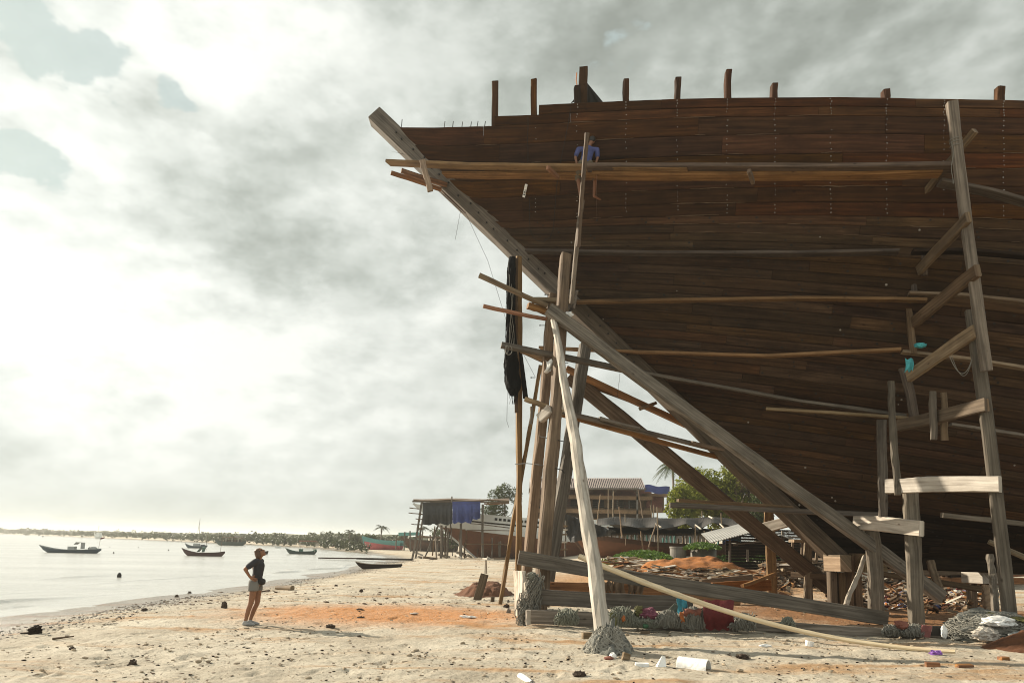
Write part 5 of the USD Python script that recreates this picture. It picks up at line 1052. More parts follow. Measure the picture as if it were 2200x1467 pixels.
def house():
    Y = 84.0
    o = P(1270, 1150, Y); t = thing('boat_house', 'long two storey house with a corrugated roof and open galleries behind the awnings', 'house', (o[0], o[1], gd(o[0], o[1])))
    def wall(u0, u1, v0, v1, dY, m, name='wall', depth=.25): 
        a, b = P(u0, v1, Y + dY), P(u1, v0, Y + dY); c = (a + b) / 2; part(t, name, box(c + [0, depth / 2, 0], (b[0] - a[0], depth, b[2] - a[2])), m)
    for u0, u1, v0, v1, m in ((1140, 1400, 1092, 1172, 'wall_tan'), (1140, 1210, 1066, 1092, 'wall_tan'), (1240, 1273, 1066, 1092, 'wall_tan'), (1298, 1312, 1066, 1092, 'wall_tan'), (1367, 1400, 1066, 1092, 'wall_tan'), (1140, 1400, 1052, 1066, 'wall_brick')):
        wall(u0, u1, v0, v1, 1.5, m)
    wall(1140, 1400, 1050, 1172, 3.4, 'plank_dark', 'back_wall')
    for u0, u1 in ((1213, 1226), (1318, 1330), (1340, 1350)): wall(u0, u1, 1072, 1090, 2.4, 'wall_brick', 'curtain')
    for u0, u1, v in ((1210, 1240, 1079), (1273, 1298, 1079), (1312, 1367, 1079)):
        for k in range(3): wall(u0, u1, v + k * 4, v + k * 4 + .5, 1.3, 'timber_grey', 'railing', .04)
    for u in (1285.5, 1326, 1352): wall(u - 1, u + 1, 1068, 1092, 1.35, 'zinc', 'mullion', .1)
    for v, h in ((1066, 3.0), (1096, 3.5), (1116, 3)): wall(1140, 1402, v, v + h, -.3, 'wall_tan', 'gallery_beam', 1.6)
    for u in (1152, 1205, 1264, 1317, 1369):
        a, b = P(u, 1049, Y - .2), P(u, 1172, Y - .2); col = part(t, 'column', box((a + b) / 2, (.2, .2, a[2] - b[2])), 'concrete')
        for d in (-10, 10): part(col, 'brace', timber(P(u, 1060, Y - .3), P(u + d, 1050, Y - .3), .1, .1, seg=1), 'timber_grey')
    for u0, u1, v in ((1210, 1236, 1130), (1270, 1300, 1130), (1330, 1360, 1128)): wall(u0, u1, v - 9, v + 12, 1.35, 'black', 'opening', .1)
    # corrugated roof
    us = np.linspace(1138, 1388, 127); g = []
    for i, u in enumerate(us):
        k = .09 if i % 2 else -.09
        e, r = P(u, 1048.5, Y - 1.2), P(1138 + (u - 1138) * (1379 - 1138) / (1388 - 1138) , 1026.5, Y + 3.0); b = r + [0, 4.2, -(r[2] - e[2])]
        g.append([e + [0, 0, k], r + [0, 0, k], b + [0, 0, k]])
    part(t, 'roof', sheet(np.array(g), .03), 'roof_metal')
    part(t, 'fascia', timber(P(1138, 1050, Y - 1.15), P(1388, 1051, Y - 1.15), .14, .08, seg=2), 'timber_grey')
    # round balcony at the right end
    for v, r0, h in ((1064, 24, .35), (1096, 22, .5)):
        c = P(1408, v, Y + 1); m = trimesh.creation.cylinder(radius=r0 * Y / 1500 * 1.15, height=h, sections=20); part(t, 'balcony', (np.array(m.vertices) * [1, .8, 1] + c, np.array(m.faces)), 'wall_tan')
    for u in (1399, 1425, 1434): a, b = P(u, 1066, Y), P(u, 1096, Y); part(t, 'balcony_post', pole([a, b], [.1], 6), 'timber_brown')
    c = P(1404, 1083, Y + 1.6); part(t, 'bay', box(c, (2.0, 1.5, 1.7)), 'wall_brick')
    g = np.array([[P(u, 1040 + (u - 1384) * .1 + 1.5 * math.sin(q * 3 + u * .1), Y - 1 + q) + [0, 0, -q * .28] for q in np.linspace(0, 4, 6)] for u in np.linspace(1384, 1440, 10)])
    g2 = np.array([[P(u, v + 1.5 * math.sin(u * .17), Y - 1) for v in np.linspace(1041 + (u - 1384) * .09, 1056 + (u - 1384) * .12, 6)] for u in np.linspace(1385, 1438, 10)])
    top('tarpaulin', sheet(g2, .02), 'tarp_blue', 'faded blue tarpaulin stretched at the right end of the house roof', 'tarpaulin')
    part(t, 'tarp_post', pole([P(1438, 1045, Y - 1), P(1437, 1100, Y - .5)], [.06], 6), 'timber_grey')
house()

def greens():
    f = lambda u, v, Y: (P(u, v, Y)[0], P(u, v, Y)[1], gd(P(u, v, Y)[0], P(u, v, Y)[1]))
    c = P(1560, 1068, 64); tree('broad_tree', 'big leafy light green tree under the bow behind the awnings', f(1560, 1150, 64), c, (4.5, 3.8, 3.6), 15000, .19, 'leaf_bright', .3, seed=4, lumps=16)
    c = P(1466, 1092, 60); tree('broad_tree', 'lower bright green tree left of the big one, beside the house', f(1466, 1150, 60), c, (1.9, 1.8, 2.1), 4200, .15, 'leaf_bright', .15, seed=9, lumps=9)
    c = P(1632, 1095, 58); tree('broad_tree', 'darker green tree right of the big one, close to the stem', f(1632, 1150, 58), c, (1.7, 1.7, 2.0), 2400, .14, 'leaf_dark', .15, seed=13, lumps=9)
    c = P(1085, 1078, 98); tree('broad_tree', 'airy dark tree behind the covered ship, left of the house', f(1085, 1120, 98), c, (2.6, 2.2, 2.6), 2200, .16, 'leaf_dark', .18, seed=21, lumps=10)
    c = P(1056, 1092, 97); tree('broad_tree', 'low round dark shrub tree beside the airy tree', f(1056, 1120, 97), c, (1.5, 1.5, 1.3), 1000, .14, 'leaf_dark', .12, seed=22, lumps=6)
    for k, (u, v, Yd, w, h, m, lab) in enumerate(((795, 1160, 128, 1.6, 1.3, 'leaf_dark', 'bush in front of the pink hull bow'), (770, 1160, 135, 1.5, 1.2, 'leaf_far', 'round tree left of the pink hull'), (940, 1152, 125, 2.2, 1.8, 'leaf_dark', 'tree behind the dark brown hull'), (975, 1160, 110, 1.6, 1.5, 'leaf_dark', 'bush under the covered ship scaffold'), (700, 1156, 165, 2.0, 1.5, 'leaf_far', 'round tree over the pale houses'))):
        p = P(u, v, Yd); g = gd(p[0], p[1]); tree('shore_tree', lab, (p[0], p[1], g), (p[0], p[1], max(p[2], g + h * .8)), (w, w, h), 500, .2, m, .1, seed=30 + k, lumps=6)
    p = P(1448, 1000, 80); palm('coconut_palm', 'wind bent coconut palm behind the brown brace', f(1455, 1140, 80), p[2] - gd(p[0], p[1]), 2.4, 15, 'leaf_dark', seed=3, droop=1.3, lean=-.4)
    # dead hanging fronds at the right of the big tree
    c = P(1622, 1030, 60); pts = c + NR.normal(size=(700, 3)) * [.7, .5, .9]
    t = thing('dead_palm', 'brown dead palm fronds hanging behind the stem', 'palm', f(1625, 1150, 60)); part(t, 'crown', leaves(pts, .32, .12, droop=2.2), 'leaf_dead'); part(t, 'trunk', pole([np.array(f(1625, 1150, 60)), c + [0, 0, .8]], [.2, .14], 7), 'bark')
    # creeping vines on the sand
    pts = []
    for u0, u1, v0, v1, n in ((1318, 1442, 1183, 1200, 2600), (1488, 1545, 1196, 1209, 900), (1522, 1602, 1194, 1206, 900), (1575, 1612, 1203, 1215, 350), (1470, 1545, 1166, 1178, 700), (1610, 1725, 1190, 1204, 1100), (1895, 1935, 1210, 1235, 300), (1280, 1330, 1200, 1212, 150)):
        for k in range(n):
            a, b = R.random(), R.random() ** 0.7
            e = math.sin(math.pi * a) ** .5
            u, v = u0 + (u1 - u0) * a, v1 - (v1 - v0) * b * e
            pts.append(P(u + R.uniform(-2, 2), v, 43 - 4 * (1 - b) + R.uniform(-.8, .8)))
    top('creeping_vines', leaves(np.array(pts), .13, .6), 'leaf_vine', 'bright green creeping vines on the sand before the low ship', 'vines', kind='stuff')
    for u0, u1, v0, v1, lab in ((1444, 1478, 1176, 1206, 'old concrete well ring, left of two'), (1492, 1546, 1172, 1204, 'wider old concrete well ring overgrown with vines')):
        a, b = P(u0, v1, 41), P(u1, v0, 41); r = (b[0] - a[0]) / 2; h = b[2] - a[2]
        m = trimesh.creation.annulus(r * .82, r, h, sections=24); v = np.array(m.vertices); v *= 1 + .04 * (meshkit.noise(v * 3, 4)[:, None] - .5); c = [(a[0] + b[0]) / 2, 41 + r, (a[2] + b[2]) / 2]
        t = thing('well_ring', lab, 'well', (c[0], c[1], a[2])); wl_ = part(t, 'wall', (v + c, np.array(m.faces)), 'concrete')
        m = trimesh.creation.annulus(r * .80, r * 1.06, h * .12, sections=24); part(wl_, 'rim', (np.array(m.vertices) + c + [0, 0, h / 2], np.array(m.faces)), 'concrete')
greens()

def yard():
    # shed with a grey sheet roof under the bow
    a, b = P(1527, 1165, 34), P(1640, 1136, 34); s = thing('sheet_roof_shed', 'dark open shed with a grey sheet roof under the bow', 'shed', GD(1620, 1214))
    g = np.array([[a + (b - a) * q + [0, 0, .02 * (-1) ** i], a + (b - a) * q + [.9, 5, .5]] for i, q in enumerate(np.linspace(0, 1, 41))]); part(s, 'roof', sheet(g, .04), 'zinc')
    g = np.array([[b + [0, 0, .03], b + [.9, 5, .5]], [b + [2.6, 0, -.9], b + [3.5, 5, -.4]]]); part(s, 'roof', sheet(g, .04), 'zinc')
    for u, v0, v1, Yq in ((1568, 1158, 1208, 34.3), (1648, 1141, 1206, 34.5), (1681, 1140, 1205, 36), (1606, 1180, 1206, 33.6)): part(s, 'post', timber(P(u, v1, Yq), P(u, v0, Yq), .1, .1, seg=1), 'timber_grey')
    wl = [P(1560, 1160, 38.5), P(1900, 1150, 38.5)]
    for k in range(14):
        z0 = gd(wl[0][0], 38.5) + .16 * k; part(s, 'wall_board', box(((wl[0][0] + wl[1][0]) / 2, 38.6 + .02 * (k % 2), z0), (wl[1][0] - wl[0][0], .05, .13 + .02 * R.random())), 'plank_dark')
    part(s, 'tie_beam', timber(P(1575, 1170, 34.4), P(1720, 1152, 34.4), .08, .08, seg=1), 'timber_grey')
    part(s, 'strut', timber(P(1679, 1153, 36), P(1699, 1139, 36), .06, .06, seg=1), 'zinc')
    g = np.array([[P(u, v + 3 * math.sin(u * .13), 39 + .3 * math.sin(v)) for v in np.linspace(1142, 1166, 6)] for u in np.linspace(1552, 1592, 8)]); top('tarpaulin', sheet(g, .02), 'tarp_blue', 'blue tarpaulin hanging behind the sheet roof shed', 'tarpaulin')
    g = np.array([[P(u, 1150 + 7 * q + 6 * abs((u - 1572) / 20) ** 1.5, 36.5 - q) for q in np.linspace(0, 1.2, 5)] for u in np.linspace(1552, 1592, 9)]); top('tarpaulin', sheet(g, .02), 'tarp_cyan', 'bright sky blue tarpaulin bulging over the sheet roof', 'tarpaulin')
    # work table behind the square post
    s = thing('work_bench', 'rough sawn work bench standing behind the sunlit square post', 'bench', P(1720, 1200, 30))
    part(s, 'top', timber(P(1700, 1161, 30), P(1762, 1164, 30), .12, .6, seg=2), 'timber_tan')
    for u in (1703, 1724, 1756): part(s, 'leg', timber(P(u, 1163, 30), P(u - 2, 1205, 30), .1, .1, seg=1), 'timber_tan')
    part(s, 'brace', timber(P(1724, 1198, 30), P(1750, 1166, 30), .08, .08, seg=1), 'timber_tan')
    # stacks of old timber far under the keel
    s = thing('timber_stack', 'dark stack of old timber far under the keel at right', 'timber stack', P(2080, 1240, 33))
    for k in range(26):
        u0 = R.uniform(1880, 2120); v = R.uniform(1188, 1262); part(s, 'baulk', timber(P(u0, v, 33 + R.uniform(-2, 2)), P(u0 + R.uniform(80, 220), v + R.uniform(-7, 9), 33 + R.uniform(-2, 2)), R.uniform(.14, .34), .25, seg=2), R.choice(['timber_brown', 'plank_dark', 'timber_orange', 'timber_brown', 'timber_grey']))
    s = thing('driftwood_stack', 'grey driftwood heaped beyond the forefoot of the keel', 'timber stack', P(1700, 1215, 33))
    for k in range(22):
        u0 = R.uniform(1630, 1800); v = R.uniform(1196, 1232); part(s, 'stick', timber(P(u0, v, 31 + R.uniform(-2, 2)), P(u0 + R.uniform(-70, 90), v + R.uniform(-14, 9), 31 + R.uniform(-2, 2)), R.uniform(.05, .14), .08, seg=2), R.choice(['timber_brown', 'timber_tan', 'timber_grey', 'timber_white']))
    # heap of sawdust with offcuts
    def heap(name, lab, c, rx, ry, h, m, seed, n=60):
        q = np.linspace(-1, 1, n); A, B = np.meshgrid(q, q, indexing='ij'); r = np.sqrt(A ** 2 + B ** 2)
        w = np.clip(1 - r, 0, 1)
        pp = np.stack([A * 3.1, B * 3.1, A * 0], -1)
        z = h * (sstep(0, .75, w)) * (.55 + .9 * meshkit.fbm(pp, 4, seed)) + .16 * (meshkit.fbm(pp * 4, 4, seed + 3) - .5) * sstep(0, .3, w) - .06
        X, Yy = c[0] + A * rx, c[1] + B * ry
        g = np.stack([X, Yy, ground(X, Yy) + z - .05 * (r > .9)], -1); v, f, _ = sheet(g)
        top(name, (v, f[:, ::-1] if np.cross(g[1, 0] - g[0, 0], g[0, 1] - g[0, 0])[2] < 0 else f), m, lab, 'heap', smooth=True); return g
    c = GD(1490, 1240); heap('sawdust_heap', 'broad orange sawdust heap behind the low beam', (c[0], 35.0), 4.3, 4.5, .85, 'sawdust', 3)
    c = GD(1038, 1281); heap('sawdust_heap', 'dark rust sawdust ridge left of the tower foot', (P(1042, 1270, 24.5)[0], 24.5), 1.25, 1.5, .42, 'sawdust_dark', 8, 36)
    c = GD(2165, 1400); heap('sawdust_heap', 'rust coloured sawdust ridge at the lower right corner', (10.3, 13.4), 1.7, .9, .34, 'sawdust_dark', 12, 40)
    def scraps(name, lab, spots, mats, kind='stuff', seed=1):
        r = random.Random(seed); by = {}
        for u0, u1, v0, v1, n, smin, smax in spots:
            for k in range(n):
                u, v = r.uniform(u0, u1), r.uniform(v0, v1); p = GD(u, v); hgt = .0
                L = r.uniform(smin, smax); w = r.uniform(.05, .16); d = np.array([math.cos(a := r.uniform(0, 6.28)), math.sin(a), r.uniform(-.25, .25)])
                m = r.choice(mats); by.setdefault(m, []).append(box(p + [0, 0, hgt + r.uniform(.0, .1)], (L, w, r.uniform(.015, .05)), a, (r.uniform(-.3, .3), r.uniform(-.25, .25)), .1))
        s = thing(name, lab, 'offcuts')
        for m, b in by.items(): part(s, 'offcuts', join(*b), m, kind='stuff')
        return s
    s = thing('offcut_heap', 'pale slabs and offcuts spread over the orange sawdust heap', 'offcuts', P(1480, 1240, 33))
    r = random.Random(77); sp = ((1395, 1445, 1216, 1242, 30, 33.5), (1470, 1585, 1222, 1250, 95, 32.2), (1310, 1370, 1198, 1222, 42, 37), (1580, 1640, 1228, 1250, 20, 30))
    by = {}
    for u0, u1, v0, v1, n, Yq in sp:
        for k in range(n):
            q = r.random(); p = P(r.uniform(u0, u1), v0 + (v1 - v0) * q, Yq - 2.4 * q + r.uniform(-.3, .3)); p[2] = max(p[2], gd(p[0], p[1]) + .05)
            by.setdefault(r.choice(['timber_tan', 'timber_tan', 'timber_orange', 'timber_white']), []).append(box(p, (r.uniform(.35, 1.5), r.uniform(.08, .24), r.uniform(.02, .05)), r.gauss(.2, .6), (r.uniform(-.2, .35), r.uniform(-.2, .2)), .12))
    for m, b in by.items(): part(s, 'slab', join(*b), m, kind='stuff')
    # rubbish and chips under the keel
    sp = ((1640, 1800, 1212, 1262, 430, .25, 1.1), (1780, 2110, 1240, 1312, 520, .12, .7), (1880, 2110, 1225, 1262, 220, .2, .9), (1560, 1700, 1262, 1290, 60, .15, .6), (1990, 2110, 1290, 1320, 90, .1, .4))
    s = thing('wood_litter', 'deep litter of wood chips and broken boards under the keel', 'litter', GD(1900, 1290)); by = {}
    for u0, u1, v0, v1, n, a0, a1 in sp:
        for k in range(n):
            p = GD(r.uniform(u0, u1), r.uniform(v0, v1)); p = p + [0, 0, abs(r.gauss(0, .10)) * 1.4]
            by.setdefault(r.choice(['timber_tan', 'timber_orange', 'timber_brown', 'timber_white', 'timber_brown', 'timber_orange', 'plank_red']), []).append(box(p, (r.uniform(a0, a1), r.uniform(.04, .16), r.uniform(.02, .07)), r.uniform(0, 3.14), (r.uniform(-.5, .5), r.uniform(-.5, .5)), .15))
    for m, b in by.items(): part(s, 'chips', join(*b), m, kind='stuff')
    s = thing('rubbish', 'colourful crumpled rubbish mixed into the litter under the keel', 'rubbish', GD(1990, 1290)); by = {}
    ico = trimesh.creation.icosphere(1)
    for k in range(170):
        p = GD(r.uniform(1890, 2110), r.uniform(1268, 1312)); sc = np.array([r.uniform(.05, .18), r.uniform(.05, .16), r.uniform(.03, .1)])
        v = np.array(ico.vertices) * (1 + .7 * (meshkit.noise(np.array(ico.vertices) * 2.5 + k * 3.7, 5)[:, None] - .5)) * sc + p + [0, 0, .05]
        by.setdefault(r.choice(['white_cloth', 'house_pale', 'red_cloth', 'house_pale', 'sawdust', 'sawdust_dark', 'timber_tan', 'tarp_blue']), []).append((v, np.array(ico.faces)))
    for m, b in by.items(): part(s, 'scraps', join(*b), m, kind='stuff')
yard()

# ------------------------------------------------------------------ people
plain('skin_tan', (0.185, 0.083, 0.041), rough=0.55, var=0.08, bump=0.03)
plain('skin_brown', (0.17, 0.075, 0.038), rough=0.55, var=0.08, bump=0.03)
plain('hair_blond', (0.07, 0.034, 0.015), rough=0.5, var=0.35, scale=40)
plain('hair_black', (0.012, 0.010, 0.009), rough=0.5)
plain('navy_cloth', (0.020, 0.020, 0.024), rough=0.85, bump=0.1)
plain('grey_cloth', (0.125, 0.12, 0.11), rough=0.9, bump=0.15)
plain('shoe_grey', (0.24, 0.24, 0.235), rough=0.8)
plain('blue_shirt', (0.045, 0.055, 0.15), rough=0.85, bump=0.15)
plain('khaki_cloth', (0.085, 0.065, 0.042), rough=0.9)
plain('lens', (0.01, 0.01, 0.012), rough=0.15)
def bones(bs, length=0.014, smooth=10):
    """Hulls of the spheres at the two ends of every bone, joined into one smooth skin."""
    M = manifold3d.Manifold
    out = None
    for p, r, q, s in bs:
        def ball(c, k):
            k = np.broadcast_to(k, 3)
            return M.sphere(1.0, 20).scale(tuple(map(float, k))).translate(tuple(map(float, c)))
        b = M.batch_hull([ball(p, r), ball(q, s)])
        out = b if out is None else out + b
    v, f = tm(out.refine_to_length(length))
    m = trimesh.Trimesh(v, f, process=True)
    trimesh.smoothing.filter_taubin(m, lamb=0.5, nu=-0.53, iterations=smooth)
    return np.array(m.vertices), np.array(m.faces)
def hand(w, e, palm_dir, side, thumb, curl=0.35, s=1.0):
    """Palm and five fingers: w wrist, e direction of the fingers, palm_dir out of the palm, side across the knuckles."""
    w, e, n, sd = np.asarray(w, float), unit(e), unit(palm_dir), unit(side)
    b = [(w, .026 * s, w + e * .045 * s + sd * .022 * s, .020 * s), (w, .026 * s, w + e * .045 * s - sd * .022 * s, .020 * s), (w + e * .085 * s + sd * .030 * s, .012 * s, w + e * .03 * s, .022 * s), (w + e * .085 * s - sd * .030 * s, .012 * s, w + e * .03 * s, .022 * s)]
    for k, L in enumerate((.068, .078, .074, .058)):
        o = w + e * .085 * s + sd * (.031 - .0207 * k) * s; d = e.copy()
        for j, q in enumerate((.45, .32, .23)):
            d = unit(d + n * curl * (.5 + .4 * j)); t = o + d * L * q * s; b.append((o, (.0095 - .001 * j) * s, t, (.0088 - .001 * j) * s)); o = t
    o = w + e * .03 * s + sd * thumb * .03 * s; d = unit(e * .6 + sd * thumb * .75 + n * .3)
    for j, q in enumerate((.034, .028)): t = o + d * q * s; b.append((o, .0115 * s, t, .0095 * s)); o = t; d = unit(d + e * .4 + n * .2)
    return b
def woman():
    o = GD(536, 1343); S = 0.985
    def W(x, y, z): return o + np.array([x, y, z]) * S
    t = thing('person', 'woman in dark t-shirt and grey shorts, hands on hips, looking up at the bow', 'person', o)
    B = []
    for y, dx in ((-.085, 0.0), (.085, .075)):
        B += [(W(.075 + dx * .3, y * .95, .86), (.088, .085, .10), W(.030 + dx, y, .47), .054), (W(.030 + dx, y, .47), .054, W(-.018 + dx * .8, y, .33), .054), (W(-.018 + dx * .8, y, .33), .054, W(-.062 + dx * .5, y, .10), .036),
              (W(-.062 + dx * .5, y, .09), .038, W(-.05 + dx * .5, y, .04), .036)]
    B += [(W(.070, -.07, .90), .10, W(.070, .07, .90), .10), (W(.075, 0, .92), (.105, .135, .1), W(.105, 0, 1.08), (.085, .115, .09)), (W(.105, 0, 1.08), (.085, .115, .09), W(.115, 0, 1.26), (.10, .135, .11)),
          (W(.105, -.14, 1.345), .048, W(.105, .14, 1.345), .048), (W(.115, 0, 1.26), (.095, .13, .1), W(.105, 0, 1.345), (.06, .10, .06)), (W(.105, 0, 1.37), .052, W(.118, 0, 1.46), .047)]
    up = unit([-.56, 0, .83]); fw = unit([.83, 0, .56])          # the head is thrown back
    hc = W(.128, 0, 1.535)
    def Hd(f, s, u): return hc + (fw * f + np.array([0, 1, 0]) * s + up * u) * S
    B += [(Hd(-.01, 0, .03), (.088, .072, .088), Hd(.005, 0, -.01), (.084, .068, .085)), (Hd(.045, 0, -.045), (.045, .05, .045), Hd(.066, 0, -.082), (.026, .03, .024)), (Hd(.02, 0, 0), .06, Hd(.055, 0, -.075), .035),
          (Hd(.085, 0, .018), .008, Hd(.106, 0, -.018), .0125), (Hd(.082, 0, -.052), (.012, .02, .006), Hd(.083, 0, -.062), (.012, .018, .006)), (Hd(-.01, -.07, -.005), (.018, .01, .03), Hd(-.012, -.074, .012), (.016, .01, .02)), (Hd(-.01, .07, -.005), (.018, .01, .03), Hd(-.012, .074, .012), (.016, .01, .02)),
          (W(.115, 0, 1.44), .046, Hd(-.01, 0, -.05), .052)]
    for y in (-1, 1):
        sh, el, wr = W(.095, y * .165, 1.35), W(-.085, y * .255, 1.195), W(.015, y * .195, 1.02)
        B += [(sh, .050, el, .038), (el, .037, wr, .026)] + hand(wr, [.75, -y * .1, -.35], [0.1, -y, 0.0], [.35, 0, .75], 1, .25)
    part(t, 'body', bones(B), 'skin_tan', smooth=True)
    sh = [(W(.075, 0, .955), (.118, .148, .06), W(.105, 0, 1.08), (.104, .134, .09)), (W(.105, 0, 1.08), (.104, .134, .09), W(.118, 0, 1.26), (.117, .15, .11)), (W(.118, 0, 1.26), (.112, .145, .1), W(.105, 0, 1.35), (.075, .115, .055)), (W(.105, -.14, 1.345), .066, W(.105, .14, 1.345), .066)]
    for y in (-1, 1): sh.append((W(.095, y * .165, 1.35), .068, W(-.022, y * .226, 1.245), .064))
    part(t, 'shirt', bones(sh, .02, 6), 'navy_cloth', smooth=True)
    so = [(W(.07, -.06, .93), (.125, .10, .07), W(.07, .06, .93), (.125, .10, .07))]
    for y, dx in ((-.085, 0.0), (.085, .03)): so += [(W(.07, y, .90), (.118, .095, .1), W(.06 + dx, y * 1.08, .735), (.108, .092, .012))]
    part(t, 'shorts', bones(so, .02, 5), 'grey_cloth', smooth=True)
    for y, dx in ((-.085, 0.0), (.085, .075)):
        part(t, 'shoe', bones([(W(-.085 + dx * .5, y, .045), (.045, .042, .045), W(.02 + dx * .5, y, .045), (.045, .045, .04)), (W(.02 + dx * .5, y, .04), (.045, .045, .04), W(.10 + dx * .5, y, .032), (.05, .042, .028)), (W(-.07 + dx * .5, y, .08), .043, W(-.055 + dx * .5, y, .1), .04)], .015, 5), 'shoe_grey', smooth=True)
    part(t, 'belt_bag', bones([(W(.185, -.09, .93), (.045, .05, .065), W(.205, .09, .925), (.05, .05, .06)), (W(.22, -.05, .90), .045, W(.225, .05, .90), .045)], .02, 4), 'black', smooth=True)
    part(t, 'hair', bones([(Hd(-.030, 0, .040), (.086, .080, .078), Hd(-.055, 0, -.02), (.074, .082, .09)), (Hd(-.055, -.045, -.03), (.05, .045, .08), Hd(-.115, -.035, -.10), (.034, .045, .05)), (Hd(-.055, .045, -.03), (.05, .045, .08), Hd(-.115, .035, -.10), (.034, .045, .05)), (Hd(-.06, 0, -.03), (.05, .06, .08), Hd(-.125, 0, -.115), (.034, .05, .05)), (Hd(.012, 0, .076), (.055, .062, .030), Hd(-.03, 0, .07), (.07, .07, .048)), (Hd(.0, -.066, .02), (.03, .014, .04), Hd(-.04, -.07, -.06), (.04, .02, .05))], .014, 6), 'hair_blond', smooth=True)
    part(t, 'sunglasses', bones([(Hd(.066, -.036, .026), (.010, .022, .015), Hd(.067, -.028, .026), (.010, .02, .015)), (Hd(.066, .036, .026), (.010, .022, .015), Hd(.067, .028, .026), (.010, .02, .015)), (Hd(.060, -.064, .03), .005, Hd(-.01, -.076, .03), .005), (Hd(.060, .064, .03), .005, Hd(-.01, .076, .03), .005), (Hd(.072, -.02, .03), .005, Hd(.072, .02, .03), .005)], .008, 2), 'lens', smooth=True)
woman()
def seated_man():
    Yp = float(np.mean([p[1] for p in along([(1245, 361), (1270, 361)], 0.62, 4)])); Yh = SHIP.hit(1262, 400)[1]
    def Q(u, v, dy): return P(u, v, Yp + dy)
    t = thing('person', 'barefoot man in a blue shirt sitting on the walkway with his back turned', 'person', Q(1257, 360, 0))
    hipL, hipR = Q(1250, 352, .02), Q(1266, 352, .02)
    kneeL, kneeR = Q(1241, 379, .36), Q(1279, 378, .36); ankL, ankR = Q(1246, 417, .30), Q(1276, 420, .30)
    shL, shR = Q(1243, 321, .10), Q(1283, 322, .12); nk = Q(1266, 314, .17); hd = Q(1272.5, 302, .20)
    elL, elR = Q(1236, 338, .10), Q(1284, 340, .10); wrL, wrR = Q(1239, 352, .06), Q(1279, 354, .08)
    mid = Q(1261, 336, .10)
    B = [(hipL, .10, hipR, .10), ((hipL + hipR) / 2, (.15, .11, .1), mid, (.135, .10, .1)), (mid, (.135, .1, .1), Q(1263, 324, .12), (.16, .11, .09)), (shL, .055, shR, .055), (Q(1264, 318, .14), .07, nk, .052), (nk, .05, hd, .06),
         (hd + [0, 0, .025], (.074, .09, .08), hd + [.008, .015, -.01], (.070, .085, .075)), (hd + [.03, .06, -.05], (.035, .035, .03), hd, .05), (hd + [.045, .088, -.005], .011, hd + [.05, .098, -.02], .013), (hd + [.075, .01, 0], (.012, .016, .03), hd + [.073, .01, .012], (.012, .016, .02)), (hd + [-.072, .0, 0], (.012, .016, .03), hd + [-.07, .0, .012], (.012, .016, .02))]
    for s, hp, kn, an in ((-1, hipL, kneeL, ankL), (1, hipR, kneeR, ankR)):
        B += [(hp, .088, kn, .058), (kn, .056, an * .35 + kn * .65 + [0, -.03, 0], .056), (an * .35 + kn * .65 + [0, -.03, 0], .056, an, .036)]
        ft = an + np.array([.16 if s > 0 else .02, .10 if s > 0 else .12, -.055]); B += [(an + [0, -.03, -.04], .034, ft, (.032, .036, .016)), (an, .036, an + [0, -.02, -.04], .034)]
        for k in range(5): a = ft + np.array([.02 * (k - 2) * .8, .0, -.002]); d = unit(ft - an); B.append((a, .011, a + d * (.035 - .003 * k), .0095))
    for s, a, e, w in ((-1, shL, elL, wrL), (1, shR, elR, wrR)): B += [(a, .05, e, .040), (e, .039, w, .028)] + hand(w, [0, .35, -.7], [0, -.2, -1], [1, 0, 0], -s, .3)
    part(t, 'body', bones(B), 'skin_brown', smooth=True)
    sh = [((hipL + hipR) / 2 + [0, 0, .03], (.165, .125, .07), mid, (.152, .118, .1)), (mid, (.152, .118, .1), Q(1263, 324, .12), (.175, .122, .09)), (Q(1263, 324, .12), (.165, .12, .09), Q(1264, 317, .14), (.10, .085, .05)), (shL, .068, shR, .068)]
    for a, e in ((shL, elL), (shR, elR)): sh.append((a, .068, a * .25 + e * .75, .064))
    part(t, 'shirt', bones(sh, .022, 5), 'blue_shirt', smooth=True)
    so = [(hipL, .112, hipR, .112)]
    for hp, kn, an in ((hipL, kneeL, ankL), (hipR, kneeR, ankR)): so += [(hp, .108, kn * .9 + hp * .1, .086), (kn * .95 + hp * .05, .085, kn * .82 + an * .18, .083)]
    part(t, 'shorts', bones(so, .022, 5), 'khaki_cloth', smooth=True)
    part(t, 'hair', bones([(hd + [0, -.012, .045], (.083, .088, .066), hd + [0, -.03, .0], (.078, .066, .065)), (hd + [0, .03, .06], (.075, .07, .045), hd + [0, -.02, .06], (.08, .07, .05))], .016, 4), 'hair_black', smooth=True)
seated_man()

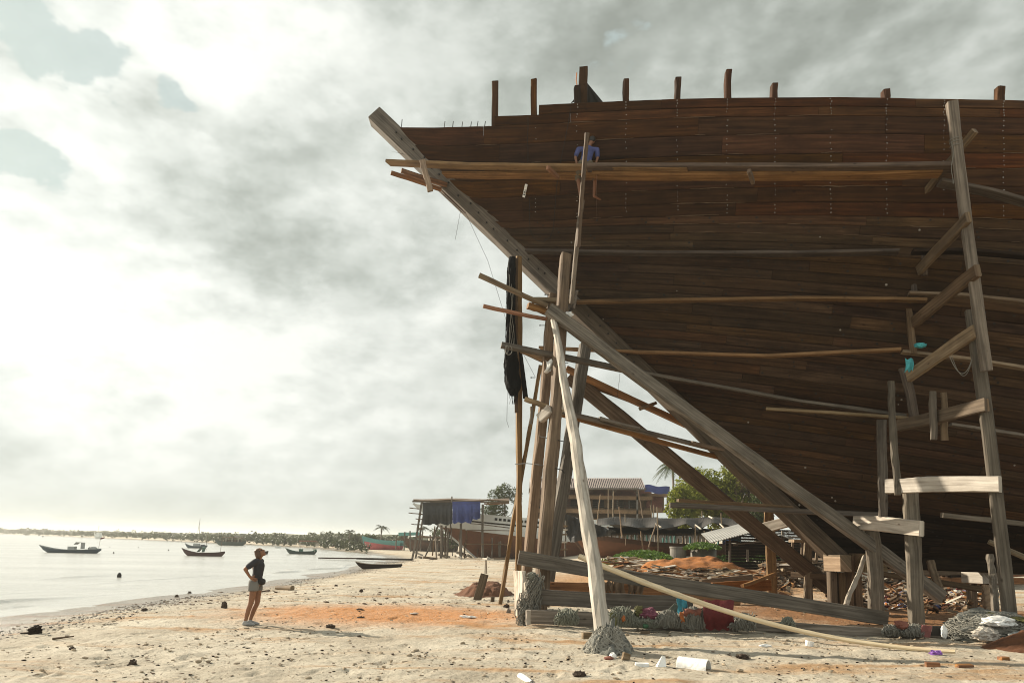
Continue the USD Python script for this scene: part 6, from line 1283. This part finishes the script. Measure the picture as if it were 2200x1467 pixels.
# ------------------------------------------------------------------ nets, rags, ropes and litter
def netlook(name, a, b):
    look(name, {'g': ('geometry', {}), 'r': ('rgb_ramp', {'ramp': [(0.0, a), (1.0, b)]}), 'p': ('principled_bsdf', {'roughness': 0.85, 'specular_ior_level': 0.2})}, [('g.random_per_island', 'r.fac'), ('r.color', 'p.base_color')])
netlook('net_grey', (0.16, 0.155, 0.135), (0.50, 0.48, 0.42))
netlook('net_green', (0.15, 0.155, 0.125), (0.44, 0.445, 0.37))
netlook('net_pale', (0.22, 0.21, 0.18), (0.66, 0.64, 0.58))
netlook('net_black', (0.006, 0.006, 0.006), (0.03, 0.028, 0.026))
netlook('net_tan', (0.15, 0.105, 0.07), (0.33, 0.27, 0.20))
for nm, c in (('cloth_cyan', (0.03, 0.19, 0.26)), ('cloth_magenta', (0.13, 0.035, 0.06)), ('cloth_olive', (0.09, 0.088, 0.026)), ('cloth_orange', (0.30, 0.09, 0.02)), ('cloth_terra', (0.17, 0.06, 0.04)), ('cloth_green', (0.02, 0.07, 0.03)), ('board_pink', (0.18, 0.065, 0.06)), ('plastic_white', (0.68, 0.68, 0.66)), ('plastic_violet', (0.22, 0.09, 0.36)), ('rag_turquoise', (0.05, 0.30, 0.33))):
    plain(nm, c, rough=0.7, var=0.3, scale=9, bump=0.4, bscale=25)
def strands(c, rad, n, L, thick=0.007, seed=1, drape=1.0):
    """Loose cords lying over an ellipsoid heap and trailing down its sides."""
    r = np.random.RandomState(seed); c, rad = np.asarray(c, float), np.asarray(rad, float); out = []
    for k in range(n):
        a, e = r.uniform(0, 2 * np.pi), r.uniform(0.1, 1.45); a2, e2 = a + r.normal(0, .5 * L), e - r.uniform(.1, 1.1) * L * drape
        q = np.linspace(0, 1, 8); A, E = a + (a2 - a) * q + .18 * np.sin(q * 9 + k), np.maximum(e + (e2 - e) * q, -.25)
        k2 = 1.0 + r.uniform(-.06, .14) + .05 * np.sin(q * 12 + k * 2)
        p = c + np.stack([np.cos(A) * np.cos(E), np.sin(A) * np.cos(E), np.sin(E)], -1) * rad * k2[:, None]
        out.append(pole(p, [thick * r.uniform(.7, 1.6)], 4)[:2])
    return join(*out)
def lump(c, rad, seed, amp=0.6, sub=3, fr=2.2):
    """A crumpled lump: broad dents and sharp folds."""
    m = trimesh.creation.icosphere(sub); v = np.array(m.vertices)
    k = 1 + amp * (meshkit.fbm(v * fr + seed * 5.3, 3, seed) - .5) * 1.3 - amp * .55 * np.abs(meshkit.fbm(v * fr * 1.7 + seed * 2.1, 3, seed + 9) - .5) * 2 + .2 * amp
    return v * k[:, None] * np.asarray(rad, float) + np.asarray(c, float), np.array(m.faces)
def bundle(label, c, rad, n, seed, m='net_grey', core='net_core', L=1.0, name='net_bundle', cat='net', extra=()):
    t = thing(name, label, cat, c)
    part(t, 'core', lump(c, np.asarray(rad) * .96, seed, .75, 4, 2.6), core, smooth=True)
    part(t, 'cords', strands(c, rad, n, L, seed=seed), m)
    for nm, geo, mm in extra: part(t, nm, geo, mm)
    return t
def draped(label, u0, u1, v0, v1, Y, n, seed, m='net_grey', w=0.011, back='net_core'):
    """A net thrown over a board: cords that run over its top edge, hang down in front and bunch on the sand."""
    r = np.random.RandomState(seed); out = []; a0 = P((u0 + u1) / 2, v1, Y); t = thing('draped_net', label, 'net', a0)
    for k in range(n):
        f = np.clip(r.normal(.5, .27), 0, 1); hgt = math.sin(math.pi * (.12 + .76 * f)) ** .6
        u = u0 + (u1 - u0) * f; vt = v1 - (v1 - v0) * hgt * r.uniform(.86, .97); vb = vt + (v1 + 3 - vt) * r.uniform(.45, 1.0)
        q = np.linspace(0, 1, 9); du = (u1 - u0) * r.normal(0, .10)
        us = u + du * q + 1.6 * np.sin(q * r.uniform(4, 11) + k); vs = vt + (vb - vt) * q ** .9
        Ys = Y + .14 * (1 - q) ** 3 - .10 * np.sin(math.pi * q) * r.uniform(.3, 1.2) - .07 * q - r.uniform(0, .05)
        out.append(pole(np.array([P(a, b, c) for a, b, c in zip(us, vs, Ys)]), [w * r.uniform(.5, 1.3)], 4)[:2])
    for k in range(n // 5):
        f = r.uniform(0, .8); g = min(1, f + r.uniform(.15, .5)); va, vb = r.uniform(v0, v1, 2); A, B = P(u0 + (u1 - u0) * f, va, Y - .1), P(u0 + (u1 - u0) * g, vb, Y - .13)
        out.append(pole(catenary(A, B, r.uniform(.02, .1), 9), [w * r.uniform(.5, 1.1)], 4)[:2])
    part(t, 'cords', join(*out), m)
    g = []
    for i, f in enumerate(np.linspace(0, 1, 12)):
        hgt = math.sin(math.pi * (.06 + .88 * f)) ** .6; vt = v1 - (v1 - v0) * hgt * .9 + 2 * math.sin(i * 2.3 + seed)
        g.append([P(u0 + (u1 - u0) * f + 2 * math.sin(q * 6 + i), vt + (v1 + 1 - vt) * q, Y + .10 * (1 - q) ** 2 - .05 * math.sin(math.pi * q) + .035 * math.sin(i * 2.1 + q * 5)) for q in np.linspace(0, 1, 9)])
    part(t, 'webbing', sheet(np.array(g), .01), back)
    return t
def rag(u0, u1, v0, v1, Y, m, name, label, fold=.05, seed=1, n=14, cat='cloth', ragged=4, bulge=.12):
    r = np.random.RandomState(seed); ph = r.uniform(0, 6, 4); g = []
    for i, u in enumerate(np.linspace(u0, u1, n)):
        e = v1 + ragged * math.sin(i * 1.9 + ph[0]); s = v0 + ragged * .5 * math.sin(i * 1.3 + ph[1])
        g.append([P(u + 1.5 * math.sin(q * 5 + ph[3]), s + (e - s) * q, Y - bulge * math.sin(math.pi * min(1, q * 1.1)) + fold * math.sin(i * 1.1 + ph[2] + q * 2)) for q in np.linspace(0, 1, 10)])
    return top(name, sheet(np.array(g), .008), m, label, cat, smooth=True)
plain('net_core', (0.13, 0.13, 0.115), rough=0.95, var=0.5, scale=12, bump=1.0, bscale=45)
def nets():
    c = GD(1306, 1400); t = thing('net_bundle', 'heap of old nets wound round the foot of the pale trunk', 'net', c)
    v, f = lump([0, 0, 0], (1, 1, 1), 3, .9, 4, 2.6); v = v * [.36, .33, .40] + c + [.03, .05, .03]; v[:, :2] = (c + [.03, .05, 0])[:2] + (v[:, :2] - (c + [.03, .05, 0])[:2]) * (1.12 - .75 * np.clip((v[:, 2:] - c[2]) / .42, 0, 1))
    part(t, 'core', (v, f), 'net_core', smooth=True); out = []; r = np.random.RandomState(5)
    for k in range(520):
        a = r.uniform(0, 6.28); z0 = r.uniform(.08, .44); z1 = max(-.02, z0 - r.uniform(.1, .4)); q = np.linspace(0, 1, 8); z = z0 + (z1 - z0) * q; aa = a + r.normal(0, .35) * q + .12 * np.sin(q * 9 + k)
        rr = (.39 - .26 * np.clip(z / .44, 0, 1)) * (1 + .10 * np.sin(aa * 5) + .06 * np.sin(aa * 11 + 2)) + r.uniform(-.015, .035)
        out.append(pole(c + [.03, .05, 0] + np.stack([rr * np.cos(aa), rr * .92 * np.sin(aa), z], -1), [.011 * r.uniform(.5, 1.3)], 4)[:2])
    part(t, 'cords', join(*out), 'net_pale')
    c = GD(2150, 1378); bundle('big heap of nets and rags at the foot of the ladder frame', c + [.05, .3, .12], (.82, .55, .40), 800, 4, 'net_pale', L=1.0,
        extra=(('rag', lump(c + [-.1, -.12, .40], (.30, .2, .10), 6), 'white_cloth'), ('rag', lump(c + [.42, .0, .44], (.26, .22, .05), 7), 'cloth_olive'), ('rag', lump(c + [-.02, .15, .50], (.14, .14, .06), 9), 'cloth_olive'), ('rag', lump(c + [-.45, -.25, .16], (.22, .14, .12), 14, .9), 'house_pale'), ('rag', lump(c + [.2, -.42, .12], (.25, .12, .12), 15, .9), 'paint_grey')))
    for u0, u1, v0, v1, n, sd, m, lab in ((1195, 1242, 1304, 1341, 150, 11, 'net_green', 'small net slung over the lowest crib board'), (1305, 1365, 1300, 1345, 260, 12, 'net_green', 'net heap with a green cord left of the magenta ball'), (1360, 1412, 1322, 1346, 150, 13, 'net_green', 'low run of net under the magenta ball'), (1408, 1462, 1308, 1346, 220, 14, 'net_grey', 'net heap left of the orange rag'), (1466, 1514, 1300, 1349, 220, 15, 'net_grey', 'net heap right of the orange rag'),
                                       (1575, 1622, 1314, 1352, 200, 16, 'net_grey', 'net bundle over the sill board right of the red cloth'), (1678, 1706, 1323, 1350, 90, 17, 'net_green', 'little net knot on the long sill board'), (1896, 1932, 1340, 1364, 120, 18, 'net_grey', 'dark net bundle left of the terracotta rag on the sill'), (1942, 1986, 1338, 1366, 150, 19, 'net_grey', 'net bundle under the stout bracket post')):
        draped(lab, u0, u1, v0, v1, 15.12 if u0 < 1560 else 15.0 - (u0 - 1590) / 490 * .45, n, sd, m)
    p = P(1452, 1306, 15.3); q_ = P(1400, 1338, 15.2)
    top('net_swag', join(*[pole(catenary(p + [R.uniform(-.05, .1), 0, R.uniform(-.05, .1)], q_ + [R.uniform(-.4, .1), 0, R.uniform(-.1, .05)], R.uniform(.02, .12), 10), [.008], 4)[:2] for k in range(60)]), 'net_green', 'grey green net swagged from the cyan cloth down to the sand', 'net')
    # hung on the end of the crib
    t = thing('hanging_net', 'pale cords and rags hanging over the bleached crib end', 'net', P(1140, 1290, 15.9))
    out = []
    for k in range(230):
        u = R.choice([1122, 1140, 1146, 1154]) + R.gauss(0, 5); v0 = R.uniform(1228, 1262) if u > 1132 else R.uniform(1270, 1310); a = P(u, v0, 15.95 + R.uniform(-.15, .1)); n = 7; L = R.uniform(.2, .75); q = np.linspace(0, 1, n)
        out.append(pole(a + np.c_[.05 * np.sin(q * 6 + k), .03 * np.cos(q * 5 + k), -L * q], [.013, .008], 4)[:2])
    part(t, 'cords', join(*out), 'net_grey'); part(t, 'knot', lump(P(1142, 1237, 15.9), (.09, .09, .08), 3), 'net_green', smooth=True)
    for k, (u0, u1, v1) in enumerate(((1298, 1318, 1272), (1320, 1342, 1278), (1349, 1364, 1275), (1364, 1382, 1276))): rag(u0, u1, 1248, v1, 17.9, 'net_tan', 'hanging_rag', ('leftmost', 'second from left', 'third from left', 'rightmost')[k] + ' of the tan rags hung over the back boards of the crib', .06, k + 2, 9, 'rag', 6, .03)
    # the black net on its post
    t = thing('black_net', 'long black net hung from the post under the stem', 'net', P(1110, 850, 19.5)); out = []
    prof_v, prof_a, prof_b = [553, 600, 700, 745, 790, 830, 850], [1092, 1089, 1087, 1086, 1083, 1085, 1096], [1108, 1107, 1106, 1110, 1114, 1119, 1112]
    g = []
    for v in np.linspace(553, 850, 40):
        a, b = P(np.interp(v, prof_v, prof_a), v, 19.35), P(np.interp(v, prof_v, prof_b), v, 19.35); c, rx = (a + b) / 2, (b[0] - a[0]) / 2
        ang = np.linspace(0, 2 * np.pi, 20); k = 1 + .22 * (meshkit.noise(np.stack([np.cos(ang) * 2, np.sin(ang) * 2, ang * 0 + v * .06], -1), 3) - .5) * 2
        g.append(c + np.stack([np.cos(ang) * rx * k, np.sin(ang) * rx * .8 * k, ang * 0], -1))
    part(t, 'net', sheet(np.array(g)), 'net_black')
    g = []
    for v in np.linspace(748, 856, 16):
        a, b = P(1114 + (v - 748) * .09, v, 19.3), P(1121 + (v - 748) * .13, v, 19.35); g.append([a, (a + b) / 2 + [0, -.08, 0], b, (a + b) / 2 + [0, .08, 0], a])
    part(t, 'tail', sheet(np.array(g)), 'net_black')
    for k in range(150):
        v0 = R.uniform(560, 800); L = R.uniform(30, 150); q = np.linspace(0, 1, 8); vs = np.minimum(v0 + L * q, 868); f = R.random()
        us = [np.interp(v, prof_v, prof_a) + (np.interp(v, prof_v, prof_b) - np.interp(v, prof_v, prof_a)) * f + 1.2 * math.sin(v * .1 + k) for v in vs]
        out.append(pole(np.array([P(u, v, 19.2 + .05 * math.sin(k)) for u, v in zip(us, vs)]), [.006], 3)[:2])
    part(t, 'cords', join(*out), 'net_black')
    pale = [pole(np.array([P(1097 + 3 * math.sin(v * .05 + k) + k * 1.6, v, 19.1) for v in np.linspace(590 + 20 * k, 740, 10)]), [.007], 4)[:2] for k in range(4)]
    part(t, 'pale_cords', join(*pale), 'net_grey')
    top('rope_loop', join(pole(np.array([P(1093 + 7 * math.sin(a), 752 - 10 * math.cos(a), 18.1) for a in np.linspace(.3, 6.1, 16)]), [.012], 5), pole(np.array([P(1089 + 3 * math.sin(a), 750 - 9 * math.cos(a), 18.08) for a in np.linspace(.5, 6, 14)]), [.009], 5)), 'net_grey', 'loop of pale rope on the tip of the grey tower plank', 'rope')
    g = []
    for i, q in enumerate(np.linspace(0, 1, 8)): g.append([P(1172 + 13 * s + 3 * math.sin(q * 4), 774 + 26 * q + 3 * math.sin(s * 5), 18.1 + .06 * math.sin(q * 6 + s * 4)) for s in np.linspace(0, 1, 6)])
    top('rag', sheet(np.array(g), .01), 'white_cloth', 'white rag knotted between two tower posts', 'rag', smooth=True)
    top('rag', lump(P(1223, 676, 18.0), (.09, .06, .07), 31, .9), 'white_cloth', 'white scrap caught at the top of the heavy grey brace', 'rag', smooth=True)
    p = along([(1950, 742), (2000, 742)], .35, 3)[1]; top('rag', lump(P(1977, 742, p[1] - .1), (.14, .08, .055), 33, .8), 'rag_turquoise', 'turquoise rag lying on a ledger beside the third bracket', 'rag', smooth=True)
    rag(1945, 1962, 771, 797, p[1] - .25, 'rag_turquoise', 'rag', 'turquoise rag hanging in the angle of a bracket', .03, 5, 7, 'rag', 4, .02)
    a, b = P(2040, 765, 14.8), P(2088, 772, 14.7); top('rope', join(pole(catenary(a, b, .35, 16), [.008], 4), pole(catenary(a + [.05, 0, 0], b, .40, 16), [.006], 4)), 'net_grey', 'pale string looped between the ledger and the ladder post', 'rope')
    lash = []
    for v in (300, 306, 314):
        ang = np.linspace(0, 2 * np.pi, 13); c = P(2053 + (v - 300) * .13, v, 14.4); lash.append(pole(c + np.stack([.135 * np.cos(ang), .1 * np.sin(ang), .02 * np.cos(ang)], -1), [.009], 4)[:2])
    lash.append(pole(np.array([P(2046 + 2 * math.sin(v * .1), v, 14.25) for v in np.linspace(305, 395, 12)]), [.008], 4)[:2])
    top('lashing', join(*lash), 'net_grey', 'rope lashing round the upper ladder post', 'rope')
    # cloths by the crib
    rag(1512, 1577, 1289, 1352, 15.05, 'red_cloth', 'red_cloth', 'big dark red cloth hung over the sill board', .016, 3, 13, 'cloth', 3, .2)
    rag(1455, 1476, 1286, 1315, 15.1, 'cloth_cyan', 'cyan_cloth', 'cyan cloth among the nets under the bamboo pole', .03, 4, 8, 'cloth', 5, .05)
    top('bundle', lump(P(1394, 1317, 15.1), (.15, .09, .10), 41, 1.2, 4, 1.7), 'cloth_magenta', 'crumpled magenta cloth ball among the nets', 'cloth', smooth=True)
    top('bundle', lump(P(1373, 1312, 15.15), (.09, .07, .11), 42, 1.2, 4, 1.8), 'cloth_olive', 'olive bag behind the magenta ball', 'bag', smooth=True)
    rag(1310, 1325, 1316, 1343, 15.0, 'cloth_olive', 'olive_cloth', 'olive cloth hanging at the left end of the nets', .02, 6, 6, 'cloth', 3, .04)
    top('bundle', lump(P(1339, 1328, 14.95), (.035, .04, .06), 43, 1.0, 3, 2.5), 'cloth_orange', 'small orange red scrap in the net heap', 'rag', smooth=True)
    rag(1461, 1470, 1314, 1336, 14.95, 'cloth_orange', 'orange_rag', 'orange rag hanging under the cyan cloth', .02, 8, 5, 'rag', 2, .03)
    rag(1470, 1506, 1308, 1322, 14.98, 'cloth_terra', 'terracotta_rag', 'terracotta rag stretched right of the orange one', .03, 9, 8, 'rag', 3, .04)
    top('bottle', pole([P(1382, 1345, 14.95), P(1390, 1344, 14.95), P(1393, 1344, 14.95)], [.05, .045, .02], 9), 'cloth_green', 'green plastic bottle end under the nets', 'bottle', smooth=True)
    a = P(1989, 1355, 14.55); top('slab', box(a, (.21, .04, .24), .1, (.25, .1)), 'board_pink', 'faded pink board leaning on the sill under the bracket post', 'board')
    a = P(2012, 1354, 14.6); top('slab', box(a, (.20, .04, .2), -.05, (.3, 0)), 'tarp_grey', 'dark grey board leaning on the sill right of the pink one', 'board')
    a = P(2028, 1357, 14.5); top('rag', lump(a, (.06, .04, .12), 51, .5), 'white_cloth', 'pale cloth strip right of the dark grey board', 'rag', smooth=True)
    a = P(1936, 1342, 14.6); top('rag', lump(a, (.12, .09, .08), 52, .8), 'cloth_terra', 'brown crumpled rag on top of the sill left of the bracket post', 'rag', smooth=True)
    # tarp and tall plank on deck
    Yd = SHIP.hit(1262, 235)[1] + .9
    ap, l, r_ = P(1262, 179, Yd), P(1226, 226, Yd), P(1320, 222, Yd)
    q = np.linspace(0, 1, 8); g = np.array([[ap + (l + (r_ - l) * s - ap) * k + [0, .5 * k * (1 if s > .35 else -.2), .03 * math.sin(s * 20) * k] for s in np.linspace(0, 1, 16)] for k in q]); top('tarpaulin', sheet(g, .02), 'tarp_black', 'black tarpaulin pitched like a tent on the deck', 'tarpaulin')
    top('deck_plank', timber(P(1253, 240, Yd - .45), P(1253, 145, Yd - .45), .24, .08, face=(-.2, -1, 0)), 'plank_red', 'broad plank standing upright in front of the deck tarpaulin', 'plank')
    top('string', pole([P(1240, 188, Yd - .5), P(1238, 172, Yd - .5), P(1239, 157, Yd - .5)], [.014, .02], 5), 'cloth_orange', 'orange string beside the upright deck plank', 'string')
    # power strip and its cable on the hull
    o = lambda u, v: SHIP.hit(u, v)[1] - .10
    pts = [P(u, v, o(u, v) - .05 * math.sin(v * .03)) for u, v in [(1134, 250)] + [(1134 + .5 * math.sin(v * .1), v) for v in range(270, 400, 12)]]
    t = thing('power_strip', 'white power strip hanging on its cable in front of the planking', 'power strip', P(1128, 410, o(1128, 410)))
    part(t, 'cable', pole(pts, [.008], 5), 'black')
    bd = part(t, 'body', timber(P(1131, 396, o(1130, 396)), P(1125, 424, o(1126, 424)), .075, .04, seg=1, jit=0), 'plastic_white')
    for k in range(4): p = P(1130.3 - 1.3 * k, 402 + 5 * k, o(1128, 410) - .03); part(bd, 'socket', timber(p, p + [-.008, 0, -.04], .045, .01, seg=1, jit=0), 'tarp_grey')
    pts = [P(u, v, o(u, v)) for u, v in ((1138, 425), (1137, 460), (1139, 495), (1146, 510), (1154, 517), (1168, 519), (1182, 510), (1189, 492), (1192, 450), (1196, 400), (1206, 340), (1220, 270), (1226, 232))]
    top('cable', pole(pts, [.008], 5), 'black', 'thin dark cable hanging in a loop below the power strip', 'cable')
    for k, (pts, lab) in enumerate((([(990, 450), (978, 515)], 'thin line hanging down left from the stem'), ([(998, 452), (1020, 500), (1048, 560), (1088, 690), (1150, 810)], 'thin line slanting from the stem to the tower'), ([(1090, 840), (1089, 905), (1093, 918)], 'thin broken line hanging under the black net'), ([(1332, 802), (1329, 830), (1326, 852)], 'short wire hanging from the long brace'), ([(1207, 895), (1205, 905), (1201, 945)], 'wire with a small hook under the crossing plank'))):
        top('line', pole(np.array([P(u, v, 19.6) for u, v in pts]), [.0045], 4), 'net_black', lab, 'line')
nets()

plain('clod', (0.27, 0.215, 0.15), rough=0.95, var=0.4, scale=9, bump=.6)
def litter():
    r = random.Random(99)
    # half of a pipe and other things one can pick out
    c = GD(1490, 1434); ang = np.linspace(0, math.pi, 14); L = .46; d = np.array([.80, -.60, 0]); s = np.array([.60, .80, 0])
    g = np.array([[c + d * (x * L) + s * math.cos(a) * .115 + np.array([0, 0, math.sin(a) * .155 - .01]) for x in (-.5, -.2, .2, .5)] for a in ang]); top('half_pipe', sheet(g, .012), 'plastic_white', 'white half pipe lying open side down on the near sand', 'pipe', smooth=30)
    B = lambda u, v, sz, rz, m, nm, lab, cat, tilt=(0, 0): top(nm, box(GD(u, v) + [0, 0, sz[2] * .4], sz, rz, tilt, .05), m, lab, cat)
    B(1262, 1371, (.2, .12, .13), .2, 'timber_tan', 'wood_block', 'sunlit wooden block left of the wrapped trunk foot', 'block')
    B(1386, 1360, (.2, .1, .06), -.2, 'timber_brown', 'wood_block', 'dark flat block right of the wrapped trunk foot', 'block')
    B(1345, 1417, (.13, .05, .12), .4, 'timber_tan', 'wood_block', 'small tilted block at the trailing edge of the net heap', 'block', (0, .3))
    B(1379, 1430, (.2, .1, .05), -.1, 'plastic_white', 'carton', 'flat white carton between the net heap and the half pipe', 'carton')
    p = GD(1420, 1432); top('milk_carton', (np.array([[-.07, -.05, 0], [.07, -.05, 0], [.07, .06, 0], [-.07, .06, 0], [.02, 0, .17], [.07, .01, .15]]) + p, np.array([(0, 1, 5), (0, 5, 4), (1, 2, 5), (2, 3, 4), (2, 4, 5), (3, 0, 4), (0, 3, 2), (0, 2, 1)])), 'plastic_white', 'crushed white carton standing left of the half pipe', 'carton')
    B(2004, 1431, (.2, .11, .07), -.3, 'timber_orange', 'wood_block', 'reddish wood block on the near sand at right', 'block')
    B(2072, 1434, (.25, .08, .06), .1, 'timber_orange', 'wood_block', 'long reddish wood splinter right of the reddish block', 'block', (.2, 0))
    B(2156, 1417, (.16, .1, .06), .2, 'timber_orange', 'wood_block', 'reddish chip before the corner sawdust ridge', 'block')
    top('wrapper', lump(GD(2010, 1406) + [0, 0, .03], (.09, .06, .05), 61, 1.0, 2), 'plastic_violet', 'violet plastic wrapper at the tip of the bamboo pole', 'wrapper')
    top('wrapper', lump(GD(1645, 1390) + [0, 0, .02], (.10, .05, .03), 62, 1.1, 2), 'plastic_white', 'white crumpled wrapper right of the half pipe', 'wrapper')
    top('cup', pole([GD(1738, 1387), GD(1738, 1387) + [.02, 0, .09]], [.07, .08], 10), 'plastic_white', 'clear white plastic cup under the bamboo pole', 'cup')
    top('wrapper', lump(GD(1005, 1326) + [0, 0, .02], (.17, .07, .03), 63, 1.0, 2), 'plastic_white', 'white plastic bag end on the sand left of the crib', 'wrapper')
    top('wrapper', lump(GD(890, 1318) + [0, 0, .01], (.10, .05, .02), 64, .9, 2), 'house_pale', 'pale scrap on the orange sawdust patch', 'wrapper')
    top('wrapper', lump(GD(1308, 1416) + [0, 0, .02], (.07, .05, .03), 65, .9, 2), 'cloth_terra', 'red scrap at the foot of the wrapped trunk', 'wrapper')
    top('wrapper', lump(GD(1316, 1412) + [0, -.05, .03], (.05, .05, .05), 66, .9, 2), 'plastic_white', 'white scrap at the foot of the wrapped trunk', 'wrapper')
    top('bottle', pole([GD(1118, 1452), GD(1128, 1458), GD(1142, 1466)], [.05, .05, .03], 9), 'plastic_white', 'white plastic bottle cut by the lower edge of the picture', 'bottle', smooth=True)
    c = GD(74, 1361); top('driftwood', join(*[(lump(c + o_, r_, 81 + i, 1.2, 3, 2.6)) for i, (o_, r_) in enumerate((([0, 0, .04], (.10, .08, .08)), ([.03, 0, .10], (.08, .06, .05)), ([.07, -.03, .02], (.06, .05, .04))))], pole([c + [-.27, 0, .01], c + [-.05, 0, .02]], [.012, .02], 5)), 'plank_dark', 'black root stump on the sand at far left', 'stump')
    top('stick', pole([GD(113, 1374) + [0, 0, .02], GD(158, 1371) + [0, 0, .04]], [.025, .012], 6), 'timber_brown', 'thin stick lying right of the black root stump', 'stick')
    top('log', pole([GD(595, 1266) + [0, 0, .07], GD(628, 1267) + [0, 0, .07]], [.09, .09], 10), 'timber_tan', 'pale log lying behind the woman near the water', 'log')
    top('stick', pole([GD(558, 1272) + [0, 0, .02], GD(580, 1270) + [0, 0, .04]], [.03, .02], 6), 'timber_brown', 'brown stick in the sand right behind the woman', 'stick')
    for k, (u, v, sx, sz, lab) in enumerate(((482, 1305, .14, .11, 'black lump on the sand left of the woman'), (710, 1348, .17, .05, 'dark scrap at the edge of the orange patch'), (774, 1310, .16, .03, 'dark chip in the middle of the orange patch'), (776, 1327, .16, .03, 'second dark chip in the orange patch'), (772, 1369, .07, .03, 'dark chip near the tip of the shadow of the woman'), (776, 1270, .12, .05, 'dark scrap behind the orange patch'), (722, 1259, .12, .05, 'dark scrap nearer the canoe'), (1088, 1304, .16, .06, 'black scrap left of the crib'), (1093, 1316, .10, .08, 'round stone left of the crib'), (1092, 1293, .07, .05, 'dark stone by the leaning stick'), (310, 1311, .15, .04, 'dark weed near the water left of the woman'), (1595, 1413, .2, .04, 'black weed on the sand right of the half pipe'), (1245, 1452, .16, .05, 'black scrap by the lower edge below the tower'), (155, 1396, .09, .04, 'dark chip on the lower left sand'), (285, 1428, .12, .05, 'dark clod on the lower left sand'), (380, 1282, .12, .05, 'dark clod at the edge of the water'), (407, 1274, .12, .05, 'second dark clod at the edge of the water'))):
        top('scrap', lump(GD(u, v) + [0, 0, sz * .3], (sx * .44, sx * .32, sz * .95), 70 + k, 1.3, 3, 3.0), 'timber_dark' if 'stone' not in lab else 'concrete', lab, 'scrap')
    # chips, clods and shell strewn over the beach
    def strew(name, lab, m, n, region, a0, a1, seed, h=.5, power=1.0):
        q = random.Random(seed); b = []
        ico = trimesh.creation.icosphere(0); iv, jf = np.array(ico.vertices), np.array(ico.faces)
        for k in range(n):
            x, y = region(q); z = gd(x, y); s = a0 + (a1 - a0) * q.random() ** 3
            v = iv * (1 + .5 * (np.array([q.random() for _ in range(12)])[:, None] - .5)) * [s, s * q.uniform(.3, .8), s * h * q.uniform(.4, 1)]
            a = q.uniform(0, 6.28); c, d = math.cos(a), math.sin(a); v = np.c_[v[:, 0] * c - v[:, 1] * d, v[:, 0] * d + v[:, 1] * c, v[:, 2]]
            b.append((v + [x, y, z + s * h * .25], jf))
        top(name, join(*b), m, lab, 'litter', kind='stuff')
    def near(q):
        while True:
            y = 8.0 + 16 * q.random() ** 1.3; x = q.uniform(-.8, .8) * y
            if x - shore(y) > 1.2 and meshkit.noise(np.array([x * .7, y * .45, 3.0]), 3) > q.uniform(.2, .75): return x, y
    def mid(q):
        while True:
            y = 20 + 55 * q.random() ** 1.5; x = q.uniform(-.6, .1) * y
            if x - shore(y) > .8 and x < 2 and meshkit.noise(np.array([x * .3, y * .2, 3.0]), 3) > q.uniform(.3, .7): return x, y
    def wrack(q):
        y = 13 + 60 * q.random() ** 1.6; return shore(y) + 1.4 + abs(q.gauss(0, .9)) + .6 * math.sin(y * .5), y
    strew('dark_chips', 'dark bark chips and clods strewn over the near sand', 'plank_dark', 2600, near, .008, .036, 1, .45)
    strew('brown_chips', 'reddish wood chips strewn over the near sand', 'timber_brown', 1700, near, .008, .040, 2, .3)
    strew('clods', 'clods of damp sand over the near beach', 'clod', 1800, near, .015, .06, 7, .6)
    strew('pale_shells', 'pale shells and scraps strewn over the near sand', 'house_pale', 420, near, .008, .030, 3)
    strew('far_chips', 'dark scraps strewn over the farther beach', 'timber_brown', 900, mid, .02, .09, 4, .4)
    strew('wrack_line', 'stones and weed along the tide line', 'concrete', 2300, wrack, .012, .05, 5)
    strew('wrack_weed', 'dark weed along the tide line', 'bark', 1200, wrack, .012, .06, 6, .35)
litter()

# ------------------------------------------------------------------ the haze over the bay
def haze():
    m = trimesh.creation.box((6000, 5200, 21.0)); v = np.array(m.vertices) + [-200, 1500, 6.0]
    look('haze_air', {'p': ('principled_volume', {'color': (0.86, 0.87, 0.82), 'density': HAZE, 'anisotropy': 0.35})}, [], surface=None, volume='p.volume')
    top('haze', (v, np.array(m.faces)), 'haze_air', 'thin pale sea haze over the bay', 'haze', kind='stuff')
HAZE = 0.00045
haze()
